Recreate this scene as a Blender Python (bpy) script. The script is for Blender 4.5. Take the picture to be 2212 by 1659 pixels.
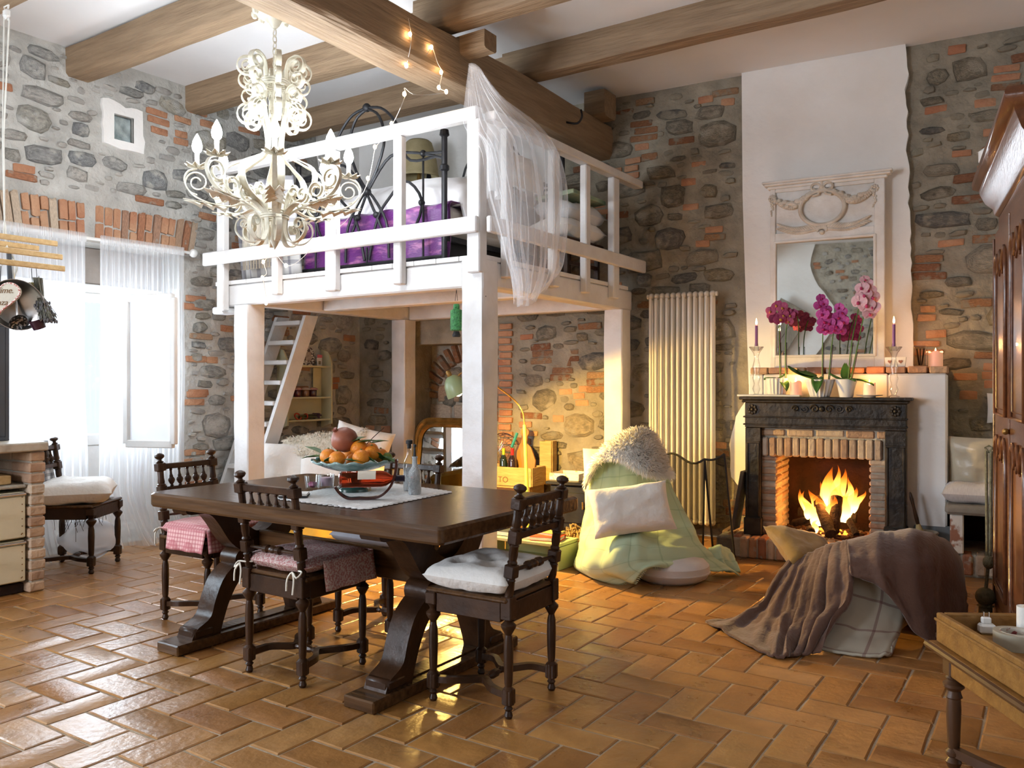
import bpy, math, random
from math import sin, cos, pi, sqrt, radians as R
from mathutils import Vector as V, Matrix, noise
SC = bpy.context.scene
COL = SC.collection
for o in list(bpy.data.objects):
    bpy.data.objects.remove(o)
rng = random.Random(7)

# ------------------------------------------------------------------ camera, world, daylight, exposure
EYE = V((0, 0, 1.3)); FPX = 1790.0; YAW = R(33.5)
cd = bpy.data.cameras.new('camera'); cam = bpy.data.objects.new('camera', cd); COL.objects.link(cam)
cam.location = EYE; cam.rotation_euler = (R(90), 0, YAW)
cd.sensor_width = 36.0; cd.lens = FPX / 2212 * 36; cd.clip_end = 100
SC.camera = cam
SC.view_settings.view_transform = 'Standard'; SC.view_settings.look = 'None'
SC.view_settings.gamma = 1; SC.view_settings.exposure = 0.0
try: SC.view_settings.use_curve_mapping = False
except Exception: pass
w = bpy.data.worlds.new('daylight'); SC.world = w; w.use_nodes = True
bg = w.node_tree.nodes['Background']; bg.inputs[0].default_value = (.80, .90, 1, 1); bg.inputs[1].default_value = 1.2
c = SC.cycles
c.max_bounces = 7; c.diffuse_bounces = 4; c.glossy_bounces = 3; c.transmission_bounces = 6; c.transparent_max_bounces = 14
c.caustics_reflective = False; c.caustics_refractive = False; c.sample_clamp_indirect = 6; c.use_adaptive_sampling = True; c.adaptive_threshold = .03
try: c.use_denoising = True; c.denoiser = 'OPENIMAGEDENOISE'
except Exception: pass

def area(name, loc, direction, sx, sy, power, col, spread=180):
    l = bpy.data.lights.new(name, 'AREA'); l.shape = 'RECTANGLE'; l.size = sx; l.size_y = sy; l.energy = power; l.color = col; l.spread = R(spread)
    o = bpy.data.objects.new(name, l); COL.objects.link(o); o.location = loc
    o.rotation_euler = V(direction).to_track_quat('-Z', 'Z').to_euler(); return o
def point(name, loc, power, col, r=.03):
    l = bpy.data.lights.new(name, 'POINT'); l.energy = power; l.color = col; l.shadow_soft_size = r
    o = bpy.data.objects.new(name, l); COL.objects.link(o); o.location = loc; return o
# daylight standing outside the seen window and two unseen ones added as fill light
area('daylight_window_1', (-7.05, 3.55, 1.45), (1, 0, -.1), 2.3, 1.6, 250, (.86, .93, 1))
area('fill_daylight_3', (-6.95, .3, 1.75), (1, .1, -.12), 2.1, 1.8, 260, (.70, .86, 1))
area('fill_daylight_4', (-4.75, -2.95, 1.75), (.1, 1, -.1), 1.8, 1.6, 270, (.84, .89, 1))

# ------------------------------------------------------------------ placing: a sight line met with a plane of the room
FW = V((-sin(YAW), cos(YAW), 0)); RT = V((cos(YAW), sin(YAW), 0)); UP = V((0, 0, 1))
def ray(px, py): return FW + RT * ((px - 1106) / FPX) + UP * ((829.5 - py) / FPX)
def atd(px, py, d): return EYE + ray(px, py) * d
def atx(px, py, X): r = ray(px, py); return EYE + r * (X / r.x)
def aty(px, py, Y): r = ray(px, py); return EYE + r * (Y / r.y)
def atz(px, py, Z): r = ray(px, py); return EYE + r * ((Z - 1.3) / r.z)
CORNER = V((-6.30, 6.54, 0)); CEIL = 3.9
BU = V((1, .0875, 0)).normalized(); BN = V((BU.y, -BU.x, 0))         # back wall: along, out into the room
LU = V((-.0305, -1, 0)).normalized(); LN = V((-LU.y, LU.x, 0))        # left wall
def wb(u, z, off=0): return CORNER + BU * u + BN * off + UP * z
def wl(u, z, off=0): return CORNER + LU * u + LN * off + UP * z
def onb(px, py, off=0):
    r = ray(px, py); k = ((CORNER + BN * off - EYE).dot(BN)) / r.dot(BN); p = EYE + r * k; return ((p - CORNER).dot(BU), p.z)
def onl(px, py, off=0):
    r = ray(px, py); k = ((CORNER + LN * off - EYE).dot(LN)) / r.dot(LN); p = EYE + r * k; return ((p - CORNER).dot(LU), p.z)
MB_ROT = math.atan2(BU.y, BU.x); ML_ROT = math.atan2(LU.y, LU.x)

# ------------------------------------------------------------------ mesh builder
class MB:
    def __init__(s): s.v = []; s.f = []
    def add(s, vs, fs, M=None):
        n = len(s.v)
        s.v += [tuple(M @ V(p)) if M else tuple(p) for p in vs]
        s.f += [tuple(i + n for i in f) for f in fs]; return s
    def box(s, c, d, M=None, b=0):
        x, y, z = [q / 2 for q in d]; cx, cy, cz = c
        if b <= 0:
            vs = [(cx + i * x, cy + j * y, cz + k * z) for i in (-1, 1) for j in (-1, 1) for k in (-1, 1)]
            fs = [(0, 1, 3, 2), (4, 6, 7, 5), (0, 4, 5, 1), (2, 3, 7, 6), (0, 2, 6, 4), (1, 5, 7, 3)]
            return s.add(vs, fs, M)
        b = min(b, x * .9, y * .9, z * .9)
        vs = []; idx = {}
        for i in (-1, 1):
            for j in (-1, 1):
                for k in (-1, 1):
                    for a in range(3):
                        q = [x - b, y - b, z - b]; q[a] += b
                        idx[i, j, k, a] = len(vs); vs.append((cx + i * q[0], cy + j * q[1], cz + k * q[2]))
        I = idx; fs = []
        for sg in (-1, 1):
            f = [I[sg, -1, -1, 0], I[sg, 1, -1, 0], I[sg, 1, 1, 0], I[sg, -1, 1, 0]]; fs.append(f if sg > 0 else f[::-1])
            f = [I[-1, sg, -1, 1], I[-1, sg, 1, 1], I[1, sg, 1, 1], I[1, sg, -1, 1]]; fs.append(f if sg > 0 else f[::-1])
            f = [I[-1, -1, sg, 2], I[1, -1, sg, 2], I[1, 1, sg, 2], I[-1, 1, sg, 2]]; fs.append(f if sg > 0 else f[::-1])
        for p in (-1, 1):
            for q in (-1, 1):
                fs.append([I[p, q, -1, 0], I[p, q, 1, 0], I[p, q, 1, 1], I[p, q, -1, 1]][::(-1 if p * q > 0 else 1)])
                fs.append([I[p, -1, q, 0], I[p, 1, q, 0], I[p, 1, q, 2], I[p, -1, q, 2]][::(1 if p * q > 0 else -1)])
                fs.append([I[-1, p, q, 1], I[1, p, q, 1], I[1, p, q, 2], I[-1, p, q, 2]][::(-1 if p * q > 0 else 1)])
        for i in (-1, 1):
            for j in (-1, 1):
                for k in (-1, 1):
                    f = [I[i, j, k, 0], I[i, j, k, 1], I[i, j, k, 2]]; fs.append(f if i * j * k > 0 else f[::-1])
        return s.add(vs, fs, M)
    def bar(s, p, q, w, h, b=0, up=(0, 0, 1)):
        p = V(p); q = V(q); d = q - p; L = d.length; x = d.normalized(); u = V(up)
        if abs(x.dot(u)) > .99: u = V((0, 1, 0))
        y = u.cross(x).normalized(); z = x.cross(y)
        M = Matrix(((x.x, y.x, z.x, 0), (x.y, y.y, z.y, 0), (x.z, y.z, z.z, 0), (0, 0, 0, 1))); M.translation = (p + q) / 2
        return s.box((0, 0, 0), (L, w, h), M, b)
    def tube(s, pts, r, n=8, closed=False, M=None):
        pts = [V(p) for p in pts]; m = len(pts); vs = []; fs = []; prev = None
        for i, p in enumerate(pts):
            a = pts[(i - 1) % m] if (i > 0 or closed) else p; b = pts[(i + 1) % m] if (i < m - 1 or closed) else p
            t = (b - a)
            t = t.normalized() if t.length > 1e-9 else V((0, 0, 1))
            if prev is None:
                u = V((0, 0, 1)) if abs(t.z) < .9 else V((1, 0, 0)); prev = u.cross(t).normalized()
            else:
                prev = prev - t * prev.dot(t); prev = prev.normalized() if prev.length > 1e-6 else t.orthogonal().normalized()
            bi = t.cross(prev); rr = r[i] if isinstance(r, (list, tuple)) else r
            for k in range(n):
                an = 2 * pi * k / n; vs.append(p + prev * (cos(an) * rr) + bi * (sin(an) * rr))
        for i in range(m if closed else m - 1):
            for k in range(n):
                a = i * n + k; b = i * n + (k + 1) % n; c2 = ((i + 1) % m) * n + (k + 1) % n; d = ((i + 1) % m) * n + k
                fs.append((a, b, c2, d))
        if not closed:
            fs.append(tuple(range(n))[::-1]); fs.append(tuple((m - 1) * n + k for k in range(n)))
        return s.add(vs, fs, M)
    def band(s, pts, w, t, bn, M=None):            # flat bar swept along a plane curve; bn is the plane's normal
        pts = [V(p) for p in pts]; bn = V(bn).normalized(); m = len(pts); vs = []; fs = []
        for i, p in enumerate(pts):
            tt = (pts[min(i + 1, m - 1)] - pts[max(i - 1, 0)]); tt = tt.normalized() if tt.length > 1e-9 else V((1, 0, 0)); nn = bn.cross(tt).normalized()
            ww = w[i] if isinstance(w, (list, tuple)) else w
            for a, b in ((-1, -1), (1, -1), (1, 1), (-1, 1)): vs.append(p + bn * (a * ww / 2) + nn * (b * t / 2))
        for i in range(m - 1):
            for k in range(4): fs.append((i * 4 + k, i * 4 + (k + 1) % 4, i * 4 + 4 + (k + 1) % 4, i * 4 + 4 + k))
        fs += [(3, 2, 1, 0), tuple(m * 4 - 4 + k for k in range(4))]
        return s.add(vs, fs, M)
    def lathe(s, prof, n=16, M=None, cap=True):
        vs = []; fs = []; m = len(prof)
        for r, z in prof:
            for k in range(n): an = 2 * pi * k / n; vs.append((r * cos(an), r * sin(an), z))
        for i in range(m - 1):
            for k in range(n): fs.append((i * n + k, i * n + (k + 1) % n, i * n + n + (k + 1) % n, i * n + n + k))
        if cap: fs.append(tuple(range(n))[::-1]); fs.append(tuple((m - 1) * n + k for k in range(n)))
        return s.add(vs, fs, M)
    def prism(s, poly, z0, z1, M=None):
        n = len(poly); vs = [(x, y, z0) for x, y in poly] + [(x, y, z1) for x, y in poly]
        fs = [tuple(range(n))[::-1], tuple(range(n, 2 * n))] + [(k, (k + 1) % n, n + (k + 1) % n, n + k) for k in range(n)]
        return s.add(vs, fs, M)
    def ball(s, c, r, nu=12, nv=8, sc=(1, 1, 1), M=None, wob=0, seed=0):
        vs = []; fs = []
        for j in range(nv + 1):
            th = pi * j / nv
            for i in range(nu):
                ph = 2 * pi * i / nu; p = V((sin(th) * cos(ph), sin(th) * sin(ph), cos(th)))
                k = 1 + wob * noise.noise(p * 1.7 + V((seed, seed * .7, 1.3)))
                vs.append((c[0] + p.x * r * sc[0] * k, c[1] + p.y * r * sc[1] * k, c[2] + p.z * r * sc[2] * k))
        for j in range(nv):
            for i in range(nu): fs.append((j * nu + i, (j + 1) * nu + i, (j + 1) * nu + (i + 1) % nu, j * nu + (i + 1) % nu))
        return s.add(vs, fs, M)
    def grid(s, nu, nv, fn, wrap=False):
        n0 = len(s.v)
        for j in range(nv + 1):
            for i in range(nu if wrap else nu + 1): s.v.append(tuple(fn(i / nu, j / nv)))
        W_ = nu if wrap else nu + 1
        for j in range(nv):
            for i in range(nu):
                i2 = (i + 1) % W_ if wrap else i + 1
                s.f.append((n0 + j * W_ + i, n0 + j * W_ + i2, n0 + (j + 1) * W_ + i2, n0 + (j + 1) * W_ + i))
        return s
    def mesh(s, name, smooth=35):
        me = bpy.data.meshes.new(name); me.from_pydata(s.v, [], s.f); me.update()
        if smooth:
            me.shade_smooth()
            try: me.set_sharp_from_angle(angle=R(smooth))
            except Exception: pass
        return me
    def build(s, name, m, parent=None, smooth=35, loc=None, thick=0, sub=0):
        me = s.mesh(name, smooth); me.materials.append(m)
        return link(name, me, parent, loc, thick, sub)
def link(name, me, parent=None, loc=None, thick=0, sub=0):
    o = bpy.data.objects.new(name, me); COL.objects.link(o)
    if parent: o.parent = parent
    if loc is not None: o.location = loc
    if thick:
        q = o.modifiers.new('thickness', 'SOLIDIFY'); q.thickness = thick; q.offset = 0
    if sub:
        q = o.modifiers.new('smooth', 'SUBSURF'); q.levels = sub; q.render_levels = sub
    return o
def tag(o, label=None, cat=None, group=None, kind=None):
    if label: o['label'] = label
    if cat: o['category'] = cat
    if group: o['group'] = group
    if kind: o['kind'] = kind
    return o
def thing(name, label, cat, loc=(0, 0, 0), rz=0, group=None):
    o = bpy.data.objects.new(name, None); COL.objects.link(o); o.location = loc; o.rotation_euler = (0, 0, rz); o.empty_display_size = .05
    return tag(o, label, cat, group)
def copy_tree(o, parent=None):
    q = o.copy(); COL.objects.link(q)
    if parent: q.parent = parent
    for ch in list(o.children): copy_tree(ch, q)
    return q
def T(x=0, y=0, z=0, rx=0, ry=0, rz=0, s=1):
    from mathutils import Euler
    M = Euler((rx, ry, rz)).to_matrix().to_4x4(); M.translation = (x, y, z)
    return M @ (Matrix.Scale(s, 4) if s != 1 else Matrix.Identity(4))
def cr(p, q, r, s, t):
    return .5 * ((2 * q) + (r - p) * t + (2 * p - 5 * q + 4 * r - s) * t * t + (3 * q - p - 3 * r + s) * t ** 3)
def spl(pts, t):                                    # Catmull-Rom through points (any vectors or numbers)
    n = len(pts) - 1; x = min(max(t, 0), 1) * n; i = min(int(x), n - 1); t = x - i
    return cr(pts[max(i - 1, 0)], pts[i], pts[i + 1], pts[min(i + 2, n)], t)
def curve(pts, n): pts = [V(p) for p in pts]; return [spl(pts, k / n) for k in range(n + 1)]
def patch(rows):                                    # smooth surface through a grid of points
    rows = [[V(p) for p in r] for r in rows]
    return lambda u, v: spl([spl(r, u) for r in rows], v)
def pillow(mb, w, d, h, M=None, n=18, pinch=.06, wob=.012, seed=0, pw=.5):
    def f(sg):
        def g(u, v):
            a = u * 2 - 1; b = v * 2 - 1
            e = max(0, (1 - a ** 4) * (1 - b ** 4)) ** pw
            x = a * w / 2 * (1 - pinch * (1 - b * b) * abs(a) ** 2); y = b * d / 2 * (1 - pinch * (1 - a * a) * abs(b) ** 2)
            nz = noise.noise(V((x * 9 + seed, y * 9, sg * 2.))) * wob + noise.noise(V((x * 22, y * 22 + seed, sg))) * wob * .5
            p = V((x, y, sg * (h / 2 * e) + nz * e ** .4)); return M @ p if M else p
        return g
    mb.grid(n, n, f(1)); k = len(mb.f); mb.grid(n, n, f(-1))
    mb.f[k:] = [q[::-1] for q in mb.f[k:]]; return mb

# ------------------------------------------------------------------ materials
MATS = {}
def mat(name, c1, c2=None, scale=6, rough=.6, bump=0, st=(1, 1, 1), rnd=0, metal=0, rcols=None, detail=4, coat=0, bscale=None, sheen=0, lo=.3, hi=.7, trans=0, ior=1.45, spec=None, rvar=0):
    m = bpy.data.materials.new(name); m.use_nodes = True; nt = m.node_tree; N = nt.nodes; L = nt.links; b = N['Principled BSDF']
    b.inputs['Roughness'].default_value = rough; b.inputs['Metallic'].default_value = metal; b.inputs['Coat Weight'].default_value = coat
    b.inputs['Sheen Weight'].default_value = sheen; b.inputs['Transmission Weight'].default_value = trans; b.inputs['IOR'].default_value = ior
    if spec is not None: b.inputs['Specular IOR Level'].default_value = spec
    c2 = c2 or c1
    tc = N.new('ShaderNodeTexCoord'); mp = N.new('ShaderNodeMapping'); mp.inputs['Scale'].default_value = st; L.new(tc.outputs['Object'], mp.inputs[0])
    src = mp.outputs[0]
    if rnd or rcols:
        oi = N.new('ShaderNodeObjectInfo'); mx = N.new('ShaderNodeVectorMath'); mx.operation = 'MULTIPLY_ADD'
        mx.inputs[1].default_value = (1, 1, 1); L.new(src, mx.inputs[0])
        cb = N.new('ShaderNodeCombineXYZ'); mu = N.new('ShaderNodeMath'); mu.operation = 'MULTIPLY'; mu.inputs[1].default_value = 37; L.new(oi.outputs['Random'], mu.inputs[0])
        L.new(mu.outputs[0], cb.inputs[0]); L.new(mu.outputs[0], cb.inputs[1]); L.new(cb.outputs[0], mx.inputs[2]); src = mx.outputs[0]
    nz = N.new('ShaderNodeTexNoise'); nz.inputs['Scale'].default_value = scale; nz.inputs['Detail'].default_value = detail; L.new(src, nz.inputs['Vector'])
    rp = N.new('ShaderNodeValToRGB'); rp.color_ramp.elements[0].position = lo; rp.color_ramp.elements[1].position = hi
    rp.color_ramp.elements[0].color = (*c1, 1); rp.color_ramp.elements[1].color = (*c2, 1); L.new(nz.outputs['Fac'], rp.inputs[0]); out = rp.outputs[0]
    if rcols:
        r2 = N.new('ShaderNodeValToRGB'); r2.color_ramp.interpolation = 'CONSTANT'; E = r2.color_ramp.elements
        while len(E) < len(rcols): E.new(.5)
        for i, cc in enumerate(rcols): E[i].position = i / len(rcols); E[i].color = (*cc, 1)
        L.new(oi.outputs['Random'], r2.inputs[0])
        mm = N.new('ShaderNodeMix'); mm.data_type = 'RGBA'; mm.blend_type = 'MULTIPLY'; mm.inputs[0].default_value = 1
        L.new(r2.outputs[0], mm.inputs[6]); L.new(out, mm.inputs[7]); out = mm.outputs[2]
    elif rnd:
        hs = N.new('ShaderNodeHueSaturation'); ma = N.new('ShaderNodeMapRange'); ma.inputs[3].default_value = 1 - rnd; ma.inputs[4].default_value = 1 + rnd
        L.new(oi.outputs['Random'], ma.inputs[0]); L.new(ma.outputs[0], hs.inputs['Value']); L.new(out, hs.inputs['Color']); out = hs.outputs[0]
    L.new(out, b.inputs['Base Color'])
    if rvar:
        ma = N.new('ShaderNodeMapRange'); ma.inputs[3].default_value = rough - rvar; ma.inputs[4].default_value = rough + rvar; L.new(nz.outputs['Fac'], ma.inputs[0]); L.new(ma.outputs[0], b.inputs['Roughness'])
    if bump:
        n2 = N.new('ShaderNodeTexNoise'); n2.inputs['Scale'].default_value = bscale or scale * 3; n2.inputs['Detail'].default_value = 5; L.new(src, n2.inputs['Vector'])
        bp = N.new('ShaderNodeBump'); bp.inputs['Strength'].default_value = min(1, bump); bp.inputs['Distance'].default_value = .02; L.new(n2.outputs['Fac'], bp.inputs['Height']); L.new(bp.outputs[0], b.inputs['Normal'])
    MATS[name] = m; return m
def emit(name, col, strength):
    m = bpy.data.materials.new(name); m.use_nodes = True; nt = m.node_tree; nt.nodes.clear()
    e = nt.nodes.new('ShaderNodeEmission'); o = nt.nodes.new('ShaderNodeOutputMaterial'); e.inputs[0].default_value = (*col, 1); e.inputs[1].default_value = strength
    nt.links.new(e.outputs[0], o.inputs[0]); MATS[name] = m; return m
def sheer(name, col, opacity, edge=.5):
    m = bpy.data.materials.new(name); m.use_nodes = True; nt = m.node_tree; N = nt.nodes; L = nt.links; N.clear()
    o = N.new('ShaderNodeOutputMaterial'); mx = N.new('ShaderNodeMixShader'); tr = N.new('ShaderNodeBsdfTransparent'); a = N.new('ShaderNodeMixShader')
    d = N.new('ShaderNodeBsdfDiffuse'); t = N.new('ShaderNodeBsdfTranslucent'); d.inputs[0].default_value = (*col, 1); t.inputs[0].default_value = (*col, 1)
    a.inputs[0].default_value = .5; L.new(d.outputs[0], a.inputs[1]); L.new(t.outputs[0], a.inputs[2]); mx.inputs[0].default_value = opacity
    lw = N.new('ShaderNodeLayerWeight'); lw.inputs[0].default_value = .35; ma = N.new('ShaderNodeMapRange'); ma.inputs[3].default_value = opacity; ma.inputs[4].default_value = min(1, opacity + edge)
    L.new(lw.outputs['Facing'], ma.inputs[0]); L.new(ma.outputs[0], mx.inputs[0])
    L.new(tr.outputs[0], mx.inputs[1]); L.new(a.outputs[0], mx.inputs[2]); L.new(mx.outputs[0], o.inputs[0]); MATS[name] = m; return m
def glassy(name, col=(1, 1, 1), amount=.25, rough=.02):     # thin clear glass: mostly passes light, mirrors a little
    m = bpy.data.materials.new(name); m.use_nodes = True; nt = m.node_tree; N = nt.nodes; L = nt.links; N.clear()
    o = N.new('ShaderNodeOutputMaterial'); mx = N.new('ShaderNodeMixShader'); tr = N.new('ShaderNodeBsdfTransparent'); g = N.new('ShaderNodeBsdfGlossy')
    tr.inputs[0].default_value = (*col, 1); g.inputs['Roughness'].default_value = rough; lw = N.new('ShaderNodeLayerWeight'); lw.inputs[0].default_value = amount
    L.new(lw.outputs['Facing'], mx.inputs[0]); L.new(tr.outputs[0], mx.inputs[1]); L.new(g.outputs[0], mx.inputs[2]); L.new(mx.outputs[0], o.inputs[0]); MATS[name] = m; return m
def checks(name, base, line, scale, wd=.12, rough=.85, two=None):       # woven check: lines along two object axes
    m = bpy.data.materials.new(name); m.use_nodes = True; nt = m.node_tree; N = nt.nodes; L = nt.links; b = N['Principled BSDF']; b.inputs['Roughness'].default_value = rough
    tc = N.new('ShaderNodeTexCoord'); sp = N.new('ShaderNodeSeparateXYZ'); L.new(tc.outputs['UV' if two else 'Object'], sp.inputs[0]); prev = None
    col = N.new('ShaderNodeRGB'); col.outputs[0].default_value = (*base, 1); out = col.outputs[0]
    for ax in (0, 1) if two else (0, 1, 2):
        mu = N.new('ShaderNodeMath'); mu.operation = 'MULTIPLY'; mu.inputs[1].default_value = scale; L.new(sp.outputs[ax], mu.inputs[0])
        fr = N.new('ShaderNodeMath'); fr.operation = 'FRACT'; L.new(mu.outputs[0], fr.inputs[0])
        lt = N.new('ShaderNodeMath'); lt.operation = 'LESS_THAN'; lt.inputs[1].default_value = wd; L.new(fr.outputs[0], lt.inputs[0])
        k = N.new('ShaderNodeMath'); k.operation = 'MULTIPLY'; k.inputs[1].default_value = .55; L.new(lt.outputs[0], k.inputs[0])
        mx = N.new('ShaderNodeMix'); mx.data_type = 'RGBA'; L.new(k.outputs[0], mx.inputs[0]); L.new(out, mx.inputs[6]); mx.inputs[7].default_value = (*line, 1); out = mx.outputs[2]
    L.new(out, b.inputs['Base Color']); MATS[name] = m; return m
def uvgrid(o, nu, nv, sx=1, sy=1):                  # UVs for a mesh made by one grid() call
    me = o.data; uv = me.uv_layers.new(name='weave'); W_ = nu + 1
    for l in me.loops: uv.data[l.index].uv = ((l.vertex_index % W_) / nu * sx, (l.vertex_index // W_) / nv * sy)

def mortar_smear(m, col, lo, hi, scale=9):          # lime mortar left on the faces of the stones, in patches of its own
    nt = m.node_tree; N = nt.nodes; L = nt.links; b = N['Principled BSDF']; src = b.inputs['Base Color'].links[0].from_socket
    g = N.new('ShaderNodeNewGeometry'); nz = N.new('ShaderNodeTexNoise'); nz.inputs['Scale'].default_value = scale; nz.inputs['Detail'].default_value = 6; L.new(g.outputs['Position'], nz.inputs['Vector'])
    mr = N.new('ShaderNodeMapRange'); mr.inputs[1].default_value = lo; mr.inputs[2].default_value = hi; L.new(nz.outputs['Fac'], mr.inputs[0])
    mx = N.new('ShaderNodeMix'); mx.data_type = 'RGBA'; L.new(mr.outputs[0], mx.inputs[0]); L.new(src, mx.inputs[6]); mx.inputs[7].default_value = (*col, 1); L.new(mx.outputs[2], b.inputs['Base Color'])
M_wh = mat('white_paint', (.78, .77, .74), (.60, .58, .55), 3, .45, .25, (1, 1, 1), lo=.45, hi=.85)
M_loft = mat('loft_white_paint', (.76, .75, .74), (.62, .595, .565), 5, .5, .25, (1, 1, 1), lo=.4, hi=.8, bscale=22)
M_pl = mat('white_plaster', (.88, .87, .84), (.80, .78, .74), 2.2, .9, .35, bscale=14)
M_ceil = mat('ceiling_plaster', (.82, .82, .82), (.76, .76, .76), 1.5, .95, .1, bscale=8)
M_mort = mat('mortar', (.50, .46, .38), (.33, .30, .24), 6, .95, 1, bscale=22, lo=.3, hi=.75)
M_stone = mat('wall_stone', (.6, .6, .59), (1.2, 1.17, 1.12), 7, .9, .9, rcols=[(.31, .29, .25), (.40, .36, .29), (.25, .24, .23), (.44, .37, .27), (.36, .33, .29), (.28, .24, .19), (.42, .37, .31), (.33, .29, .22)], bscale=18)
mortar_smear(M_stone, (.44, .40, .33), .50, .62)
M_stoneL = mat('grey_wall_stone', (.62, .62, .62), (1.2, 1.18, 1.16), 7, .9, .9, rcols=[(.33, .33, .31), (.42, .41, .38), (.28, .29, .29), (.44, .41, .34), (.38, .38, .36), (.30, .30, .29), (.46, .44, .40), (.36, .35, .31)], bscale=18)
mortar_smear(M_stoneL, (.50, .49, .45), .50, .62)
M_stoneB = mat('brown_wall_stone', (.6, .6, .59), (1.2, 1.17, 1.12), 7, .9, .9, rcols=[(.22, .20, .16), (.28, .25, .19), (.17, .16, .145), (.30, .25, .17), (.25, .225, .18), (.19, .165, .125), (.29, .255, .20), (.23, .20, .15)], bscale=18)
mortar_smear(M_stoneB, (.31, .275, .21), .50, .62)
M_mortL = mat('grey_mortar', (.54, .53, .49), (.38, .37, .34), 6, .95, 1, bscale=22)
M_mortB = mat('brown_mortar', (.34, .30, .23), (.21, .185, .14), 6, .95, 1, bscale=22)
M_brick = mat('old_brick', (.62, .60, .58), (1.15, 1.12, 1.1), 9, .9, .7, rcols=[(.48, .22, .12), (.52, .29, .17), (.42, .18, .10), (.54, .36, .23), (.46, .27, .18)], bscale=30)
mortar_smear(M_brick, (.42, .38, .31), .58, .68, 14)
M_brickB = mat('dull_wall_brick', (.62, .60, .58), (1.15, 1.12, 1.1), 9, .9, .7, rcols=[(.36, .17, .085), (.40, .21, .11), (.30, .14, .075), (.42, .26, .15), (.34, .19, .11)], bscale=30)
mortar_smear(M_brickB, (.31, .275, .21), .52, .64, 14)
M_pbrick = mat('pale_brick', (.75, .72, .7), (1.1, 1.1, 1.08), 9, .9, .6, rcols=[(.52, .36, .24), (.58, .44, .32), (.46, .30, .20), (.60, .48, .36), (.50, .38, .28)], bscale=30)
M_tile = mat('terracotta_tile', (.72, .68, .62), (1.15, 1.13, 1.1), 7, .30, .16, rcols=[(.38, .182, .052), (.42, .208, .064), (.35, .162, .046), (.43, .22, .074), (.39, .192, .056), (.33, .148, .044)], bscale=30, rvar=.09, lo=.25, hi=.75, spec=.8)
M_grout = mat('floor_grout', (.50, .40, .29), (.36, .28, .19), 12, .9, .4)
M_beam = mat('old_beam_wood', (.19, .122, .068), (.34, .235, .14), 5, .7, .7, (.5, 5, 5), bscale=9, detail=7, lo=.22, hi=.8)
M_dk = mat('dark_walnut', (.022, .0095, .0045), (.055, .024, .010), 8, .34, .15, (1, 1, 1), spec=.32)
M_dkx = mat('dark_walnut_table', (.048, .022, .009), (.108, .053, .021), 5, .24, .10, (.6, 8, 8), spec=.33, bscale=7)
M_iron = mat('black_iron', (.012, .012, .014), (.03, .03, .033), 12, .45, .1, metal=.4)
M_chand = mat('ivory_painted_iron', (.72, .68, .56), (.50, .45, .34), 14, .45, .15)
M_cot = mat('white_cotton', (.82, .80, .76), (.76, .73, .68), 8, .9, .25, bscale=40, sheen=.2)
M_gold = mat('antique_gilt', (.40, .23, .06), (.22, .12, .03), 14, .38, .35, metal=.55)
M_glass = glassy('clear_glass', (.97, .98, .98), .3)
M_cream = mat('cream_enamel', (.78, .72, .52), (.70, .64, .45), 6, .4, .08)
M_chrome = mat('chrome', (.8, .8, .8), None, 5, .15, 0, metal=1)
M_leaf = mat('green_leaf', (.03, .10, .015), (.07, .19, .03), 10, .4, .2)
M_black = mat('matt_black', (.01, .01, .01), (.02, .02, .02), 8, .6)
M_wax = mat('pale_wax', (.88, .62, .52), (.84, .56, .50), 6, .5)
M_flame = emit('candle_flame', (1, .62, .22), 26)
M_pine = mat('pine_wood', (.52, .33, .13), (.66, .45, .21), 6, .6, .2, (1, 6, 6))

def woolly(name, c):                                 # light passes through the locks of a fleece
    m = bpy.data.materials.new(name); m.use_nodes = True; nt = m.node_tree; N = nt.nodes; L = nt.links; N.clear(); o = N.new('ShaderNodeOutputMaterial'); a = N.new('ShaderNodeMixShader'); d = N.new('ShaderNodeBsdfDiffuse'); t = N.new('ShaderNodeBsdfTranslucent')
    d.inputs[0].default_value = (*c, 1); t.inputs[0].default_value = (*c, 1); a.inputs[0].default_value = .22 if 'wool' in name or 'fleece' in name else .5; L.new(d.outputs[0], a.inputs[1]); L.new(t.outputs[0], a.inputs[2]); L.new(a.outputs[0], o.inputs[0]); MATS[name] = m; return m
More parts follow.
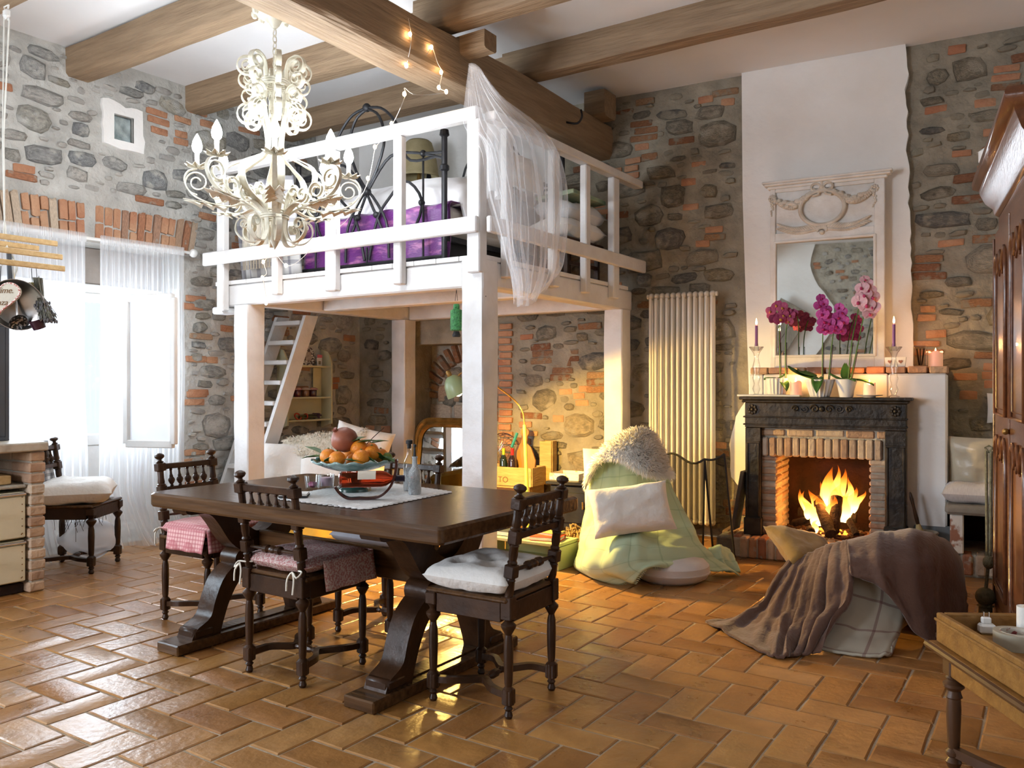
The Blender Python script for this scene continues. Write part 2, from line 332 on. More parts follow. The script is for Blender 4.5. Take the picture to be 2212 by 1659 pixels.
# ================================================================== THE SHELL
def struct(o): o['kind'] = 'structure'; return o
def wallmesh(name, pt, u0, u1, z0, z1, holes, m, depth=.45, amp=.016, cell=.09, parent=None):
    """a wall face as a grid with openings and their reveals; pt(u, z, off) gives the place"""
    def lines(a, b, cuts):
        cs = sorted([a, b] + [q for q in cuts if a < q < b]); out = []
        for i in range(len(cs) - 1):
            n = max(1, int((cs[i + 1] - cs[i]) / cell)); out += [cs[i] + (cs[i + 1] - cs[i]) * k / n for k in range(n)]
        return out + [b]
    us = lines(u0, u1, [q for h in holes for q in h[:2]]); zs = lines(z0, z1, [q for h in holes for q in h[2:4]])
    mb = MB(); n = len(us)
    for z in zs:
        for u in us:
            d = amp * (noise.noise(V((u * 2.3, z * 2.3, 3))) + .6 * noise.noise(V((u * 6, z * 6, 9))))
            if any(h[0] - .01 <= u <= h[1] + .01 and h[2] - .01 <= z <= h[3] + .01 for h in holes): d = 0
            mb.v.append(tuple(pt(u, z, d)))
    for j in range(len(zs) - 1):
        for i in range(n - 1):
            cu = (us[i] + us[i + 1]) / 2; cz = (zs[j] + zs[j + 1]) / 2
            if any(h[0] < cu < h[1] and h[2] < cz < h[3] for h in holes): continue
            a = j * n + i; mb.f.append((a, a + 1, a + n + 1, a + n))
    for h in holes:
        a, b, c_, d = h[:4]; dp = h[4] if len(h) > 4 else depth
        q = [(a, c_), (b, c_), (b, d), (a, d)]
        for k in range(4):
            p0, p1 = q[k], q[(k + 1) % 4]; nn = len(mb.v)
            mb.v += [tuple(pt(*p0, 0)), tuple(pt(*p1, 0)), tuple(pt(*p1, -dp)), tuple(pt(*p0, -dp))]; mb.f.append((nn, nn + 1, nn + 2, nn + 3))
    return mb.build(name, m, parent, 30)

# floor: herringbone of 2:1 terracotta tiles, laid square to the loft
TW = .157; TL = TW * 2
floor = struct(MB().box((-2.4, 2, -.03), (10.6, 11.6, .05)).build('floor', M_grout, smooth=0))
def tile_mesh(seed):
    rr = random.Random(seed); mb = MB(); g = .0042
    x, y = TL / 2 - g, TW / 2 - g; n = 5; top = []; bot = []
    out = [(-x, -y), (0, -y), (x, -y), (x, y), (0, y), (-x, y)]
    out = [(a + rr.uniform(-.0025, .0025), b + rr.uniform(-.0025, .0025)) for a, b in out]
    k = len(out); ins = [(a * (1 - .006 / x), b * (1 - .006 / y)) for a, b in out]
    vs = [(a, b, -.012) for a, b in out] + [(a, b, -.003) for a, b in out] + [(a, b, rr.uniform(-.0006, .0006)) for a, b in ins]
    fs = []
    for r_ in range(2):
        for i in range(k): fs.append((r_ * k + i, r_ * k + (i + 1) % k, r_ * k + k + (i + 1) % k, r_ * k + k + i))
    fs.append(tuple(range(2 * k, 3 * k))); mb.add(vs, fs); return mb
TMB = [tile_mesh(s) for s in range(6)]
TM = []
for q in TMB:
    me = q.mesh('tile', 25); me.materials.append(M_tile); TM.append(me)
TX0, TY0 = -.874, 3.38
cand = []
for i in range(-60, 60):
    for j in range(-30, 30):
        bx, by = TX0 + (i + 2 * j) * TW, TY0 + (i - 2 * j) * TW
        for hv in (0, 1):
            cx, cy, rz = (bx + TW, by + TW / 2, 0) if hv == 0 else (bx + TW / 2, by + TW * 2, pi / 2)
            if not (-6.5 < cx < 1.4 and -2.6 < cy < 6.95): continue
            p = V((cx, cy, 0)) - EYE; f = p.dot(FW); r = p.dot(RT)
            vis = f > 1.5 and abs(r / f * FPX) < 1180 and 1.3 / f * FPX < 900
            cand.append((f if vis else 100 + (cx + 2) ** 2 + (cy - 3) ** 2, cx, cy, rz))
cand.sort(); rest = MB()
for k, (_, cx, cy, rz) in enumerate(cand):
    if k < 296:
        o = link('tile', TM[k % 6], floor, (cx, cy, rng.uniform(-.001, .001))); o.rotation_euler = (rng.uniform(-.003, .003), rng.uniform(-.003, .003), rz + (pi if k % 3 else 0))
    else: rest.add(TMB[k % 6].v, TMB[k % 6].f, T(cx, cy, 0, rz=rz))
M_tile2 = mat('terracotta_tile_field', (.26, .12, .04), (.37, .19, .07), 5, .36, .16, bscale=30, lo=.3, hi=.7)
rest.build('tile_field', M_tile2, floor, 25)['kind'] = 'stuff'

ceil_ = struct(MB().box((-2.4, 2, CEIL + .06), (10.6, 11.6, .12)).build('ceiling', M_ceil, smooth=0))
def beam(p, q, w_, h_, parent, name='beam', seed=0, m=None, wav=.018):
    p = V(p); q = V(q); L_ = (q - p).length; x = (q - p).normalized(); y = UP.cross(x).normalized(); z = x.cross(y)
    n = max(6, int(L_ / .12)); sec = [(-1, -.8), (-.8, -1), (0, -1.03), (.8, -1), (1, -.8), (1.02, 0), (1, .9), (-1, .9), (-1.02, 0)]; mb = MB(); k = len(sec)
    for i in range(n + 1):
        t = i / n * L_; ox = wav * noise.noise(V((t * .7, seed, 0))); oz = wav * noise.noise(V((t * .7, seed, 5)))
        for a, (sy, sz) in enumerate(sec):
            d = 1 + wav * 2.2 * noise.noise(V((t * 2.2, a * 1.7, seed + 11)))
            mb.v.append((t, sy * w_ / 2 * d + ox, sz * h_ / 2 * d + oz))
    for i in range(n):
        for a in range(k): mb.f.append((i * k + a, i * k + (a + 1) % k, i * k + k + (a + 1) % k, i * k + k + a))
    mb.f.append(tuple(range(k))[::-1]); mb.f.append(tuple(n * k + a for a in range(k)))
    o = mb.build(name, m or M_beam, parent, 40); M_ = Matrix(((x.x, y.x, z.x, p.x), (x.y, y.y, z.y, p.y), (x.z, y.z, z.z, p.z), (0, 0, 0, 1)))
    o.matrix_local = M_; return o
MBX = -3.55                                        # the main beam's axis, over the loft's outer edge
beam((MBX, -2.6, 3.50), (MBX, 6.85, 3.50), .30, .30, ceil_, 'main_beam', 3)
BEAMS = [(2.55, 3.79), (3.52, 3.79), (4.55, 3.80), (5.55, 3.80)]
for i, (y, z) in enumerate(BEAMS):
    beam((-6.5, y, z), (MBX - .1, y, z), .19, .23, ceil_, seed=20 + i)
for i, (y, z) in enumerate([(2.5, 3.79), (3.42, 3.79), (4.42, 3.80), (5.50, 3.80)]):
    beam((MBX - .12, y, z), (1.3, y, z), .19, .23, ceil_, seed=40 + i)
beam((MBX + .1, 4.56, 3.6), (MBX + .36, 4.56, 3.6), .14, .13, ceil_, 'beam_stub', 61)
beam((MBX + .05, 6.55, 3.76), (-3.3, 6.55, 3.76), .22, .24, ceil_, 'beam_stub', 62)
q = atd(2203, 205, 4.4); beam((q.x + .10, q.y, q.z), (q.x + .10, q.y, CEIL), .2, .2, ceil_, 'beam_bracket', 64)
for y in (.3, 1.4, -.8): beam((-6.5, y, 3.79), (1.5, y, 3.79), .19, .23, ceil_, seed=70 + y)

# ---- stones and bricks that stand proud of the mortar
def stone_mb(seed):
    rr = random.Random(seed); n = rr.choice((8, 9, 10)); mb = MB(); sq = rr.uniform(.45, .9); ring = []
    for k in range(n):
        a = 2 * pi * k / n + rr.uniform(-.16, .16); ca, sa = cos(a), sin(a); q = 1 / max((abs(ca) ** (2 / sq) + abs(sa) ** (2 / sq)) ** (sq / 2), .5)
        q = min(q, 1.3) * rr.uniform(.86, 1.05); ring.append((ca * q * .5, sa * q * .5))
    off = (rr.uniform(-.06, .06), rr.uniform(-.06, .06)); vs = [(x, y, -.5) for x, y in ring]
    vs += [(x * .93, y * .93, .45) for x, y in ring]; vs += [(x * .66 + off[0], y * .66 + off[1], rr.uniform(.75, 1.05)) for x, y in ring]; vs.append((off[0], off[1], rr.uniform(.8, 1.1)))
    fs = []
    for r_ in range(2):
        for i in range(n): fs.append((r_ * n + i, r_ * n + (i + 1) % n, r_ * n + n + (i + 1) % n, r_ * n + n + i))
    fs += [(2 * n + i, 2 * n + (i + 1) % n, 3 * n) for i in range(n)]; mb.add(vs, fs); return mb
def brick_mb(seed):
    rr = random.Random(seed); mb = MB(); j = lambda: rr.uniform(-.035, .035)
    o8 = [(-.5, -.42), (-.44, -.5), (0, -.5), (.44, -.5), (.5, -.42), (.5, .42), (.44, .5), (0, .5), (-.44, .5), (-.5, .42)]; o8 = [(x + j() * .6, y + j()) for x, y in o8]; n = len(o8)
    vs = [(x, y, -.5) for x, y in o8] + [(x, y, .7) for x, y in o8] + [(x * .92, y * .84, 1 + j()) for x, y in o8]; fs = []
    for r_ in range(2):
        for i in range(n): fs.append((r_ * n + i, r_ * n + (i + 1) % n, r_ * n + n + (i + 1) % n, r_ * n + n + i))
    fs.append(tuple(range(2 * n, 3 * n))); mb.add(vs, fs); return mb
STMB = [stone_mb(s) for s in range(22)]; BRMB = [brick_mb(s) for s in range(8)]
def shared(lst, name, m):
    out = []
    for q in lst:
        me = q.mesh(name, 50 if name == 'stone' else 35); me.materials.append(m); out.append(me)
    return out
ST = shared(STMB, 'stone', M_stone); STL = shared(STMB, 'stone', M_stoneL); STB = shared(STMB, 'stone', M_stoneB); BR = shared(BRMB, 'brick', M_brick); BRB = shared(BRMB, 'brick', M_brickB); PB = shared(BRMB, 'brick', M_pbrick)
def frame_of(U, N):  # local x along the wall, y up, z out of it
    return Matrix(((U.x, 0, N.x, 0), (U.y, 0, N.y, 0), (0, 1, N.z, 0), (0, 0, 0, 1)))
class Masonry:
    def __init__(s, wall, pt, U, N, cap=290, st=None): s.st = st or ST; s.w = wall; s.pt = pt; s.F = frame_of(U, N); s.items = []; s.cap = cap
    def put(s, kind, u, z, w_, h_, dep, rot=0, off=0, me=None):
        s.items.append((w_ * h_, kind, u, z, w_, h_, dep, rot, off, me))
    def done(s):
        s.items.sort(key=lambda q: -q[0]); restm = {}
        for k, (_, kind, u, z, w_, h_, dep, rot, off, me) in enumerate(s.items):
            M_ = Matrix.Translation(s.pt(u, z, off)) @ s.F @ Matrix.Rotation(rot, 4, 'Z') @ Matrix.Diagonal((w_, h_, dep, 1))
            i = rng.randrange(22 if kind == 'stone' else 8); lib = {'stone': s.st, 'brick': BRB if s.st is STB else BR, 'pale': PB}[kind]
            if k < s.cap:
                o = link('stone' if kind == 'stone' else 'brick', lib[i], s.w); o.matrix_local = s.w.matrix_world.inverted() @ M_
            else:
                mbk = restm.setdefault(kind, MB()); src = STMB[i] if kind == 'stone' else BRMB[i]; mbk.add(src.v, src.f, M_)
        for kind, q in restm.items():
            q.build('rubble_infill', {'stone': M_stone2B if s.st is STB else M_stone2, 'brick': M_brick2, 'pale': M_brick2}[kind], s.w, 40)['kind'] = 'stuff'
M_stone2 = mat('small_rubble', (.28, .27, .25), (.42, .40, .36), 2.5, .9, .9, bscale=18, lo=.35, hi=.65)
M_stone2B = mat('small_brown_rubble', (.16, .14, .11), (.26, .23, .17), 2.5, .9, .9, bscale=18, lo=.35, hi=.65)
M_brick2 = mat('small_bricks', (.36, .15, .08), (.46, .26, .15), 3, .9, .7, bscale=30, lo=.35, hi=.65)
def scatter(ms, u0, u1, z0, z1, ok, n, seed, bricks=.22, big=1.0):
    rr = random.Random(seed); placed = []; cells = {}
    def free(u, z, w_, h_):
        for (a, b, c_, d) in placed:
            q = (w_ + c_) * .5 + .004
            if abs(u - a) < q and ((u - a) / q) ** 2 + ((z - b) / ((h_ + d) * .5 + .004)) ** 2 < .90: return False
        return True
    for step in range(n):
        t = step / n; bri = rr.random() < bricks
        if bri: w_ = rr.uniform(.11, .26); h_ = rr.uniform(.045, .065)
        else:
            w_ = (rr.uniform(.22, .34) if t < .06 else rr.uniform(.13, .26) if t < .4 else rr.uniform(.06, .14)) * big; h_ = w_ * rr.choice((rr.uniform(.3, .5), rr.uniform(.5, .85)))
        u = rr.uniform(u0, u1); z = rr.uniform(z0, z1)
        cnt = rr.choice((1, 1, 2, 3)) if bri else 1
        if not (ok(u - w_ / 2, z - h_ / 2) and ok(u + w_ / 2, z - h_ / 2) and ok(u - w_ / 2, z + h_ * (cnt - .5)) and ok(u + w_ / 2, z + h_ * (cnt - .5))): continue
        if not free(u, z + (cnt - 1) * .033, w_, h_ + (cnt - 1) * .066): continue
        placed.append((u, z + (cnt - 1) * .033, w_, h_ + (cnt - 1) * .066)); rot = rr.uniform(-.12, .12) if not bri else rr.uniform(-.05, .05)
        for k in range(cnt):
            ms.put('brick' if bri else 'stone', u + (rr.uniform(-.03, .03) if k else 0), z + k * .066, w_ * (rr.uniform(.8, 1) if k else 1), h_, rr.uniform(.012, .028) if not bri else .014, rot)

# ---- left wall with its french window, arch of soldier bricks and glass block
WU0, WU1 = onl(388, 800)[0], onl(2, 800)[0] + .06       # opening of window_1, along the wall
WZ1 = 2.42
W3 = (5.1, 7.3, .8, 2.7)
gu, gz = onl(264, 279)
wall_left = struct(wallmesh('wall_left', wl, -.2, 9.3, 0, CEIL, [(WU0, WU1, 0, WZ1, .5), W3, (gu - .085, gu + .085, gz - .105, gz + .105, .12)], M_mortL))
msl = Masonry(wall_left, wl, LU, LN, 290, STL)
PLU = .62                                               # plaster beside the loft's corner
def okl(u, z):
    if WU0 - .06 < u < WU1 + .06 and z < WZ1 + .36: return False
    if abs(u - gu) < .2 and abs(z - gz) < .22: return False
    if u < .04 or u > 9.2 or z < .03 or z > CEIL - .06: return False
    if u < PLU + .03 and z > 2.1: return False
    if W3[0] - .05 < u < W3[1] + .05 and W3[2] - .05 < z < W3[3] + .05: return False
    return True
scatter(msl, 0, 3.9, 0, CEIL, okl, 9000, 5, .16)
scatter(msl, 3.9, 9.2, 0, CEIL, okl, 700, 6, .16)
u = WU0 - .12
while u < WU1 + .2:
    w_ = rng.uniform(.056, .07); lean = (u - (WU0 + WU1) / 2) * -.22
    if abs((u - WU0 - .78)) > .05:
        if rng.random() < .55: msl.put('brick' if rng.random() < .18 else 'pale', u, WZ1 + .16, w_ * .93, rng.uniform(.26, .30), .02, lean)
        else:
            hh = rng.uniform(.10, .17); msl.put('pale', u, WZ1 + .02 + hh / 2, w_ * .93, hh, .02, lean); msl.put('brick' if rng.random() < .25 else 'pale', u, WZ1 + .03 + hh + (.27 - hh) / 2, w_ * .93, .26 - hh, .02, lean)
    u += w_ + .006
for z in (1.98, 2.05, 1.52, .42, .62, .70, 1.14, 1.21): msl.put('brick', WU0 - .12 - rng.uniform(0, .05), z, .2, .055, .016)
msl.done()
def plaster_sheet(name, pt, poly, th, parent, m=M_pl):
    n = len(poly); mb = MB(); mb.v = [tuple(pt(u, z, th)) for u, z in poly] + [tuple(pt(u, z, -.02)) for u, z in poly]
    mb.f = [tuple(range(n))] + [(k, n + k, n + (k + 1) % n, (k + 1) % n) for k in range(n)]; return mb.build(name, m, parent, 30)
def ragged(pts, amp=.02, n=10, seed=0):
    out = []
    for i in range(len(pts)):
        a = V((*pts[i], 0)); b = V((*pts[(i + 1) % len(pts)], 0))
        for k in range(n):
            p = a.lerp(b, k / n); d = (b - a).normalized() if (b - a).length else V((1, 0, 0)); q = V((-d.y, d.x, 0)) * amp * (noise.noise(p * 6 + V((seed, 0, 0))) + .6 * noise.noise(p * 19 + V((seed, 3, 0)))) if k else V((0, 0, 0))
            out.append(((p + q).x, (p + q).y))
    return out
plaster_sheet('plaster', wl, ragged([(0, 2.08), (PLU, 2.08), (PLU - .1, 2.9), (PLU, CEIL), (0, CEIL)], .03, 8, 3), .022, wall_left, M_pl)
# plaster collar and glass block
mb = MB(); outer = ragged([(gu - .17, gz - .17), (gu + .17, gz - .15), (gu + .18, gz + .2), (gu - .16, gz + .18)], .035, 7, 2); inner = []
for k in range(len(outer)):
    q = k / len(outer) * 4; c4 = [(gu - .083, gz - .103), (gu + .083, gz - .103), (gu + .083, gz + .103), (gu - .083, gz + .103)]; a, b = c4[int(q)], c4[(int(q) + 1) % 4]; t = q % 1; inner.append((a[0] + (b[0] - a[0]) * t, a[1] + (b[1] - a[1]) * t))
n = len(outer); mb.v = [tuple(wl(u_, z_, .03)) for u_, z_ in outer] + [tuple(wl(u_, z_, .03)) for u_, z_ in inner] + [tuple(wl(u_, z_, -.01)) for u_, z_ in outer]
mb.f = [(k, (k + 1) % n, n + (k + 1) % n, n + k) for k in range(n)] + [(k, 2 * n + k, 2 * n + (k + 1) % n, (k + 1) % n) for k in range(n)]
mb.build('plaster_collar', M_pl, wall_left, 30)
M_gblock = mat('glass_block', (.17, .22, .22), (.45, .52, .52), 14, .08, .9, bscale=16, coat=.6)
win2 = struct(MB().box((0, 0, 0), (.164, .204, .05), frame_of(LU, LN), .012).build('window_2', M_gblock, None, 30)); win2.location = wl(gu, gz, -.03)
def frame_bars(mb, a, b, c_, d, w_, off, th, pt, M_):   # four bars of a frame on a wall plane
    for (uu, zz, su, sz) in (((a + b) / 2, c_ + w_ / 2, b - a, w_), ((a + b) / 2, d - w_ / 2, b - a, w_), (a + w_ / 2, (c_ + d) / 2, w_, d - c_ - 2 * w_), (b - w_ / 2, (c_ + d) / 2, w_, d - c_ - 2 * w_)):
        mb.box((0, 0, 0), (su, sz, th), Matrix.Translation(pt(uu, zz, off)) @ M_, .006)
FL = frame_of(LU, LN); FB = frame_of(BU, BN)
# window_1: white two-leaf french window set back in its reveal, panelled below, blown-out daylight in its panes
win1 = thing('window_1', None, None); win1['kind'] = 'structure'
off = -.28; za = onl(170, 632, off)[1]; fz = 2.12
mb = MB(); frame_bars(mb, WU0 + .01, WU1 - .01, .0, fz, .07, off, .07, wl, FL); mb.build('window_frame', M_wh, win1)
mb = MB(); mb.box((0, 0, 0), (WU1 - WU0, WZ1 - fz, .16), Matrix.Translation(wl((WU0 + WU1) / 2, (fz + WZ1) / 2 + .0, off - .06)) @ FL, .01); mb.build('wooden_lintel', mat('grey_lintel', (.26, .22, .19), (.36, .31, .27), 5, .8, .4), win1)
um = (WU0 + WU1) / 2 + .04
M_pane = glassy('window_glass', (.96, .98, 1), .15)
for (a, b) in ((WU0 + .08, um - .005), (um + .005, WU1 - .08)):
    lf = MB(); frame_bars(lf, a, b, .04, fz - .07, .075, off, .05, wl, FL)
    lf.box((0, 0, 0), (b - a - .15, .09, .05), Matrix.Translation(wl((a + b) / 2, .84, off)) @ FL, .006)
    lo = lf.build('window_leaf', M_wh, win1)
    MB().box((0, 0, 0), (b - a - .15, .70, .03), Matrix.Translation(wl((a + b) / 2, .45, off)) @ FL, .01).build('door_panel', M_wh, lo)
    MB().box((0, 0, 0), (b - a - .15, fz - 1.03, .006), Matrix.Translation(wl((a + b) / 2, (fz + .75) / 2, off)) @ FL).build('pane', M_pane, lo)
hd = MB(); hd.tube([wl(um, 1.12, off + .03), wl(um, 1.12, off + .07), wl(um - .05, 1.10, off + .075)], .009, 8); hd.box((0, 0, 0), (.03, .16, .012), Matrix.Translation(wl(um, 1.1, off + .03)) @ FL, .004); hd.build('handle', M_chrome, win1)
# the leaf that stands open into the room, its pane covered with a white blind
lp = [atd(274, 645, 6.55), atd(375, 645, 6.45)]; zt, zb = lp[0].z, .83
hx = lp[1] - lp[0]; hx.z = 0; hl = hx.length; hx.normalize(); hn = V((hx.y, -hx.x, 0)); HM = frame_of(hx, hn)
lf = MB()
for (uu, zz, su, sz) in ((.5, 0, hl, .06), (.5, 1, hl, .06), (0, .5, .05, zt - zb), (1, .5, .05, zt - zb)):
    lf.box((0, 0, 0), (su, sz, .045), Matrix.Translation(V((lp[0].x, lp[0].y, zb)) + hx * (uu * hl) + UP * (zz * (zt - zb))) @ HM, .006)
lo = lf.build('open_leaf', M_wh, win1)
M_blind = sheer('leaf_blind', (.95, .96, .98), .75)
MB().box((0, 0, 0), (hl - .06, zt - zb - .06, .004), Matrix.Translation(V((lp[0].x, lp[0].y, (zt + zb) / 2)) + hx * (hl / 2)) @ HM).build('blind', M_blind, lo)
# fill_window_3, unseen, added as side light in the same wall, nearer the camera
win3 = thing('fill_window_3', None, None); win3['kind'] = 'structure'; mb = MB(); frame_bars(mb, W3[0], W3[1], W3[2], W3[3], .08, -.25, .07, wl, FL); mb.box((0, 0, 0), (.08, W3[3] - W3[2], .07), Matrix.Translation(wl((W3[0] + W3[1]) / 2, (W3[2] + W3[3]) / 2, -.25)) @ FL); mb.build('window_frame', M_wh, win3)

# ---- back wall: stone, niche with brick arch, plaster above the loft, plastered chimney
NU0, NU1 = onb(893, 900)[0], onb(1077, 900)[0]; NZ = onb(985, 742)[1]
CU0, CU1 = onb(1602, 400)[0], onb(1958, 400)[0]
UMB = (MBX - CORNER.x)                                   # where the main beam meets the wall
SU0, SU1 = onb(2062, 1150, .25)[0], 6.9
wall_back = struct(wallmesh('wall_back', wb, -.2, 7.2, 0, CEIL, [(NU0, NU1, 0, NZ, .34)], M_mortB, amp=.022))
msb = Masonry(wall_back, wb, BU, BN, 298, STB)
RADU = (onb(1398, 800)[0], onb(1552, 800)[0])
UPL = onb(1194, 300)[0]
def okb(u, z):
    if NU0 - .27 < u < NU1 + .17 and z < NZ + .30: return False
    if u < UPL + .02 and z > 2.1: return False
    if CU0 - .02 < u < CU1 + .02 and z > 1.0: return False
    if u < .03 or z < .03 or z > CEIL - .05 or u > 7: return False
    if CU0 + .1 < u < CU1 + .3 and z < 1.4: return False
    return True
scatter(msb, 0, 7, 0, CEIL, okb, 10000, 15, .24, 1.18)
n = int(NZ / .07)
for side, uu, w_ in ((0, NU0 - .11, .2), (1, NU1 + .08, .15)):       # brick piers of the niche
    for k in range(int((NZ + .25) / .07)):
        msb.put('brick', uu + rng.uniform(-.01, .01), .04 + k * .07, w_ * (1 if k % 2 else .9), .056, .022)
uc = (NU0 + NU1) / 2; rad = (NU1 - NU0) / 2 + .02
msb.done()
# relieving arch inside the niche: soldier bricks on a rise, blocked below with big pale blocks
niche = MB(); niche.v = [tuple(wb(NU0, 0, -.34)), tuple(wb(NU1, 0, -.34)), tuple(wb(NU1, NZ, -.34)), tuple(wb(NU0, NZ, -.34))]; niche.f = [(0, 1, 2, 3)]; niche.build('niche_back', M_mort, wall_back, 0)
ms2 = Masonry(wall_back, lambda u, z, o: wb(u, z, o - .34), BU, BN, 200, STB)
zc = NZ - .62; ra = .56
for k in range(17):
    a = pi * (.06 + .88 * k / 16); ms2.put('brick', uc + ra * cos(a) * .95, zc + ra * sin(a), .20, .062, .05, a)
for (u_, z_, w_, h_) in ((-.2, .42, .3, .2), (.02, .36, .22, .16), (-.05, .22, .3, .2), (.25, .2, .2, .24), (-.28, .16, .18, .18), (.2, .42, .14, .1)): ms2.put('stone', uc + u_, zc - .12 + z_, w_, h_, .03)
for r_, z_ in enumerate([.15, .37, .58, .79, 1.0, 1.2]):
    for q in range(3): ms2.put('pale' if (q + r_) % 3 else 'brick', NU0 + .16 + q * .31 + (.1 if r_ % 2 else 0) - .04, z_, .27, .17, .025)
ms2.done()
plaster_sheet('plaster', wb, ragged([(0, 2.08), (UPL, 2.08), (UPL, 2.7), (UPL - .03, CEIL), (0, CEIL)], .02, 10, 5), .03, wall_back)
pu = [onb(x, y, .06) for x, y in ((1602, 152), (1604, 420), (1608, 640), (1612, 790))] ; pr = [onb(x, y, .06) for x, y in ((1958, 88), (1962, 300), (1962, 560), (1972, 700), (1975, 800))]
poly = [(pu[0][0], CEIL)] + [(q[0], q[1]) for q in pu[1:]] + [(pu[3][0], 1.3), (pr[-1][0], 1.3)]
rg = []
for k in range(46):
    z = 1.3 + (CEIL - 1.3) * k / 45; t = k / 45; uu = pr[-1][0] + (pr[0][0] - pr[-1][0]) * min(1, t * 1.2); rg.append((uu + .022 * noise.noise(V((z * 5, 1, 0))) + .016 * noise.noise(V((z * 17, 3, 0))), z))
plaster_sheet('chimney_plaster', wb, [(pu[0][0], CEIL), (pu[1][0], pu[1][1]), (pu[2][0] + .01, pu[2][1]), (pu[3][0] + .02, 1.3)] + rg, .06, wall_back)
lo_ = [onb(x, y, .02) for x, y in ((1612, 860), (1590, 900), (1576, 960), (1580, 1030), (1606, 1062), (1640, 1062), (1640, 860))]
plaster_sheet('plaster_patch', wb, ragged(lo_, .01, 4, 8), .03, wall_back)
# ---- walls out of the frame: they close the room and stand in the mirror
RA, RB = V((.32, 7.3, 0)), V((1.75, -2.8, 0)); RU = (RB - RA).normalized(); RN = V((RU.y, -RU.x, 0))
if RN.x > 0: RN = -RN
wall_right = struct(wallmesh('wall_right', lambda u, z, o: RA + RU * u + RN * o + UP * z, 0, 10.2, 0, CEIL, [], M_pl, amp=.01, cell=.4))
FY = -2.62; W4 = (.9, 2.8, .9, 2.6)
def wf(u, z, o=0): return V((-6.6 + u, FY + o, z))
wall_front = struct(wallmesh('wall_front', wf, -.2, 8.7, 0, CEIL, [W4], M_mort, amp=.015, cell=.25))
msf = Masonry(wall_front, wf, V((1, 0, 0)), V((0, 1, 0)), 120)
scatter(msf, 4.2, 8.4, .3, CEIL, lambda u, z: u > 4.55 + .22 * sin(z * 3.1) + .04 and z < CEIL - .05, 1200, 25, .12)
msf.done()
plaster_sheet('plaster', wf, [(0, CEIL), (0, 0), (.88, 0), (.88, 2.65), (2.82, 2.65), (2.82, 0)] + [(4.55 + .22 * sin(z * 3.1) + .05 * noise.noise(V((z * 6, 0, 0))), z) for z in [CEIL * k / 30 for k in range(31)]], .04, wall_front)
win4 = thing('fill_window_4', None, None); win4['kind'] = 'structure'; mb = MB(); frame_bars(mb, W4[0], W4[1], W4[2], W4[3], .08, -.2, .07, wf, frame_of(V((1, 0, 0)), V((0, 1, 0)))); mb.build('window_frame', M_wh, win4)  # unseen window, added to light the room from the camera side
# ================================================================== LOFT, LADDER, BED
LX0, LX1, LY0, LY1 = -5.67, -3.155, 4.42, 6.66; ZB, ZT, ZD = 1.945, 2.12, 2.155
loft = thing('sleeping_loft', 'white painted timber sleeping loft on posts in the room corner', 'loft', ((LX0 + LX1) / 2, LY0, 0)); LO = V(loft.location)
def lbox(name, x0, x1, y0, y1, z0, z1, b=.008, m=None, wob=0):
    c_ = V(((x0 + x1) / 2, (y0 + y1) / 2, (z0 + z1) / 2)) - LO; d = (x1 - x0, y1 - y0, z1 - z0)
    if wob:                                            # a hand-hewn post: section wanders a little up its length
        mb = MB(); n = 14; sec = [(-1, -.9), (-.9, -1), (.9, -1), (1, -.9), (1, .9), (.9, 1), (-.9, 1), (-1, .9)]; k = 8
        for i in range(n + 1):
            z = -d[2] / 2 + d[2] * i / n
            for a, (sx, sy) in enumerate(sec):
                q = 1 + wob * noise.noise(V((z * 2.4, a * 2.1, x0 * 7 + y0))); mb.v.append((c_.x + sx * d[0] / 2 * q, c_.y + sy * d[1] / 2 * q, c_.z + z))
        for i in range(n):
            for a in range(k): mb.f.append((i * k + a, i * k + (a + 1) % k, i * k + k + (a + 1) % k, i * k + k + a))
        mb.f += [tuple(range(k))[::-1], tuple(n * k + a for a in range(k))]
    else: mb = MB().box(c_, d, None, b)
    return mb.build(name, m or M_loft, loft, 30)
PW = .175
for (x, y) in ((LX1 - PW, LY0), (LX0, LY0), (LX1 - PW, LY1 - PW), (LX0, LY1 - PW - .14)): lbox('post', x, x + PW, y, y + PW, 0, ZB if (x, y) != (LX1 - PW, LY0) else ZT, wob=.07)
lbox('front_beam', -5.92, LX1 - PW - .002, LY0 + .02, LY0 + .15, ZB, ZT, .012)
lbox('side_beam', LX1 - .15, LX1 - .01, LY0 + PW + .002, LY1 + .05, ZB, ZT, .012)
lbox('side_beam', LX0 + .02, LX0 + .16, LY0 + .155, LY1 - .02, ZB + .002, ZT - .002, .012)
lbox('cross_beam', LX0 + .165, LX1 - .155, 5.25, 5.39, ZB + .01, ZT - .004, .01)
lbox('cross_beam', LX0 + .165, LX1 - .155, 6.42, 6.56, ZB + .002, ZT - .004, .01)
lbox('beam_end_block', -5.93, -5.78, LY0 - .02, LY0 + .13, ZB - .06, ZB - .002, .012); 
n = 14
for k in range(n): lbox('deck_board', -5.92 + k * (2.76 / n), -5.92 + (k + 1) * (2.76 / n) - .004, LY0 + .01, LY1 - .03, ZT + .002, ZD, .003)
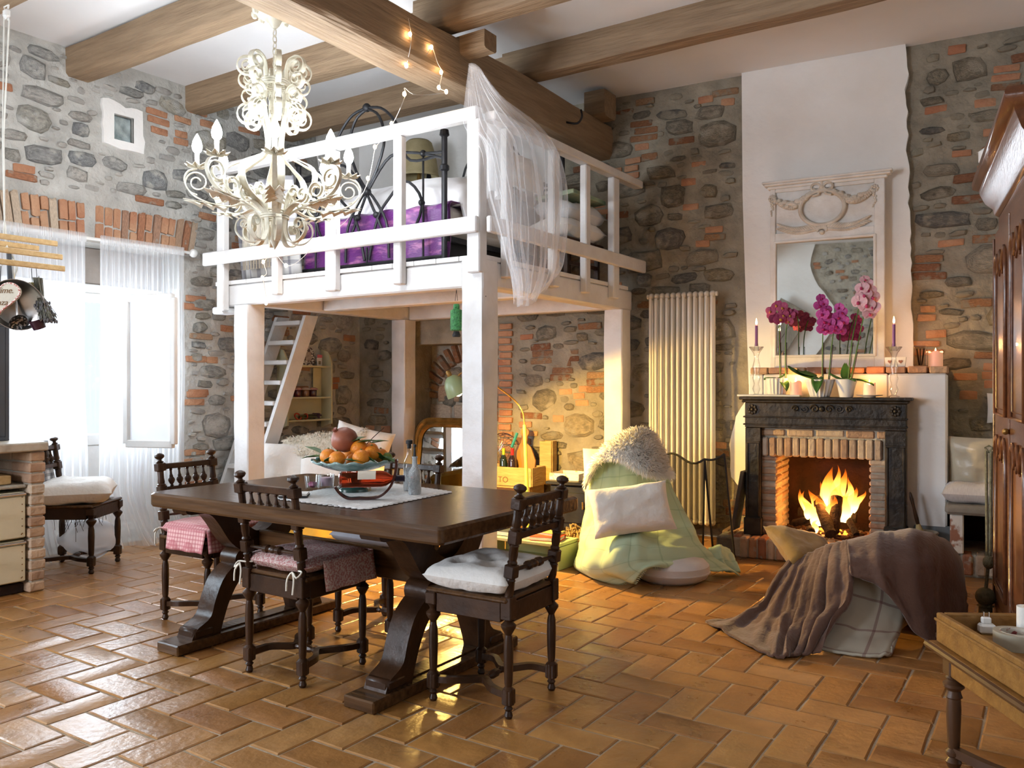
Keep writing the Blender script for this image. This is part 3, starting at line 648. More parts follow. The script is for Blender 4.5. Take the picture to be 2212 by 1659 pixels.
# guard rail: uprights outside the beams, a board at knee height, a square top rail
yo = LY0 - .035; xo = LX1 + .035
lbox('top_rail', -5.90, LX1 - .02, yo - .012, yo + .06, 3.035, 3.12, .008)
lbox('knee_board', -5.97, LX1 + .005, yo - .05, yo - .012, 2.285, 2.392, .008)
for (px, w_, zb_) in ((477, .09, ZB - .04), (594, .072, 2.0), (714, .11, 1.99), (859, .075, 1.995)):
    x = aty(px, 560, yo).x; top = 3.033 if px != 594 else 2.42
    lbox('upright', x - w_ / 2, x + w_ / 2, yo - .01, yo + .052, zb_, top, .008)
lbox('upright', LX1 - .10, LX1 + .005, yo - .01, yo + .08, 2.03, 3.033, .008)
lbox('top_rail', xo - .06, xo + .03, LY0 + .05, 6.78, 3.035, 3.10, .008)
lbox('knee_board', xo + .012, xo + .05, LY0 - .03, 6.80, 2.285, 2.392, .008)
for (px, w_) in ((1100, .075), (1201, .09), (1269, .075), (1330, .11)):
    y = atx(px, 560, xo).y; lbox('upright', xo - .05, xo + .01, y - w_ / 2, y + w_ / 2, 2.02, 3.033, .008)
for px, py in ((1052, 600), (1072, 612), (1048, 640)):
    p = atx(px, py, LX1 - .005) - LO; MB().lathe([(.004, 0), (.004, .006)], 6, T(p.x, p.y, p.z, ry=pi / 2)).build('bolt', M_black, loft)

lad = thing('loft_ladder', 'steep white painted plank ladder leaning up to the loft from beside the window', 'ladder', (-6.08, 4.65, 0)); A = V(lad.location)
def lpt(z): return 4.66 + z / 2.45
for x in (-5.88, -6.27):
    mb = MB(); mb.add([(x + dx - A.x, lpt(z) + dy - A.y, z) for dx in (-.02, .02) for z in (0, 1.94) for dy in (-.075, .075)], [(0, 1, 3, 2), (4, 6, 7, 5), (0, 4, 5, 1), (2, 3, 7, 6), (0, 2, 6, 4), (1, 5, 7, 3)]); mb.build('stringer', M_loft, lad, 20)
for k in range(10):
    z = .19 + k * .187; MB().box((-6.075 - A.x, lpt(z) - A.y, z), (.346, .19, .04), None, .005).build('tread', M_loft, lad)

# iron bed: two hooped ends, rails
bed = thing('iron_bed', 'black wrought iron bed with hooped ends standing on the loft', 'bed', (-4.45, 4.72, ZD)); B0 = V(bed.location)
FYB, HYB = 4.72, 6.42
def fp(px, py): return aty(px, py, FYB) - B0
mb = MB(); xr = fp(960, 400).x; xl = -.78
def knop(mb, x, y, z, r=.028): mb.ball((x, y, z), r, 8, 6)
def bedend(y, hh, name):
    for x in (xl, xr):
        e = MB(); e.tube([(x, y, 0), (x, y, hh)], .022, 10); e.lathe([(.022, 0), (.034, .01), (.034, .04), (.024, .05)], 10, T(x, y, hh - .25)); e.lathe([(.022, 0), (.036, .01), (.03, .05), (.0, .06)], 10, T(x, y, hh)); e.build(name, M_iron, bed)
bedend(0, .93, 'foot_post'); bedend(HYB - FYB, 1.18, 'head_post')
def arcs(y, hh, sx, nm):
    e = MB(); r_ = .011; cx = (xl + xr) / 2; W_ = (xr - xl) / 2; k = hh / .93
    P = lambda x, z: V((cx + x * W_, y, z * k))
    for s_ in (-1, 1):
        e.tube(curve([P(0, 1.28), P(s_ * .22, 1.24), P(s_ * .42, 1.08), P(s_ * .55, .82), P(s_ * .9, .80)], 18), r_, 6)
        e.tube(curve([P(0, 1.27), P(s_ * .16, 1.20), P(s_ * .24, 1.0), P(s_ * .1, .74), P(-s_ * .12, .55), P(-s_ * .27, .36), P(-s_ * .30, .1)], 22), r_, 6)
        e.tube(curve([P(0, .62), P(s_ * .3, .86), P(s_ * .62, .86), P(s_ * .98, .78)], 14), r_, 6)
        e.tube(curve([P(0, .62), P(s_ * .12, .45), P(s_ * .3, .25), P(s_ * .62, .3), P(s_ * .72, .5), P(s_ * .52, .66), P(s_ * .3, .55), P(s_ * .14, .4), P(s_ * .03, .1)], 30), r_, 6)
        e.tube([P(s_ * .74, .05), P(s_ * .74, .84)], .008, 6); e.tube([P(s_, .82), P(s_ * .74, .84)], r_, 6)
        for q in ((.74, .84), (.72, .48), (.13, .44)): knop(e, *P(s_ * q[0], q[1]), .026)
    e.tube([P(-1, .07), P(1, .07)], .014, 6); e.tube([P(0, .07), P(0, .2)], .008, 6)
    knop(e, *P(0, 1.28), .034); knop(e, *P(0, .63), .036); return e.build(nm, M_iron, bed, 50)
arcs(0, .93, 1, 'footboard'); arcs(HYB - FYB, 1.05, 1, 'headboard')
for x in (xl, xr): MB().bar((x, 0, .2), (x, HYB - FYB, .2), .03, .04).build('side_rail', M_iron, bed)
mt = tag(MB().box((0, 0, .11), (1.46, 1.56, .22), None, .05).build('mattress', mat('ticking', (.66, .62, .56), (.60, .56, .50), 5, .9, .2), None, 40), 'thick pale mattress lying on the black iron bed', 'mattress'); mt.location = (-4.45, 5.56, ZD + .24)
bx = MB().box((0, 0, .09), (1.4, 1.5, .2), None, .01).build('slatted_base', M_black, bed); bx.location = (0, .84, .03)
# purple coverlet over the foot of the mattress
M_purple = mat('purple_silk', (.10, .004, .13), (.52, .18, .34), 5, .42, .3, (1, 1, 3), lo=.55, hi=.75, bscale=30, sheen=.3)
def cov(u, v):
    x = -.76 + 1.52 * u; k = 1.5 * v; q = .012 * sin(u * 31 + 2 * sin(v * 5)) + .02 * noise.noise(V((u * 7, v * 5, 0)))
    if k < .42: return V((x, -.045 + q, .05 + k))
    return V((x, -.04 + (k - .42), .475 + q * .6))
tag(MB().grid(60, 34, cov).build('coverlet', M_purple, None, 60, (-4.45, 4.80, ZD), .006), 'purple silk coverlet patterned with pink flowers over the bed foot', 'bedspread')
M_duvet = mat('white_duvet', (.86, .84, .84), (.78, .75, .75), 4, .85, .2, sheen=.3)
def duv(u, v):
    a = u * 2 - 1; x = -.80 + 1.6 * u; e_ = max(0, 1 - abs(a) ** 5) ** .6; f_ = max(0, 1 - (2 * v - 1) ** 6) ** .5
    wr = .028 * noise.noise(V((u * 6, v * 5, 1))) + .02 * noise.noise(V((u * 13 + v * 6, v * 4, 4)))
    return V((x, .06 + 1.36 * v, .47 + (.24 + .10 * sin(pi * min(1, v * 1.1)) * (1 - .5 * a * a)) * e_ * f_ + wr * f_ - .12 * (abs(a) > .97)))
tag(MB().grid(44, 34, duv).build('duvet', M_duvet, None, 60, (-4.45, 4.83, ZD), .03), 'puffy white duvet heaped over the purple coverlet', 'duvet')
M_lilac = mat('white_pink_cotton', (.84, .78, .76), (.78, .68, .66), 8, .9, .2, bscale=30)
for i, (x, y, z, rx, rz, lab) in enumerate(((-4.9, 6.2, .78, .95, .1, 'white bed pillow propped against the headboard near the lamp'), (-4.15, 6.2, .78, .9, -.12, 'pinkish white bed pillow propped against the headboard near the tulle'), (-4.5, 6.28, .98, 1.1, .05, 'white bed pillow topmost of those at the headboard'))):
    tag(pillow(MB(), .66, .44, .18, T(0, 0, 0, rx=rx, rz=rz), 14, seed=i).build('pillow', M_lilac if i == 1 else M_cot, None, 60, (x, y, ZD + z - .06)), lab, 'pillow', 'pillows on the bed')
# small table and its lamp behind the bed
st = thing('bedside_stand', 'small dark stand behind the bed that carries the beige lamp', 'table', (-5.50, 6.22, ZD)); MB().box((0, 0, .62), (.36, .3, .03), None, .006).build('stand_top', M_dk, st)
for sx in (-1, 1):
    for sy in (-1, 1): MB().bar((sx * .15, sy * .12, 0), (sx * .15, sy * .12, .605), .03, .03).build('leg', M_dk, st)
p = aty(905, 345, 6.22); lm = thing('table_lamp', 'bedside lamp with pleated beige parchment shade on the loft', 'lamp', (-5.50, 6.22, ZD + .635))
dx = p.x + 5.50
M_shade = mat('parchment_shade', (.40, .33, .17), (.50, .42, .24), 9, .85, .2)
zb = aty(905, 385, 6.22).z - ZD - .635; zt = aty(905, 305, 6.22).z - ZD - .635
lm.location.x = p.x; st.location.x = p.x
MB().lathe([(.07, 0), (.075, .02), (.03, .05), (.022, zb * .5), (.04, zb * .7), (.02, zb), (.012, zb + .1)], 14).build('lamp_base', M_gold, lm)
MB().lathe([(.20, zb), (.19, zb + .03), (.17, (zb + zt) / 2), (.125, zt - .02), (.10, zt)], 24, None, False).build('lamp_shade', M_shade, lm, 60, None, .004)
# plaid blanket hung over the rail at the ladder end
M_plaid = checks('grey_plaid', (.60, .58, .55), (.14, .13, .17), 9, .3, two=True)
def pl(u, v): return V((-5.86 + .72 * u, 4.56 + .1 * v + .02 * sin(u * 21) + .01 * sin(u * 47), 2.98 - .80 * v))
o = tag(MB().grid(40, 12, pl).build('plaid_blanket', M_plaid, None, 60, None, .004), 'grey plaid blanket with knotted fringe hanging inside the loft railing', 'blanket'); uvgrid(o, 40, 12, .8, .8)
fr = MB()
for k in range(30): x = -5.7 + .012 * k; fr.tube([(x, 4.545, 2.9), (x + .006 * sin(k), 4.535, 2.55), (x + .01 * sin(k * 2), 4.54, 2.25)], .005, 4)
fr.build('fringe', mat('ecru_fringe', (.58, .52, .42), (.48, .42, .33), 20, .9), o)['kind'] = 'stuff'
# stool with folded cloths and a picture at the end of the loft
sl = thing('loft_bench', 'dark wooden bench at the wall end of the loft under folded cloths', 'bench', (-3.42, 6.0, ZD)); MB().box((0, 0, .30), (.36, .62, .035), None, .006).build('bench_top', M_dk, sl)
for sx in (-1, 1):
    for sy in (-1, 1): MB().bar((sx * .14, sy * .26, 0), (sx * .14, sy * .26, .28), .035, .035).build('leg', M_dk, sl)
    MB().bar((sx * .14, -.26, .12), (sx * .14, .26, .12), .02, .03).build('stretcher', M_dk, sl)
tag(pillow(MB(), .38, .68, .17, None, 16, .02, .03, 3).build('folded_cloth', M_cot, None, 60, (-3.40, 5.98, ZD + .40)), 'crumpled white cloth folded on the dark loft bench', 'cloth', 'cloths on the loft bench')
tag(pillow(MB(), .36, .62, .16, T(ry=.1), 16, .02, .03, 8).build('folded_cloth', mat('grey_white_muslin', (.66, .66, .66), (.56, .56, .56), 5, .9, .3), None, 60, (-3.40, 6.02, ZD + .555)), 'greyish muslin cloth folded on top of the white one', 'cloth', 'cloths on the loft bench')
tag(MB().box((0, 0, 0), (.36, .56, .035), T(0, 0, 0, ry=-.06), .004).build('picture_frame', mat('verdigris_frame', (.20, .30, .20), (.34, .36, .22), 14, .7, .3), None, 30, (-3.40, 6.03, ZD + .67)), 'flat green and gold frame lying on the folded cloths', 'frame')
tag(pillow(MB(), .3, .52, .12, T(0, 0, 0, ry=1.25), 16, .02, .035, 12).build('lace_pillow', M_cot, None, 60, (-3.52, 5.45, ZD + .80)), 'white lace edged pillow standing against the bed rail', 'pillow')
# tulle that falls from the main beam over the guard rail
M_tulle = sheer('white_tulle', (.90, .90, .92), .13, .22)
rows = [[(1012, 138, 5.2), (1020, 136, 5.25), (1030, 140, 5.3), (1040, 150, 5.35)],
        [(1004, 205, 5.15), (1030, 200, 5.2), (1062, 195, 5.35), (1085, 215, 5.5)],
        [(1002, 262, 5.15), (1050, 262, 5.2), (1110, 250, 5.5), (1150, 268, 5.8)],
        [(1040, 320, 5.25), (1085, 312, 5.35), (1150, 300, 5.65), (1200, 322, 6.05)],
        [(1050, 400, 5.25), (1100, 400, 5.35), (1160, 390, 5.62), (1218, 392, 6.1)],
        [(1068, 470, 5.22), (1110, 480, 5.32), (1165, 480, 5.55), (1220, 478, 6.05)],
        [(1088, 540, 5.22), (1120, 545, 5.3), (1165, 560, 5.5), (1216, 556, 5.98)],
        [(1104, 590, 5.22), (1130, 610, 5.3), (1160, 620, 5.45), (1205, 590, 5.9)],
        [(1112, 655, 5.24), (1130, 662, 5.3), (1150, 655, 5.38), (1172, 625, 5.6)]]
pt = patch([[atd(*q) for q in r] for r in rows])
def tu(a, ph):
    def g(u, v):
        p = pt(u, v); k = min(1, v * 3); return p + (RT * .6 - FW * .8) * (a * k * (.030 * sin(u * 27 + ph + 3 * v) + .014 * sin(u * 58 + ph * 2 + v * 5) + .05 * noise.noise(V((u * 5, v * 4, ph)))))
    return g
tl = thing('tulle_canopy', 'white tulle bed canopy draped from the big beam over the loft railing', 'canopy', atd(1025, 140, 5.25)); TL0 = V(tl.location)
for i, (a, ph) in enumerate(((1, 0), (1.3, 2.1), (.7, 4.0))):
    g = tu(a, ph); MB().grid(70, 44, lambda u, v: g(u * (1 - .12 * i) + .06 * i, v * (1 - .05 * i)) - TL0 + FW * .03 * i).build('tulle_layer', M_tulle, tl, 80)
def vl(u, v): return atx(1036 + 50 * u, 255 + 165 * v + 12 * sin(u * 9), LX1 - .16) + V((.03 * sin(u * 30), 0, 0)) - TL0
MB().grid(24, 14, vl).build('gathered_veil', sheer('white_voile', (.9, .9, .9), .5), tl, 80)
hk = MB(); hk.tube(curve([(0, 0, 0), (.09, .02, -.02), (.13, .03, .03), (.12, .03, .09)], 12), .009, 6); tag(hk.build('iron_hook', M_iron, None, 60, (MBX + .15, 5.95, 3.46)), 'rusty iron hook driven into the side of the big beam', 'hook')

# string of warm fairy lights along beam and railing
M_bulb = emit('fairy_bulb', (1, .62, .30), 70); M_wire = mat('clear_wire', (.62, .58, .52), None, 5, .4)
fl = thing('fairy_lights', 'string of warm fairy lights hung over the big beam and railing', 'string lights', (MBX, 4.4, 3.3)); F0 = V(fl.location)
mbx = MBX + .165
path = [atx(882, 40, mbx), atx(888, 75, mbx), atx(886, 105, mbx), atd(880, 143, 5.3), atd(905, 138, 5.35), atx(927, 110, mbx), atx(934, 103, mbx), atx(945, 135, mbx), atx(955, 157, mbx + .0), atd(950, 190, 5.4), atd(966, 199, 5.3), atd(900, 205, 5.0), atd(874, 190, 5.0), atd(876, 204, 5.0), atd(862, 240, 5.0), atd(848, 268, yo * 1.26), atd(836, 290, 5.52), atd(812, 318, 5.52), atd(805, 350, 5.5), atd(797, 386, 5.5), atd(780, 425, 5.5), atd(745, 480, 5.7), atd(692, 517, 5.85), atd(650, 560, 5.98), atd(620, 574, 6.0), atd(592, 548, 6.15), atd(571, 566, 6.2), atd(576, 590, 6.2), atd(569, 600, 6.2), atd(573, 630, 6.25), atd(577, 655, 6.25)]
MB().tube(curve([p - F0 for p in path], 150), .0022, 4).build('wire', M_wire, fl)
for p in [path[i] for i in (1, 3, 6, 8, 9, 10, 13, 15, 17, 19, 22, 24, 25, 26, 28, 30)]:
    MB().ball(p - F0 + V((0, -.01, 0)), .011, 8, 6, (1, 1, 1.4)).build('bulb', M_bulb, fl)

# ================================================================== CHANDELIER
CH = V((-4.13, 3.53, 0)); kz = 5.23 / FPX
def cz(y): return 1.3 + (829.5 - y) * kz
ch = thing('chandelier', 'large ivory painted iron scroll chandelier with lit candle bulbs', 'chandelier', (CH.x, CH.y, 3.66))
Z0 = 3.66
def rad(a, pts): d = V((cos(a), sin(a), 0)); return [d * (r * kz) + UP * (cz(y) - Z0) for r, y in pts]
def scroll(cx, cy, r, a0, turns, n=26, dirn=1): return [(cx + r * (1 - .72 * k / n) * cos(a0 + dirn * turns * 2 * pi * k / n), cy - r * (1 - .72 * k / n) * sin(a0 + dirn * turns * 2 * pi * k / n)) for k in range(n + 1)]
def s2(pts, n): return [tuple(q)[:2] for q in curve([(x, y, 0) for x, y in pts], n)]
mb = MB(); mb.lathe([(.02, .005), (.12, .0), (.13, -.03), (.10, -.05), (.05, -.06), (.03, -.10), (.012, -.12)], 20)
for k in range(10): a = 2 * pi * k / 10; mb.ball((.125 * cos(a), .125 * sin(a), -.035), .022, 6, 5, (1, 1, 1.3))
mb.build('canopy', M_chand, ch)
zz = -.12
for k in range(9):
    M_ = T(0, 0, zz - .028, rz=(pi / 2 if k % 2 else 0)) @ Matrix.Diagonal((1, 1, 1.7, 1))
    MB().tube([(.014 * cos(t), 0, .014 * sin(t)) for t in [2 * pi * i / 10 for i in range(10)]], .0035, 5, True, M_).build('chain_link', M_chand, ch); zz -= .040
ztop = cz(165) - Z0
MB().lathe([(.008, zz), (.02, ztop - .02), (.012, ztop - .08), (.013, cz(500) - Z0), (.022, cz(510) - Z0), (.03, cz(520) - Z0), (.018, cz(530) - Z0), (.0, cz(540) - Z0)], 12).build('stem', M_chand, ch)
def ropering(r, y, n=3):
    m_ = MB()
    for k in range(n): m_.tube([(r * kz * cos(t), r * kz * sin(t), cz(y + (k - n / 2) * 5) - Z0 + .003 * sin(t * 22)) for t in [2 * pi * i / 44 for i in range(44)]], .008, 5, True)
    m_.build('rope_ring', M_chand, ch)
ropering(29, 185); ropering(28, 467, 4)
W_ = .032; TK = .007
for k in range(8):
    a = 2 * pi * (k + .5) / 8 + YAW; bn = V((-sin(a), cos(a), 0))
    m_ = MB()  # crown curl
    m_.band(rad(a, s2([(28, 192), (30, 160), (38, 138), (55, 131)], 10) + scroll(58, 153, 22, pi / 2, 1.6, 30, -1)), W_, TK, bn)
    m_.build('crown_scroll', M_chand, ch, 50)
    m_ = MB()
    m_.band(rad(a, s2([(28, 190), (33, 215), (30, 250), (20, 290), (22, 330), (60, 352), (96, 372), (104, 400), (88, 428), (50, 448), (28, 466)], 40)), [.024 if i < 20 else .024 + .026 * min(1, (i - 20) / 6) for i in range(41)], TK, bn); m_.build('cage_rib', M_chand, ch, 50)
    m_ = MB()
    m_.band(rad(a, scroll(58, 180, 19, -pi / 2, 1.3, 24) ), W_, TK, bn); m_.band(rad(a, scroll(52, 215, 24, pi / 2, 1.6, 28)), W_, TK, bn); m_.band(rad(a, scroll(55, 256, 25, pi / 2, 1.6, 28, -1)), W_, TK, bn); m_.band(rad(a, s2([(30, 240), (40, 228), (52, 239), (66, 246), (55, 231)], 14)), W_, TK, bn)
    m_.build('rib_scroll', M_chand, ch, 50)
    m_ = MB(); m_.band(rad(a, s2([(27, 468), (26, 500), (38, 524), (62, 524), (80, 505), (78, 482)], 20) + scroll(64, 488, 14, 0, 1.3, 20)), W_, TK, bn); m_.build('lower_scroll', M_chand, ch, 50)
    m_ = MB(); m_.band(rad(a, s2([(28, 466), (34, 430), (50, 405), (62, 420)], 12) + scroll(50, 422, 13, 0, 1.2, 18, 1)), W_, TK, bn); m_.build('inner_scroll', M_chand, ch, 50)
BULBS = []
M_lit = emit('chandelier_bulb', (.84, .92, 1), 260); M_candle = mat('candle_sleeve', (.85, .80, .70), None, 5, .6)
for k in range(8):
    a = 2 * pi * k / 8 + YAW + .28; bn = V((-sin(a), cos(a), 0)); d = V((cos(a), sin(a), 0)); RB_ = 157
    arm = MB()
    arm.band(rad(a, s2([(28, 464), (60, 446), (95, 452), (130, 448), (165, 432), (182, 405), (176, 384), (157, 376)], 30)), [.036 - .012 * i / 30 for i in range(31)], TK, bn)
    arm.band(rad(a, scroll(157, 405, 26, -pi / 2, 1.7, 30)), .018, TK, bn)
    arm.band(rad(a, scroll(118, 425, 22, -pi / 2, 1.6, 26, -1)), .018, TK, bn); arm.band(rad(a, scroll(80, 430, 18, -pi / 2, 1.5, 26)), .018, TK, bn)
    ao = arm.build('arm', M_chand, ch, 50)
    lf = MB()
    for j in range(6):
        t = j / 5; c0 = d * ((95 + 60 * t) * kz) + UP * (cz(454 - 8 * t) - Z0)
        for s_ in (-1, 1): lf.add([c0, c0 + bn * (s_ * .06) + d * .02 + UP * (-.004 if j % 2 else -.022), c0 + d * .085 + bn * (s_ * .026) + UP * .012], [(0, 1, 2)])
    lf.build('acanthus_leaf', M_chand, ao, 0, None, .004)
    c0 = d * (RB_ * kz) + UP * (cz(374) - Z0)
    bo = MB()
    for j in range(8):
        t = 2 * pi * j / 8; e1 = V((cos(t), sin(t), 0)); e2 = V((-sin(t), cos(t), 0))
        bo.add([c0, c0 + e1 * .03 + e2 * .022, c0 + e1 * .075 + UP * .022, c0 + e1 * .03 - e2 * .022, c0 + e1 * .055 + e2 * .02 + UP * .004, c0 + e1 * .055 - e2 * .02 + UP * .004], [(0, 1, 4, 2), (0, 2, 5, 3)])
    bo.build('drip_pan', M_chand, ch, 0, None, .004)
    MB().lathe([(.014, 0), (.014, .085), (.011, .09)], 10, T(*c0)).build('candle_sleeve', M_candle, ch)
    MB().lathe([(.011, .088), (.026, .105), (.032, .13), (.025, .162), (.009, .195), (.001, .208)], 10, T(*c0)).build('bulb', M_lit, ch)
# ================================================================== DINING TABLE AND CHAIRS
ZTAB = .77; tx0, tx1, ty0, ty1 = -3.74, -1.90, 2.40, 3.45
tab = thing('trestle_table', 'long dark walnut trestle table with a thick top and scrolled legs', 'table', ((tx0 + tx1) / 2, (ty0 + ty1) / 2, 0)); TB = V(tab.location)
hx_, hy_ = (tx1 - tx0) / 2, (ty1 - ty0) / 2
def rrect(x, y, r0, n=5):
    out = []
    for (sx, sy, a0) in ((1, 1, 0), (-1, 1, 90), (-1, -1, 180), (1, -1, 270)):
        r = r0 if sx < 0 else r0 * .4
        for k in range(n + 1): a = R(a0 + 90 * k / n); out.append((sx * (x - r) + r * cos(a), sy * (y - r) + r * sin(a)))
    return out
mb = MB(); o0 = rrect(hx_ - .012, hy_ - .012, .05); o1 = rrect(hx_, hy_, .055); o2 = rrect(hx_ - .006, hy_ - .006, .05); n = len(o0)
mb.v = [(x, y, ZTAB - .068) for x, y in o2] + [(x, y, ZTAB - .058) for x, y in o1] + [(x, y, ZTAB - .010) for x, y in o1] + [(x, y, ZTAB) for x, y in o0]
for r_ in range(3): mb.f += [(r_ * n + k, r_ * n + (k + 1) % n, r_ * n + n + (k + 1) % n, r_ * n + n + k) for k in range(n)]
mb.f += [tuple(range(n))[::-1], tuple(range(3 * n, 4 * n))]; mb.build('tabletop', M_dkx, tab, 25)
def legshape(s):   # one S-scrolled leg in the trestle's plane (y, z), outer curve then inner
    c1 = curve([(s * .10, 0, .40), (s * .155, 0, .385), (s * .24, 0, .32), (s * .29, 0, .22), (s * .32, 0, .14), (s * .40, 0, .095), (s * .425, 0, .05)], 20)
    c2 = curve([(s * .26, 0, .05), (s * .245, 0, .10), (s * .20, 0, .21), (s * .13, 0, .30), (s * .0, 0, .34)], 16); return [(p.x, p.z) for p in c1 + c2]
def topshape(s):
    c1 = curve([(s * .0, 0, .42), (s * .12, 0, .44), (s * .20, 0, .50), (s * .27, 0, .60), (s * .33, 0, .655), (s * .44, 0, .665), (s * .455, 0, .70)], 20)
    c2 = curve([(s * .20, 0, .70), (s * .14, 0, .62), (s * .06, 0, .545), (s * .0, 0, .52)], 12); return [(p.x, p.z) for p in c1 + c2]
for xt in (-3.58, -2.325):
    fx = xt - TB.x; M_ = T(fx, 0, 0) @ Matrix(((0, 0, 1, 0), (1, 0, 0, 0), (0, 1, 0, 0), (0, 0, 0, 1)))
    f = MB(); f.box((fx, 0, .026), (.165, 1.04, .05), None, .006); f.box((fx, 0, .055), (.06, .5, .006)); f.build('trestle_foot', M_dkx, tab, 25)
    for s_ in (-1, 1):
        l = MB(); po = legshape(s_); l.prism(po if s_ > 0 else po[::-1], -.06, .06, M_); l.box((fx, s_ * .36, .075), (.13, .12, .05), None, .012); l.build('trestle_leg', M_dk, tab, 40)
        l = MB(); po = topshape(s_); l.prism(po if s_ < 0 else po[::-1], -.055, .055, M_); l.build('trestle_arm', M_dk, tab, 40)
    MB().box((fx, 0, .43), (.115, .26, .19), None, .03).build('trestle_hub', M_dk, tab, 40)
    for s_ in (-1, 1): MB().tube([(fx - .062, s_ * .125, .40), (fx + .062, s_ * .125, .40)], .048, 14).build('scroll', M_dk, tab)
MB().box(((-3.58 - 2.325) / 2 - TB.x, 0, .46), (1.14, .045, .14), None, .006).build('stretcher_board', M_dkx, tab)

SEATZ = .455
def post_prof(): return [(.012, .0), (.018, .012), (.012, .03), (.019, .04), (.012, .05), (.024, .056), (.024, .115), (.014, .125), (.0165, .14), (.0195, .25), (.018, .30), (.013, .325), (.018, .335), (.030, .355), (.030, .365), (.014, .38), (.018, .39), (.026, .40)]
def make_chair(name, label, loc, rz, grp='turned walnut dining chairs'):
    t = thing(name, label, 'chair', loc, rz, grp); w_, d = .40, .36; hw, hd = w_ / 2 - .022, d / 2
    for s_ in (-1, 1):
        l = MB(); l.lathe(post_prof(), 12, T(s_ * hw, hd, 0)); l.box((s_ * hw, hd, .085), (.042, .042, .06), None, .004); l.box((s_ * hw, hd, .425), (.05, .05, .05), None, .004); l.build('front_leg', M_dk, t)
        l = MB(); l.lathe(post_prof(), 12, T(s_ * (hw - .005), -hd, 0)); l.box((s_ * (hw - .005), -hd, .085), (.042, .042, .06), None, .004); l.box((s_ * (hw - .005), -hd, .43), (.048, .048, .09), None, .004)
        # leaning turned back post with blocks and a mushroom finial
        L_ = .47; M_ = T(s_ * (hw - .005), -hd, .465, rx=R(7)) @ Matrix.Diagonal((1, 1, .875, 1))
        l.lathe([(.020, 0), (.016, .015), (.019, .035), (.018, .08), (.021, .085), (.018, .09), (.018, .10)], 10, M_)
        l.box((0, 0, .125), (.046, .046, .06), M_, .005)
        l.lathe([(.017, .155), (.021, .165), (.016, .175), (.019, .20), (.018, .235), (.021, .24), (.017, .25)], 10, M_)
        l.box((0, 0, .28), (.044, .044, .065), M_, .005)
        l.lathe([(.022, .31), (.024, .318), (.017, .325), (.019, .335), (.0165, .36), (.0165, .40), (.02, .405), (.017, .41)], 10, M_)
        l.box((0, 0, .43), (.05, .046, .052), M_, .005)
        l.lathe([(.016, .455), (.022, .462), (.011, .47), (.010, .478), (.022, .487), (.027, .497), (.024, .508), (.012, .516), (.0, .519)], 12, M_); l.build('back_post', M_dk, t)
    f = MB(); f.box((0, hd, .412), (w_ - .09, .032, .078), None, .003); f.box((0, -hd, .412), (w_ - .09, .03, .078), None, .003)
    for s_ in (-1, 1): f.box((s_ * hw, 0, .412), (.03, d - .05, .078), None, .003)
    f.build('seat_frame', M_dk, t)
    MB().box((0, .005, SEATZ + .006), (w_ + .012, d + .03, .02), None, .007).build('seat', M_dkx, t)
    MBK = T(0, -hd, .465, rx=R(7)) @ Matrix.Diagonal((1, 1, .875, 1))
    MB().box((0, 0, .432), (w_ - .095, .026, .036), MBK, .005).build('top_rail', M_dk, t)
    MB().box((0, 0, .285), (w_ - .095, .028, .034), MBK, .004).build('middle_rail', M_dk, t)
    for k in range(5):
        x = (k - 2) * .054; MB().lathe([(.006, .300), (.012, .306), (.007, .314), (.014, .326), (.019, .340), (.017, .352), (.010, .362), (.011, .366), (.007, .38), (.006, .402), (.010, .408), (.007, .414)], 8, MBK @ T(x, 0, 0)).build('spindle', M_dk, t)
    MB().lathe([(.007, -.145), (.010, -.09), (.009, -.06), (.021, -.05), (.021, -.03), (.012, -.02), (.019, -.008), (.019, .008), (.012, .02), (.021, .03), (.021, .05), (.009, .06), (.010, .09), (.007, .145)], 10, MBK @ T(0, 0, .125, ry=pi / 2)).build('turned_rod', M_dk, t)
    for s_ in (-1, 1):
        st = MB(); pts = curve([(s_ * (hw - .01), hd - .02, .09), (s_ * (hw - .025), hd - .09, .095), (s_ * .10, .035, .092), (s_ * .075, 0, .09), (s_ * .10, -.035, .092), (s_ * (hw - .025), -hd + .09, .095), (s_ * (hw - .01), -hd + .02, .09)], 20)
        st.band(pts, .026, .026, (0, 0, 1)); st.build('curved_stretcher', M_dk, t)
    MB().lathe([(.010, -.075), (.014, -.05), (.009, -.04), (.018, -.02), (.018, .02), (.009, .04), (.014, .05), (.010, .075)], 8, T(0, 0, .09, ry=pi / 2)).build('middle_stretcher', M_dk, t)
    return t
CA = make_chair('dining_chair', 'walnut dining chair with red floral cushion, back turned to the room', (-2.88, 2.645, 0), 0)
def chair_copy(label, loc, rz):
    o = copy_tree(CA); o.location = loc; o.rotation_euler = (0, 0, rz); o['label'] = label; return o
C2 = chair_copy('walnut dining chair with fat white buttoned cushion at the table end', (-1.975, 2.845, 0), R(92))
C3 = chair_copy('walnut dining chair with pink gingham skirted cushion at the far table end', (-3.95, 2.94, 0), R(-88))
C4 = chair_copy('walnut dining chair with pale cushion on the loft side of the table', (-2.99, 3.31, 0), R(181))
C5 = chair_copy('lone walnut chair with white pillow standing beside the curtained window', (-5.81, 3.19, 0), math.atan2(.57, .82) - pi / 2); del C5['group']; C5.scale = (1.12, 1.11, 1)
CZ = SEATZ + .018
def local(o, x, y, z): a = o.rotation_euler.z; return (o.location.x + x * cos(a) - y * sin(a), o.location.y + x * sin(a) + y * cos(a), z)
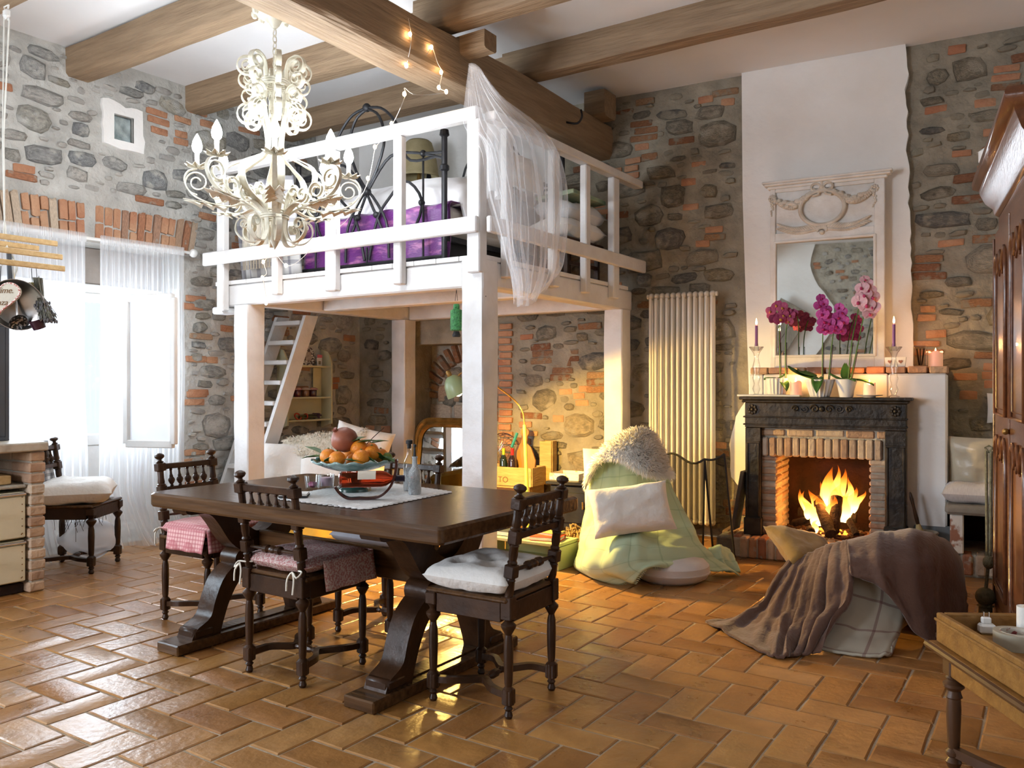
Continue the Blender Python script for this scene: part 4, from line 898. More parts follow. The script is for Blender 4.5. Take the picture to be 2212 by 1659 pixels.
# skirted cushion: padded top, cloth skirt on three sides, ties at the back
M_floral = mat('red_floral_cotton', (.44, .19, .18), (.60, .47, .43), 120, .9, .15, detail=2, lo=.44, hi=.56)
M_ging = checks('pink_gingham', (.70, .42, .40), (.42, .10, .12), 48, .4)
M_tie = mat('cream_tie', (.78, .74, .64), None, 8, .9)
def skirted(label, ch_, m, drop, seed):
    a = ch_.rotation_euler.z; t = thing('seat_cushion', label, 'cushion', local(ch_, 0, .01, CZ), a)
    pillow(MB(), .41, .40, .075, T(0, 0, .04), 16, .0, .006, seed, .25).build('cushion_pad', m, t, 60)
    for (nm, x0, y0, x1, y1) in (('skirt', -.21, .205, .21, .205), ('skirt', .213, .20, .213, -.11), ('skirt', -.213, -.11, -.213, .20)):
        d = V((x1 - x0, y1 - y0, 0)); nrm = V((-d.y, d.x, 0)).normalized()
        if abs(x0) > .2 and x0 == x1: nrm = V((math.copysign(1, x0), 0, 0))
        else: nrm = V((0, 1, 0))
        def g(u, v, x0=x0, y0=y0, d=d, nrm=nrm): return V((x0, y0, .058 - drop * v)) + d * u + nrm * (v * .02 + .006 * v * sin(u * 15 + seed))
        MB().grid(18, 8, g).build(nm, m, t, 60, None, .004)
    for s_ in (-1, 1):
        k = MB(); bx_, by_ = s_ * .17, -.215; k.tube(curve([(s_ * .15, -.19, .03), (bx_, by_ + .005, .03), (bx_ + .035 * s_, by_ - .01, .03), (bx_ + .03 * s_, by_ - .035, .01), (bx_, by_ - .03, .03), (bx_ - .02, by_ - .04, .0), (bx_ - .025, by_ - .04, -.05)], 18), .004, 5)
        k.tube(curve([(bx_, by_ - .03, .03), (bx_ + .02, by_ - .04, .0), (bx_ + .018, by_ - .045, -.06)], 8), .004, 5); k.build('tie', M_tie, t)
    return t
skirted('padded cushion in red floral cotton with a deep skirt and cream ties', CA, M_floral, .13, 1)
skirted('pink gingham cushion with a pleated skirt', C3, M_ging, .12, 2)
def tufted(label, ch_, m, h, seed, sc=1):
    mb = MB(); k0 = 0
    pillow(mb, .43 * sc, .40 * sc, h, None, 26, -.02, .008, seed, .34)
    for i, p in enumerate(mb.v):
        x, y, z = p
        if z > 0:
            q = sum(math.exp(-((x - a) ** 2 + (y - b) ** 2) / .0016) for a, b in ((-.09, .08), (.09, .08), (0, 0), (-.09, -.08), (.09, -.08))); mb.v[i] = (x, y, z - q * h * .33)
    return tag(mb.build('seat_cushion', m, None, 70, local(ch_, 0, .01, CZ + h / 2 - .008)), label, 'cushion')
o = tufted('fat white buttoned cushion on the chair at the table end', C2, M_cot, .115, 5); o.rotation_euler.z = C2.rotation_euler.z
o = tufted('pale grey blue cushion half hidden under the table top', C4, mat('blue_white_cotton', (.66, .66, .70), (.55, .55, .60), 8, .9, .2), .09, 7); o.rotation_euler.z = C4.rotation_euler.z
o = tag(pillow(MB(), .56, .50, .17, T(0, 0, .0, rz=.35), 24, .07, .016, 11).build('white_pillow', M_cot, None, 70, local(C5, 0, .0, CZ + .075)), 'plump white pillow lying on the lone chair by the window', 'pillow'); o.rotation_euler.z = C5.rotation_euler.z
sp = MB()                                              # the frayed straw under that chair's seat
for k in range(46):
    x = rng.uniform(-.14, .14); y = rng.uniform(-.13, .15); L_ = rng.uniform(.05, .15) * (1.5 if k % 9 == 0 else 1)
    sp.tube([(x, y, .41), (x + rng.uniform(-.06, .06), y + rng.uniform(-.05, .05), .41 - L_)], .0016, 4)
sp.build('frayed_straw', M_dk, C5)['kind'] = 'stuff'
M_stripe = checks('black_white_stripe', (.82, .82, .82), (.03, .03, .04), 22, .5)
bc = MB().grid(14, 10, lambda u, v: V((-.17 + .34 * u, -.205 - .075 * v + .01 * sin(u * 20), .49 + .40 * v)))
tag(bc.build('striped_cloth', M_stripe, None, 60, (0, 0, 0), .01), 'black and white striped cloth tied to the back of the lone chair', 'cloth')
bo = bpy.data.objects['striped_cloth']; bo.location = C5.location; bo.rotation_euler = C5.rotation_euler; bo.location = local(C5, 0, -.015, 0)

# ================================================================== THINGS ON THE TABLE
ZT0 = ZTAB
def ont(px, py): return atz(px, py, ZT0)
# lace runner: its corners sit near (613,1060) (1000,1062) on the table; a scalloped cloth laid askew
cs = [ont(598, 1078), ont(788, 1101), ont(972, 1064), ont(800, 1040)]
M_lace = mat('white_lace', (.86, .86, .85), (.70, .69, .68), 60, .9, .3, lo=.35, hi=.5)
def lace(u, v):
    p = cs[0].lerp(cs[1], u).lerp(cs[3].lerp(cs[2], u), v); c0 = (cs[0] + cs[2]) / 2; e = max(abs(u * 2 - 1), abs(v * 2 - 1))
    k = 1 + (.035 * abs(sin((u if abs(v - .5) > abs(u - .5) else v) * 44)) if e > .985 else 0)
    q = c0 + (p - c0) * k; return V((q.x, q.y, ZT0 + .004 + .003 * max(0, noise.noise(V((q.x * 7, q.y * 7, 0))))))
cs2 = cs
tag(MB().grid(150, 100, lace).build('lace_runner', M_lace, None, 80, None, .002), 'white lace edged cloth laid askew on the dark table', 'tablecloth')
LR = bpy.data.objects['lace_runner']; sc = MB()
for i in range(4):
    a, b_ = cs[i], cs[(i + 1) % 4]; n = int((b_ - a).length / .034); d = (b_ - a).normalized(); o_ = V((d.y, -d.x, 0))
    if o_.dot((a + b_) / 2 - (cs[0] + cs[2]) / 2) < 0: o_ = -o_
    for k in range(n):
        c_ = a.lerp(b_, (k + .5) / n); c_.z = ZT0 + .0035; R_ = (b_ - a).length / n / 2
        for r0_, r1_ in ((.45, 1.0),):                 # open loops of the crocheted edge
            q = [c_ + d * (R_ * r * cos(t)) + o_ * (R_ * 1.25 * r * sin(t)) for t in [pi * j / 6 for j in range(7)] for r in (r0_, r1_)]; sc.add(q, [(2 * j, 2 * j + 1, 2 * j + 3, 2 * j + 2) for j in range(6)])
sc.build('crocheted_edge', M_lace, LR, 0, None, .002)['kind'] = 'stuff'
def on_table(px, py, dz=.006): p = ont(px, py); p.z = ZT0 + dz; return p
# fruit stand
p = on_table(764, 1062); fs_ = thing('fruit_stand', 'footed green glazed ceramic stand with a ruffled rim full of fruit', 'bowl', p)
M_ceram = mat('teal_glaze', (.10, .20, .19), (.34, .45, .42), 16, .18, .1, coat=.5); M_foot = mat('dark_green_glaze', (.01, .04, .035), (.03, .08, .07), 8, .12, 0, coat=.6)
MB().lathe([(.088, 0), (.085, .012), (.06, .03), (.035, .05), (.03, .085), (.045, .10)], 24).build('foot', M_foot, fs_)
bw = MB().grid(64, 10, lambda u, v: V(((.04 + .16 * v ** .9 + (.008 * sin(u * 2 * pi * 15) if v > .85 else 0)) * cos(u * 2 * pi), (.04 + .16 * v ** .9 + (.008 * sin(u * 2 * pi * 15) if v > .85 else 0)) * sin(u * 2 * pi), .10 + .05 * v ** 1.6 + (.006 * sin(u * 2 * pi * 15 + 1) if v > .85 else 0))), True)
bw.build('ruffled_bowl', M_ceram, fs_, 70, None, .008)
M_org = mat('orange_peel', (.70, .19, .01), (.80, .28, .02), 20, .45, .25, bscale=90); M_pom = mat('pomegranate_skin', (.17, .036, .02), (.36, .12, .065), 5, .45, .15)
fz_ = p.z + .125; nfr = 0
ORL = ['orange at the stand rim beside the leaf sprig', 'orange lying against the pomegranate on its shaded side', 'large orange facing the wine bottle', 'orange topmost beside the pomegranate and leaf', 'pale orange between two leaves near the twig', 'small orange at the rim beside the green lime', 'orange behind the twig', 'orange deep in the stand under the others', 'yellowish orange at the back rim']
for k, (x, y, z, r) in enumerate(((-.115, -.04, .045, .042), (-.06, -.10, .04, .040), (.055, -.10, .045, .042), (.03, -.02, .085, .043), (.095, -.035, .062, .040), (.13, .02, .045, .038), (.07, .07, .07, .04), (0, .01, .02, .04), (-.04, .11, .045, .04))):
    q = RT * x + FW * y; t = thing('orange', ORL[k], 'orange', (p.x + q.x, p.y + q.y, fz_ + z), 0, 'oranges on the fruit stand'); MB().ball((0, 0, 0), r, 16, 10, (1, 1, .93)).build('peel', M_org, t, 60); MB().lathe([(.006, 0), (.004, .004), (.0, .005)], 6, T(0, 0, r * .92)).build('stalk_button', M_leaf, t)
q = RT * -.045 + FW * .0; pm_ = thing('pomegranate', 'brownish red pomegranate on top of the oranges', 'pomegranate', (p.x + q.x, p.y + q.y, fz_ + .125)); MB().ball((0, 0, 0), .066, 20, 14, (1, 1, .93), None, .06, 3).build('skin', M_pom, pm_, 60); MB().lathe([(.013, -.012), (.011, .004), (.014, .013), (.009, .009), (.003, .002)], 8, Matrix.Translation(RT * -.035 - FW * .03 + UP * .045) @ (RT * -.6 - FW * .5 + UP * .6).to_track_quat('Z', 'Y').to_matrix().to_4x4()).build('crown', M_pom, pm_)
q = RT * .165 + FW * .0; tag(MB().ball((0, 0, 0), .027, 14, 9).build('lime', mat('lime_peel', (.10, .19, .03), (.18, .26, .05), 12, .4), None, 60, (p.x + q.x, p.y + q.y, fz_ + .035)), 'small green lime at the rim of the fruit stand', 'lime')
def leafmesh(mb, M_, L_=.09, w_=.03):
    mb.add([M_ @ V(a) for a in ((0, 0, 0), (L_ * .3, w_ * .8, .006), (L_ * .65, w_ * .75, .0), (L_, 0, -.012), (L_ * .65, -w_ * .75, .0), (L_ * .3, -w_ * .8, .006), (L_ * .35, 0, -.004), (L_ * .7, 0, -.006))], [(0, 6, 1), (1, 6, 7, 2), (2, 7, 3), (3, 7, 4), (4, 7, 6, 5), (5, 6, 0)])
sprig = thing('leaf_sprig', 'dark green citrus leaves and bare twig tucked among the oranges', 'leaves', (p.x, p.y, fz_ + .06))
for k, (x, y, z, az, el, L_) in enumerate(((.01, -.04, .05, .2, .2, .10), (.0, -.05, .06, .9, .3, .08), (.10, -.07, .015, 1.0, -.5, .10), (.06, -.10, .0, .3, -.5, .09), (-.05, -.13, -.01, 2.4, -.2, .10), (-.02, -.13, -.02, .1, -.1, .09), (-.15, -.03, .0, 2.7, .4, .09), (-.16, -.02, -.015, 3.0, .0, .08), (-.15, .02, -.03, 2.2, .2, .09), (.15, -.05, -.01, .0, -.4, .08), (.09, -.03, .05, .6, .2, .08))):
    q = RT * x + FW * y; mb = MB(); leafmesh(mb, T(q.x, q.y, z) @ T(0, 0, 0, rz=az + YAW) @ T(0, 0, 0, ry=-el), L_ * 1.2, .034); mb.build('leaf', M_leaf, sprig, 0, None, .0015)
MB().tube([RT * .06 + UP * .04, RT * .10 + UP * .08, RT * .15 + UP * .125], .002, 5).build('twig', M_dk, sprig)
# wine bottle lying in a curved wooden cradle
pA, pB = on_table(745, 1050), on_table(868, 1046)
wx = (atd(838, 1034, 0 + (pB - EYE).dot(FW)) - atd(730, 1036, (pA - EYE).dot(FW))); dd = (on_table(775, 1082) - EYE).dot(FW)
b0 = atd(733, 1036, dd); b1 = atd(830, 1034, dd + .02); ax = (b1 - b0).normalized(); 
bt = thing('wine_bottle', 'bottle of amber red wine lying in the curved holder', 'bottle', b0); Mx = ax.to_track_quat('Z', 'Y').to_matrix().to_4x4()
k_ = (b1 - b0).length; rr_ = .0375
M_wine = mat('red_wine', (.62, .07, .02), None, 3, .02, 0, trans=.95, ior=1.2)
MB().lathe([(.0, .014), (.030, .0), (rr_, .006), (rr_, k_ * .93), (rr_ * .9, k_ * 1.04), (rr_ * .5, k_ * 1.15), (.014, k_ * 1.2), (.0135, k_ * 1.42)], 24, Mx).build('bottle_glass', M_wine, bt, 40)
MB().lathe([(.0148, k_ * 1.25), (.0152, k_ * 1.46), (.0, k_ * 1.47)], 16, Mx).build('capsule', mat('dark_capsule', (.02, .01, .03), None, 5, .35), bt)
tw = (EYE - b0).normalized() + UP * .75; ex = (tw - ax * tw.dot(ax)).normalized(); ey = ax.cross(ex)
lb = MB().grid(14, 6, lambda u, v: (ex * cos(1.3 * u - .65) + ey * sin(1.3 * u - .65)) * (rr_ + .0008) + ax * (k_ * (.42 + .40 * v))); lb.build('label', mat('cream_label', (.66, .60, .50), None, 4, .7), bt, 60)
MB().lathe([(rr_ * .78, -.001), (rr_ + .001, .004), (rr_ + .0012, .012), (rr_, .014)], 24, Mx, False).build('glass_base', M_glass, bt)
cr_ = [atd(x, y, dd + .005) for x, y in ((724, 1052), (735, 1066), (752, 1076), (775, 1081), (800, 1080), (824, 1070), (843, 1052), (853, 1028), (857, 1005), (856, 992))]
cr_ = [V((q.x, q.y, max(q.z, ZT0 + .012))) for q in cr_]
bh = MB(); bh.band(curve(cr_, 40), [.012 + .022 * min(1, i / 12) for i in range(41)], .011, FW); hold = tag(bh.build('bottle_holder', mat('dark_lacquer', (.035, .008, .006), (.06, .015, .01), 6, .15, 0, coat=.6), None, 50), 'curved dark lacquered wooden holder balancing the wine bottle', 'bottle holder')
# two glass bottles, two candle cups, notebook
M_frost = mat('crystal_texture', (.62, .66, .68), (.80, .84, .86), 60, .12, .8, bscale=120, trans=.35, coat=.5)
for (px, py, h, r, lab, sp_) in ((884, 1062, .235, .030, 'taller clear glass bottle with a black stopper, half full', 0), (896, 1070, .185, .031, 'shorter cut glass oil bottle with a black spout', 1)):
    q = on_table(px, py); t = thing('glass_bottle', lab, 'bottle', q, 0, 'glass bottles on the table')
    MB().lathe([(r * .9, 0), (r, .008), (r, h * .52), (r * .9, h * .60), (r * .42, h * .72), (r * .36, h * .92), (r * .45, h * .94), (r * .45, h * .97)], 20, None, False).build('bottle_glass', M_frost if sp_ else M_glass, t, 50)
    MB().lathe([(.0, .003), (r * .93, .004), (r * .93, h * (.5 if not sp_ else .45)), (.0, h * (.5 if not sp_ else .45))], 18).build('contents', M_frost, t)
    if sp_: MB().lathe([(.008, h * .92), (.006, h * 1.05), (.004, h * 1.2), (.008, h * 1.22), (.008, h * 1.28)], 10).build('spout', M_black, t)
    else: MB().lathe([(.010, h * .88), (.011, h * .97), (.017, h * .98), (.017, h * 1.05), (.012, h * 1.06)], 12).build('stopper', M_black, t)
M_pwax = mat('plum_wax', (.20, .015, .07), (.40, .10, .20), 10, .5)
for (px, py, lab) in ((675, 1058, 'glass candle cup with broken plum wax'), (706, 1055, 'glass candle cup with pale pink wax')):
    q = on_table(px, py); t = thing('candle_cup', lab, 'candle holder', q, 0, 'glass candle cups')
    MB().lathe([(.030, 0), (.034, .004), (.040, .065), (.038, .066), (.032, .008), (.0, .006)], 20, None, False).build('cup_glass', M_glass, t, 50)
    if 'plum' in lab: MB().ball((.0, 0, .02), .024, 10, 7, (1, 1, .6), None, .5, 2).build('wax', M_pwax, t)
    else: MB().lathe([(.0, .008), (.031, .009), (.034, .05), (.0, .048)], 16).build('wax', mat('pink_wax', (.72, .52, .60), (.6, .36, .46), 8, .6), t)
q = on_table(636, 1076, .009); nb = thing('notebook', 'small cream and dark notebook lying at the cloth edge', 'notebook', q, .7)
MB().box((0, 0, .003), (.13, .10, .006), None, .001).build('cover', M_black, nb); MB().box((0, 0, .011), (.125, .095, .010), None, .001).build('pages', M_cot, nb)
# ================================================================== CHIMNEY, FIREPLACE, MANTEL
OB, OS, OM, OH = .50, .60, .66, .80                     # how far block, brick surround, mantel and hearth stand out
fire = thing('fireplace', 'open brick fireplace with white plastered breast and a burning log fire', 'fireplace', wb(onb(1780, 1150, OB)[0], 0, .25)); FR = fire.matrix_world = Matrix.Translation(fire.location); FI = FR.inverted()
def wbx(mb, u0, u1, z0, z1, o0, o1, b=.006): return mb.box((0, 0, 0), (u1 - u0, z1 - z0, abs(o1 - o0)), FI @ Matrix.Translation(wb((u0 + u1) / 2, (z0 + z1) / 2, (o0 + o1) / 2)) @ FB, b)
def fu(px, off): return onb(px, 900, off)[0]
HZ = .155; ZL = onb(1830, 793, OB)[1]; ML = onb(1780, 858, OM)[1]
bu0, bu1 = fu(1617, OB), fu(2046, OB); ou0, ou1 = fu(1678, OS), fu(1877, OS); oz1 = onb(1780, 988, OS)[1]
m_ = MB(); wbx(m_, bu0, ou0 - .12, 0, ZL - .05, .03, OB, .01); m_.build('plaster_jamb', M_pl, fire)
m_ = MB(); wbx(m_, ou1 + .12, bu1, 0, ZL - .05, .03, OB, .012); m_.build('plaster_jamb', M_pl, fire)
m_ = MB(); wbx(m_, ou0 - .12, ou1 + .12, oz1 + .22, ZL - .05, .03, OB, .01); m_.build('plaster_breast', M_pl, fire)
M_soot = mat('sooty_brick', (.05, .02, .012), (.022, .012, .009), 9, .95, .6)
m_ = MB(); wbx(m_, ou0 - .10, ou1 + .10, HZ, oz1 + .2, .035, .06, 0); m_.build('firebox_back', M_soot, fire)
m_ = MB(); wbx(m_, ou0 - .115, ou1 + .115, oz1 + .19, oz1 + .21, .05, OB, 0); m_.build('smoke_hood', M_soot, fire)
# the bricks: two jambs, a soldier lintel under two flat courses, hearth of bricks on edge, ledge
def bk(u0, u1, z0, z1, o0, o1, m, b=.010):
    j = lambda: rng.uniform(-.003, .003); mb = MB(); wbx(mb, u0 + j(), u1 + j(), z0 + j(), z1 + j(), o0, o1 + j() * 1.5, b); return mb.build('brick', m, fire, 30)
nz = 14; ch_ = (oz1 - HZ) / 12
for k in range(12):
    z = HZ + k * ch_; a = .035 if k % 2 else .0
    bk(ou0 - .118, ou0 - .0, z + .006, z + ch_ - .006, OS - .20 - .05 * (k % 2), OS, M_pbrick); bk(ou0 - .10, ou0 + .0 - .004, z + .006, z + ch_ - .006, .07, OS - .27, M_pbrick)
    bk(ou1 + .0, ou1 + .118, z + .006, z + ch_ - .006, OS - .20 - .05 * (k % 2), OS, M_pbrick); bk(ou1 + .004, ou1 + .10, z + .006, z + ch_ - .006, .07, OS - .27, M_pbrick)
n = 15; su0, su1 = ou0 - .115, ou1 + .09; zs1 = onb(1780, 948, OS)[1]
for k in range(n):
    a = su0 + (su1 - su0) * k / n; bk(a + .004, a + (su1 - su0) / n - .004, oz1 - .005, zs1, OS - .12, OS + .018, M_pbrick)
for r_ in range(2):
    z0 = zs1 + .012 + r_ * .062; a = su0 - .02 - (.08 if r_ else 0)
    while a < su1 + .03:
        b_ = min(a + .20, su1 + .06); bk(max(a, su0 - .02), b_ - .008, z0, z0 + .052, OS - .1, OS - .003 - .004 * r_, M_pbrick); a += .208
m_ = MB(); wbx(m_, su0 - .015, su1 + .055, oz1 + .0, zs1 + .13, OS - .13, OS - .015, 0); m_.build('mortar_bed', M_mort, fire)
for s_, (a, b_) in enumerate(((ou0 - .112, ou0 - .012), (ou1 + .012, ou1 + .112))):
    m_ = MB(); wbx(m_, a, b_, HZ, oz1, .06, OS - .012, 0); m_.build('mortar_bed', M_mort, fire)
hu0, hu1 = fu(1540, OH), onb(2150, 900, OH)[0]
m_ = MB(); wbx(m_, hu0 + .02, hu1 - .3, 0, HZ - .012, .04, OH - .015, .01); m_.build('hearth_bed', M_mort, fire)
u = hu0; k = 0
while u < hu1 - .36:
    o1 = OH - .26 * max(0, 1 - (u - hu0) / .24) ** 2.2; bk(u + .004, u + .060, 0.0, HZ, o1 - .22, o1, M_brick if k % 3 else M_pbrick, .012); bk(u + .004, u + .060, 0.02, HZ - .002, .06, o1 - .232, M_brick if (k + 1) % 3 else M_pbrick, .008); u += .066; k += 1
lu0, lu1 = fu(1620, OB + .02), bu1 + .01; u = lu0
while u < lu1 - .03:
    b_ = min(u + .135, lu1); bk(u + .003, b_ - .004, ZL - .048, ZL, OB - .25, OB + .02, M_brick, .008); bk(u + .003, b_ - .004, ZL - .048, ZL, .05, OB - .258, M_brick, .008); u += .138
# mantelpiece: dark carved wood
man = thing('mantelpiece', 'dark carved wooden mantelpiece framing the brick fire opening', 'mantel', wb(fu(1780, OM), 0, OM)); FI0 = FI; FI = Matrix.Translation(man.location).inverted()
M_man = mat('ebonised_oak', (.014, .011, .009), (.055, .040, .025), 9, .5, .35, lo=.4, hi=.75)
mu0, mu1 = fu(1609, OM), fu(1957, OM); z1f = onb(1780, 927, OM)[1]
m_ = MB(); wbx(m_, mu0 - .035, mu1 + .04, ML - .022, ML, OB - .02, OM + .05, .005); m_.build('shelf', M_man, man)
m_ = MB(); wbx(m_, mu0 - .02, mu1 + .02, ML - .044, ML - .023, OB - .02, OM + .03, .008); m_.build('shelf_moulding', M_man, man)
m_ = MB(); wbx(m_, mu0, mu1, z1f, ML - .045, OB + .004, OM, .004); m_.build('frieze', M_man, man)
for zz_ in (z1f + .075, z1f + .018):
    m_ = MB(); wbx(m_, mu0 - .012, mu1 + .012, zz_, zz_ + .012, OM - .05, OM + .014, .004); m_.build('moulding', M_man, man)
for (a, b_) in ((mu0, fu(1642, OM)), (fu(1911, OM), mu1)):
    m_ = MB(); wbx(m_, a, b_, HZ + .001, z1f - .001, OB + .004, OM - .012, .004); po = m_.build('pilaster', M_man, man)
    for (q0, q1) in ((a + .008, a + .022), (b_ - .022, b_ - .008)):
        m_ = MB(); wbx(m_, q0, q1, HZ + .14, z1f - .12, OM - .012, OM - .002, .003); m_.build('panel_bead', M_man, po)
    m_ = MB(); wbx(m_, a + .004, b_ - .004, z1f - .12, z1f - .105, OM - .012, OM, .003); m_.build('panel_bead', M_man, po)
    m_ = MB(); wbx(m_, a - .008, b_ + .008, HZ + .001, HZ + .13, OB + .01, OM + .008, .004); m_.build('plinth', M_man, man)
    cu = (a + b_) / 2; cz_ = (z1f + ML) / 2 + .02; m_ = MB()
    for q in range(8): an = 2 * pi * q / 8; m_.ball(tuple(FI @ wb(cu + .026 * cos(an), cz_ + .026 * sin(an), OM + .004)), .014, 6, 5)
    m_.ball(tuple(FI @ wb(cu, cz_, OM + .006)), .014, 8, 6); m_.build('rosette', M_man, man)
m_ = MB(); cu = (mu0 + mu1) / 2; cz_ = (z1f + ML) / 2 + .03
for s_ in (-1, 1):
    for (x0, r0, d_) in ((.05, .032, 1), (.12, .028, -1), (.185, .024, 1)):
        m_.tube([FI @ wb(cu + s_ * (x0 + r0 * (1 - t / 20) * cos(d_ * t * .5)), cz_ + r0 * (1 - t / 20) * sin(d_ * t * .5), OM + .004) for t in range(18)], .007, 5)
m_.ball(tuple(FI @ wb(cu, cz_, OM)), .022, 8, 6); m_.build('carved_scrollwork', M_man, man); FI = FI0
for px in (1712, 1722): p = wb(fu(px, OM + .05), ML - .014, OM + .052); 
tagc = MB(); wbx(tagc, 0, .001, 0, .001, 0, .001, 0)
# fire: logs, embers, flames
M_bark = mat('burning_log', (.045, .022, .012), (.012, .008, .006), 14, .95, .8); M_ember = mat('charred_wood', (.02, .012, .008), (.10, .03, .008), 22, .95, .6)
def fpt(px, py, off): u_, z_ = onb(px, py, off); return wb(u_, z_, off)
LOGS = [('log with peeling bark leaning upright in the flames', (1765, 1078, .30), (1795, 1172, .60), .042), ('thick split log standing upright beside the leaning one', (1808, 1074, .36), (1800, 1160, .50), .044), ('short log lying crosswise at the fire edge by the jamb', (1715, 1130, .3), (1775, 1118, .38), .03), ('round billet facing the room with its cut end', (1750, 1148, .40), (1752, 1150, .56), .032), ('dark log lying behind the upright ones', (1725, 1105, .18), (1850, 1120, .2), .04), ('charred branch propped at the opposite jamb', (1826, 1110, .3), (1850, 1155, .46), .024)]
for i, (lab, a, b_, r) in enumerate(LOGS):
    p, q = fpt(*a), fpt(*b_); q.z = max(q.z, HZ + r); p.z = max(p.z, HZ + r); n = 8; pts = [p.lerp(q, t / n) + V((.008 * noise.noise(V((t, i, 0))), 0, .008 * noise.noise(V((t, i, 4))))) for t in range(n + 1)]
    t_ = thing('log', lab, 'log', p, 0, 'logs on the fire'); m_ = MB(); m_.tube([x - p for x in pts], [r * (1 + .18 * noise.noise(V((t * .9, i * 3, 1)))) for t in range(n + 1)], 9); m_.build('bark', M_bark, t_, 40)
m_ = MB()
for k in range(150):
    p = fpt(rng.uniform(1690, 1868), 1160, rng.uniform(.15, .58)); r = rng.uniform(.006, .02); m_.ball((p.x, p.y, HZ + r * .6), r, 5, 4, (rng.uniform(1, 2.6), 1, .7))
tag(m_.build('embers', M_ember, None, 30), 'bed of charred chips and embers under the burning logs', 'embers', None, 'stuff')
m_ = MB(); M_glow = emit('glowing_coals', (1, .22, .02), 5)
for k in range(40): p = fpt(rng.uniform(1740, 1830), 1160, rng.uniform(.22, .42)); m_.ball((p.x, p.y, HZ + .012), rng.uniform(.006, .016), 5, 4)
tag(m_.build('coals', M_glow, None, 30), 'glowing coals at the heart of the fire', 'coals', None, 'stuff')
def flame_mat():
    m = bpy.data.materials.new('fire_flame'); m.use_nodes = True; nt = m.node_tree; N = nt.nodes; L = nt.links; N.clear(); o = N.new('ShaderNodeOutputMaterial'); mx = N.new('ShaderNodeMixShader'); tr = N.new('ShaderNodeBsdfTransparent'); e = N.new('ShaderNodeEmission')
    tc = N.new('ShaderNodeTexCoord'); sp = N.new('ShaderNodeSeparateXYZ'); L.new(tc.outputs['Generated'], sp.inputs[0]); rp = N.new('ShaderNodeValToRGB'); E = rp.color_ramp.elements
    E[0].position = 0; E[0].color = (1, .60, .20, 1); E[1].position = .85; E[1].color = (1, .17, .01, 1); L.new(sp.outputs[2], rp.inputs[0]); x = E.new(.4); x.color = (1, .42, .07, 1)
    L.new(rp.outputs[0], e.inputs[0]); ma = N.new('ShaderNodeMapRange'); ma.inputs[3].default_value = 11; ma.inputs[4].default_value = 1.1; L.new(sp.outputs[2], ma.inputs[0]); L.new(ma.outputs[0], e.inputs[1])
    lw = N.new('ShaderNodeLayerWeight'); lw.inputs[0].default_value = .45; iv = N.new('ShaderNodeMath'); iv.operation = 'SUBTRACT'; iv.inputs[0].default_value = 1; L.new(lw.outputs['Facing'], iv.inputs[1])
    ft = N.new('ShaderNodeMapRange'); ft.inputs[1].default_value = .05; ft.inputs[2].default_value = .75; ft.inputs[3].default_value = 0; ft.inputs[4].default_value = .92; L.new(iv.outputs[0], ft.inputs[0])
    fd = N.new('ShaderNodeMapRange'); fd.inputs[1].default_value = .55; fd.inputs[2].default_value = 1; fd.inputs[3].default_value = 1; fd.inputs[4].default_value = .12; L.new(sp.outputs[2], fd.inputs[0]); mu = N.new('ShaderNodeMath'); mu.operation = 'MULTIPLY'; L.new(ft.outputs[0], mu.inputs[0]); L.new(fd.outputs[0], mu.inputs[1])
    L.new(mu.outputs[0], mx.inputs[0]); L.new(tr.outputs[0], mx.inputs[1]); L.new(e.outputs[0], mx.inputs[2]); L.new(mx.outputs[0], o.inputs[0]); return m
M_fl = flame_mat(); blaze = thing('fire_flames', 'bright orange and yellow flames licking up over the logs', 'fire', fpt(1790, 1130, .32)); BL = V(blaze.location)
for i, (bx_, by_, txp, typ, wdt, off_) in enumerate(((1790, 1125, 1795, 1008, 46, .30), (1802, 1115, 1824, 1012, 34, .26), (1776, 1130, 1752, 1058, 34, .34), (1760, 1128, 1724, 1056, 24, .28), (1825, 1110, 1848, 1052, 30, .30), (1770, 1135, 1770, 1070, 40, .38), (1810, 1125, 1812, 1045, 52, .34), (1838, 1095, 1860, 1075, 20, .26), (1752, 1120, 1738, 1080, 22, .36), (1758, 1150, 1764, 1122, 14, .45), (1796, 1140, 1800, 1070, 34, .42), (1782, 1120, 1778, 1040, 30, .24), (1785, 1100, 1786, 1022, 18, .33), (1806, 1100, 1808, 1004, 20, .28), (1830, 1100, 1838, 1030, 18, .3), (1745, 1115, 1733, 1060, 14, .33), (1840, 1105, 1868, 1060, 16, .33), (1790, 1120, 1793, 1030, 40, .2), (1815, 1125, 1832, 1062, 30, .36))):
    a, b_ = fpt(bx_, by_, off_), fpt(txp, typ, off_); Wf = wdt * 6.4 / FPX / 2; n = 14
    pts = []; rad_ = []
    for k in range(n + 1):
        t = k / n; sw = .02 * sin(t * 7 + i * 2.1) * t; pts.append(a.lerp(b_, t) + BU * sw - BL); rad_.append(Wf * (sin(pi * min(1, .28 + t * .72)) ** .9) * (1 - t ** 3 * .6) + .001)
    m_ = MB(); m_.tube(pts, rad_, 12); m_.v = [tuple(V(p) - BN * (V(p) - V(pts[min(n, j // 12)])).dot(BN) * .45) for j, p in enumerate(m_.v)]; m_.build('flame', M_fl, blaze, 90)
point('fire_light', fpt(1785, 1085, .42), 15, (1, .38, .07), .10)
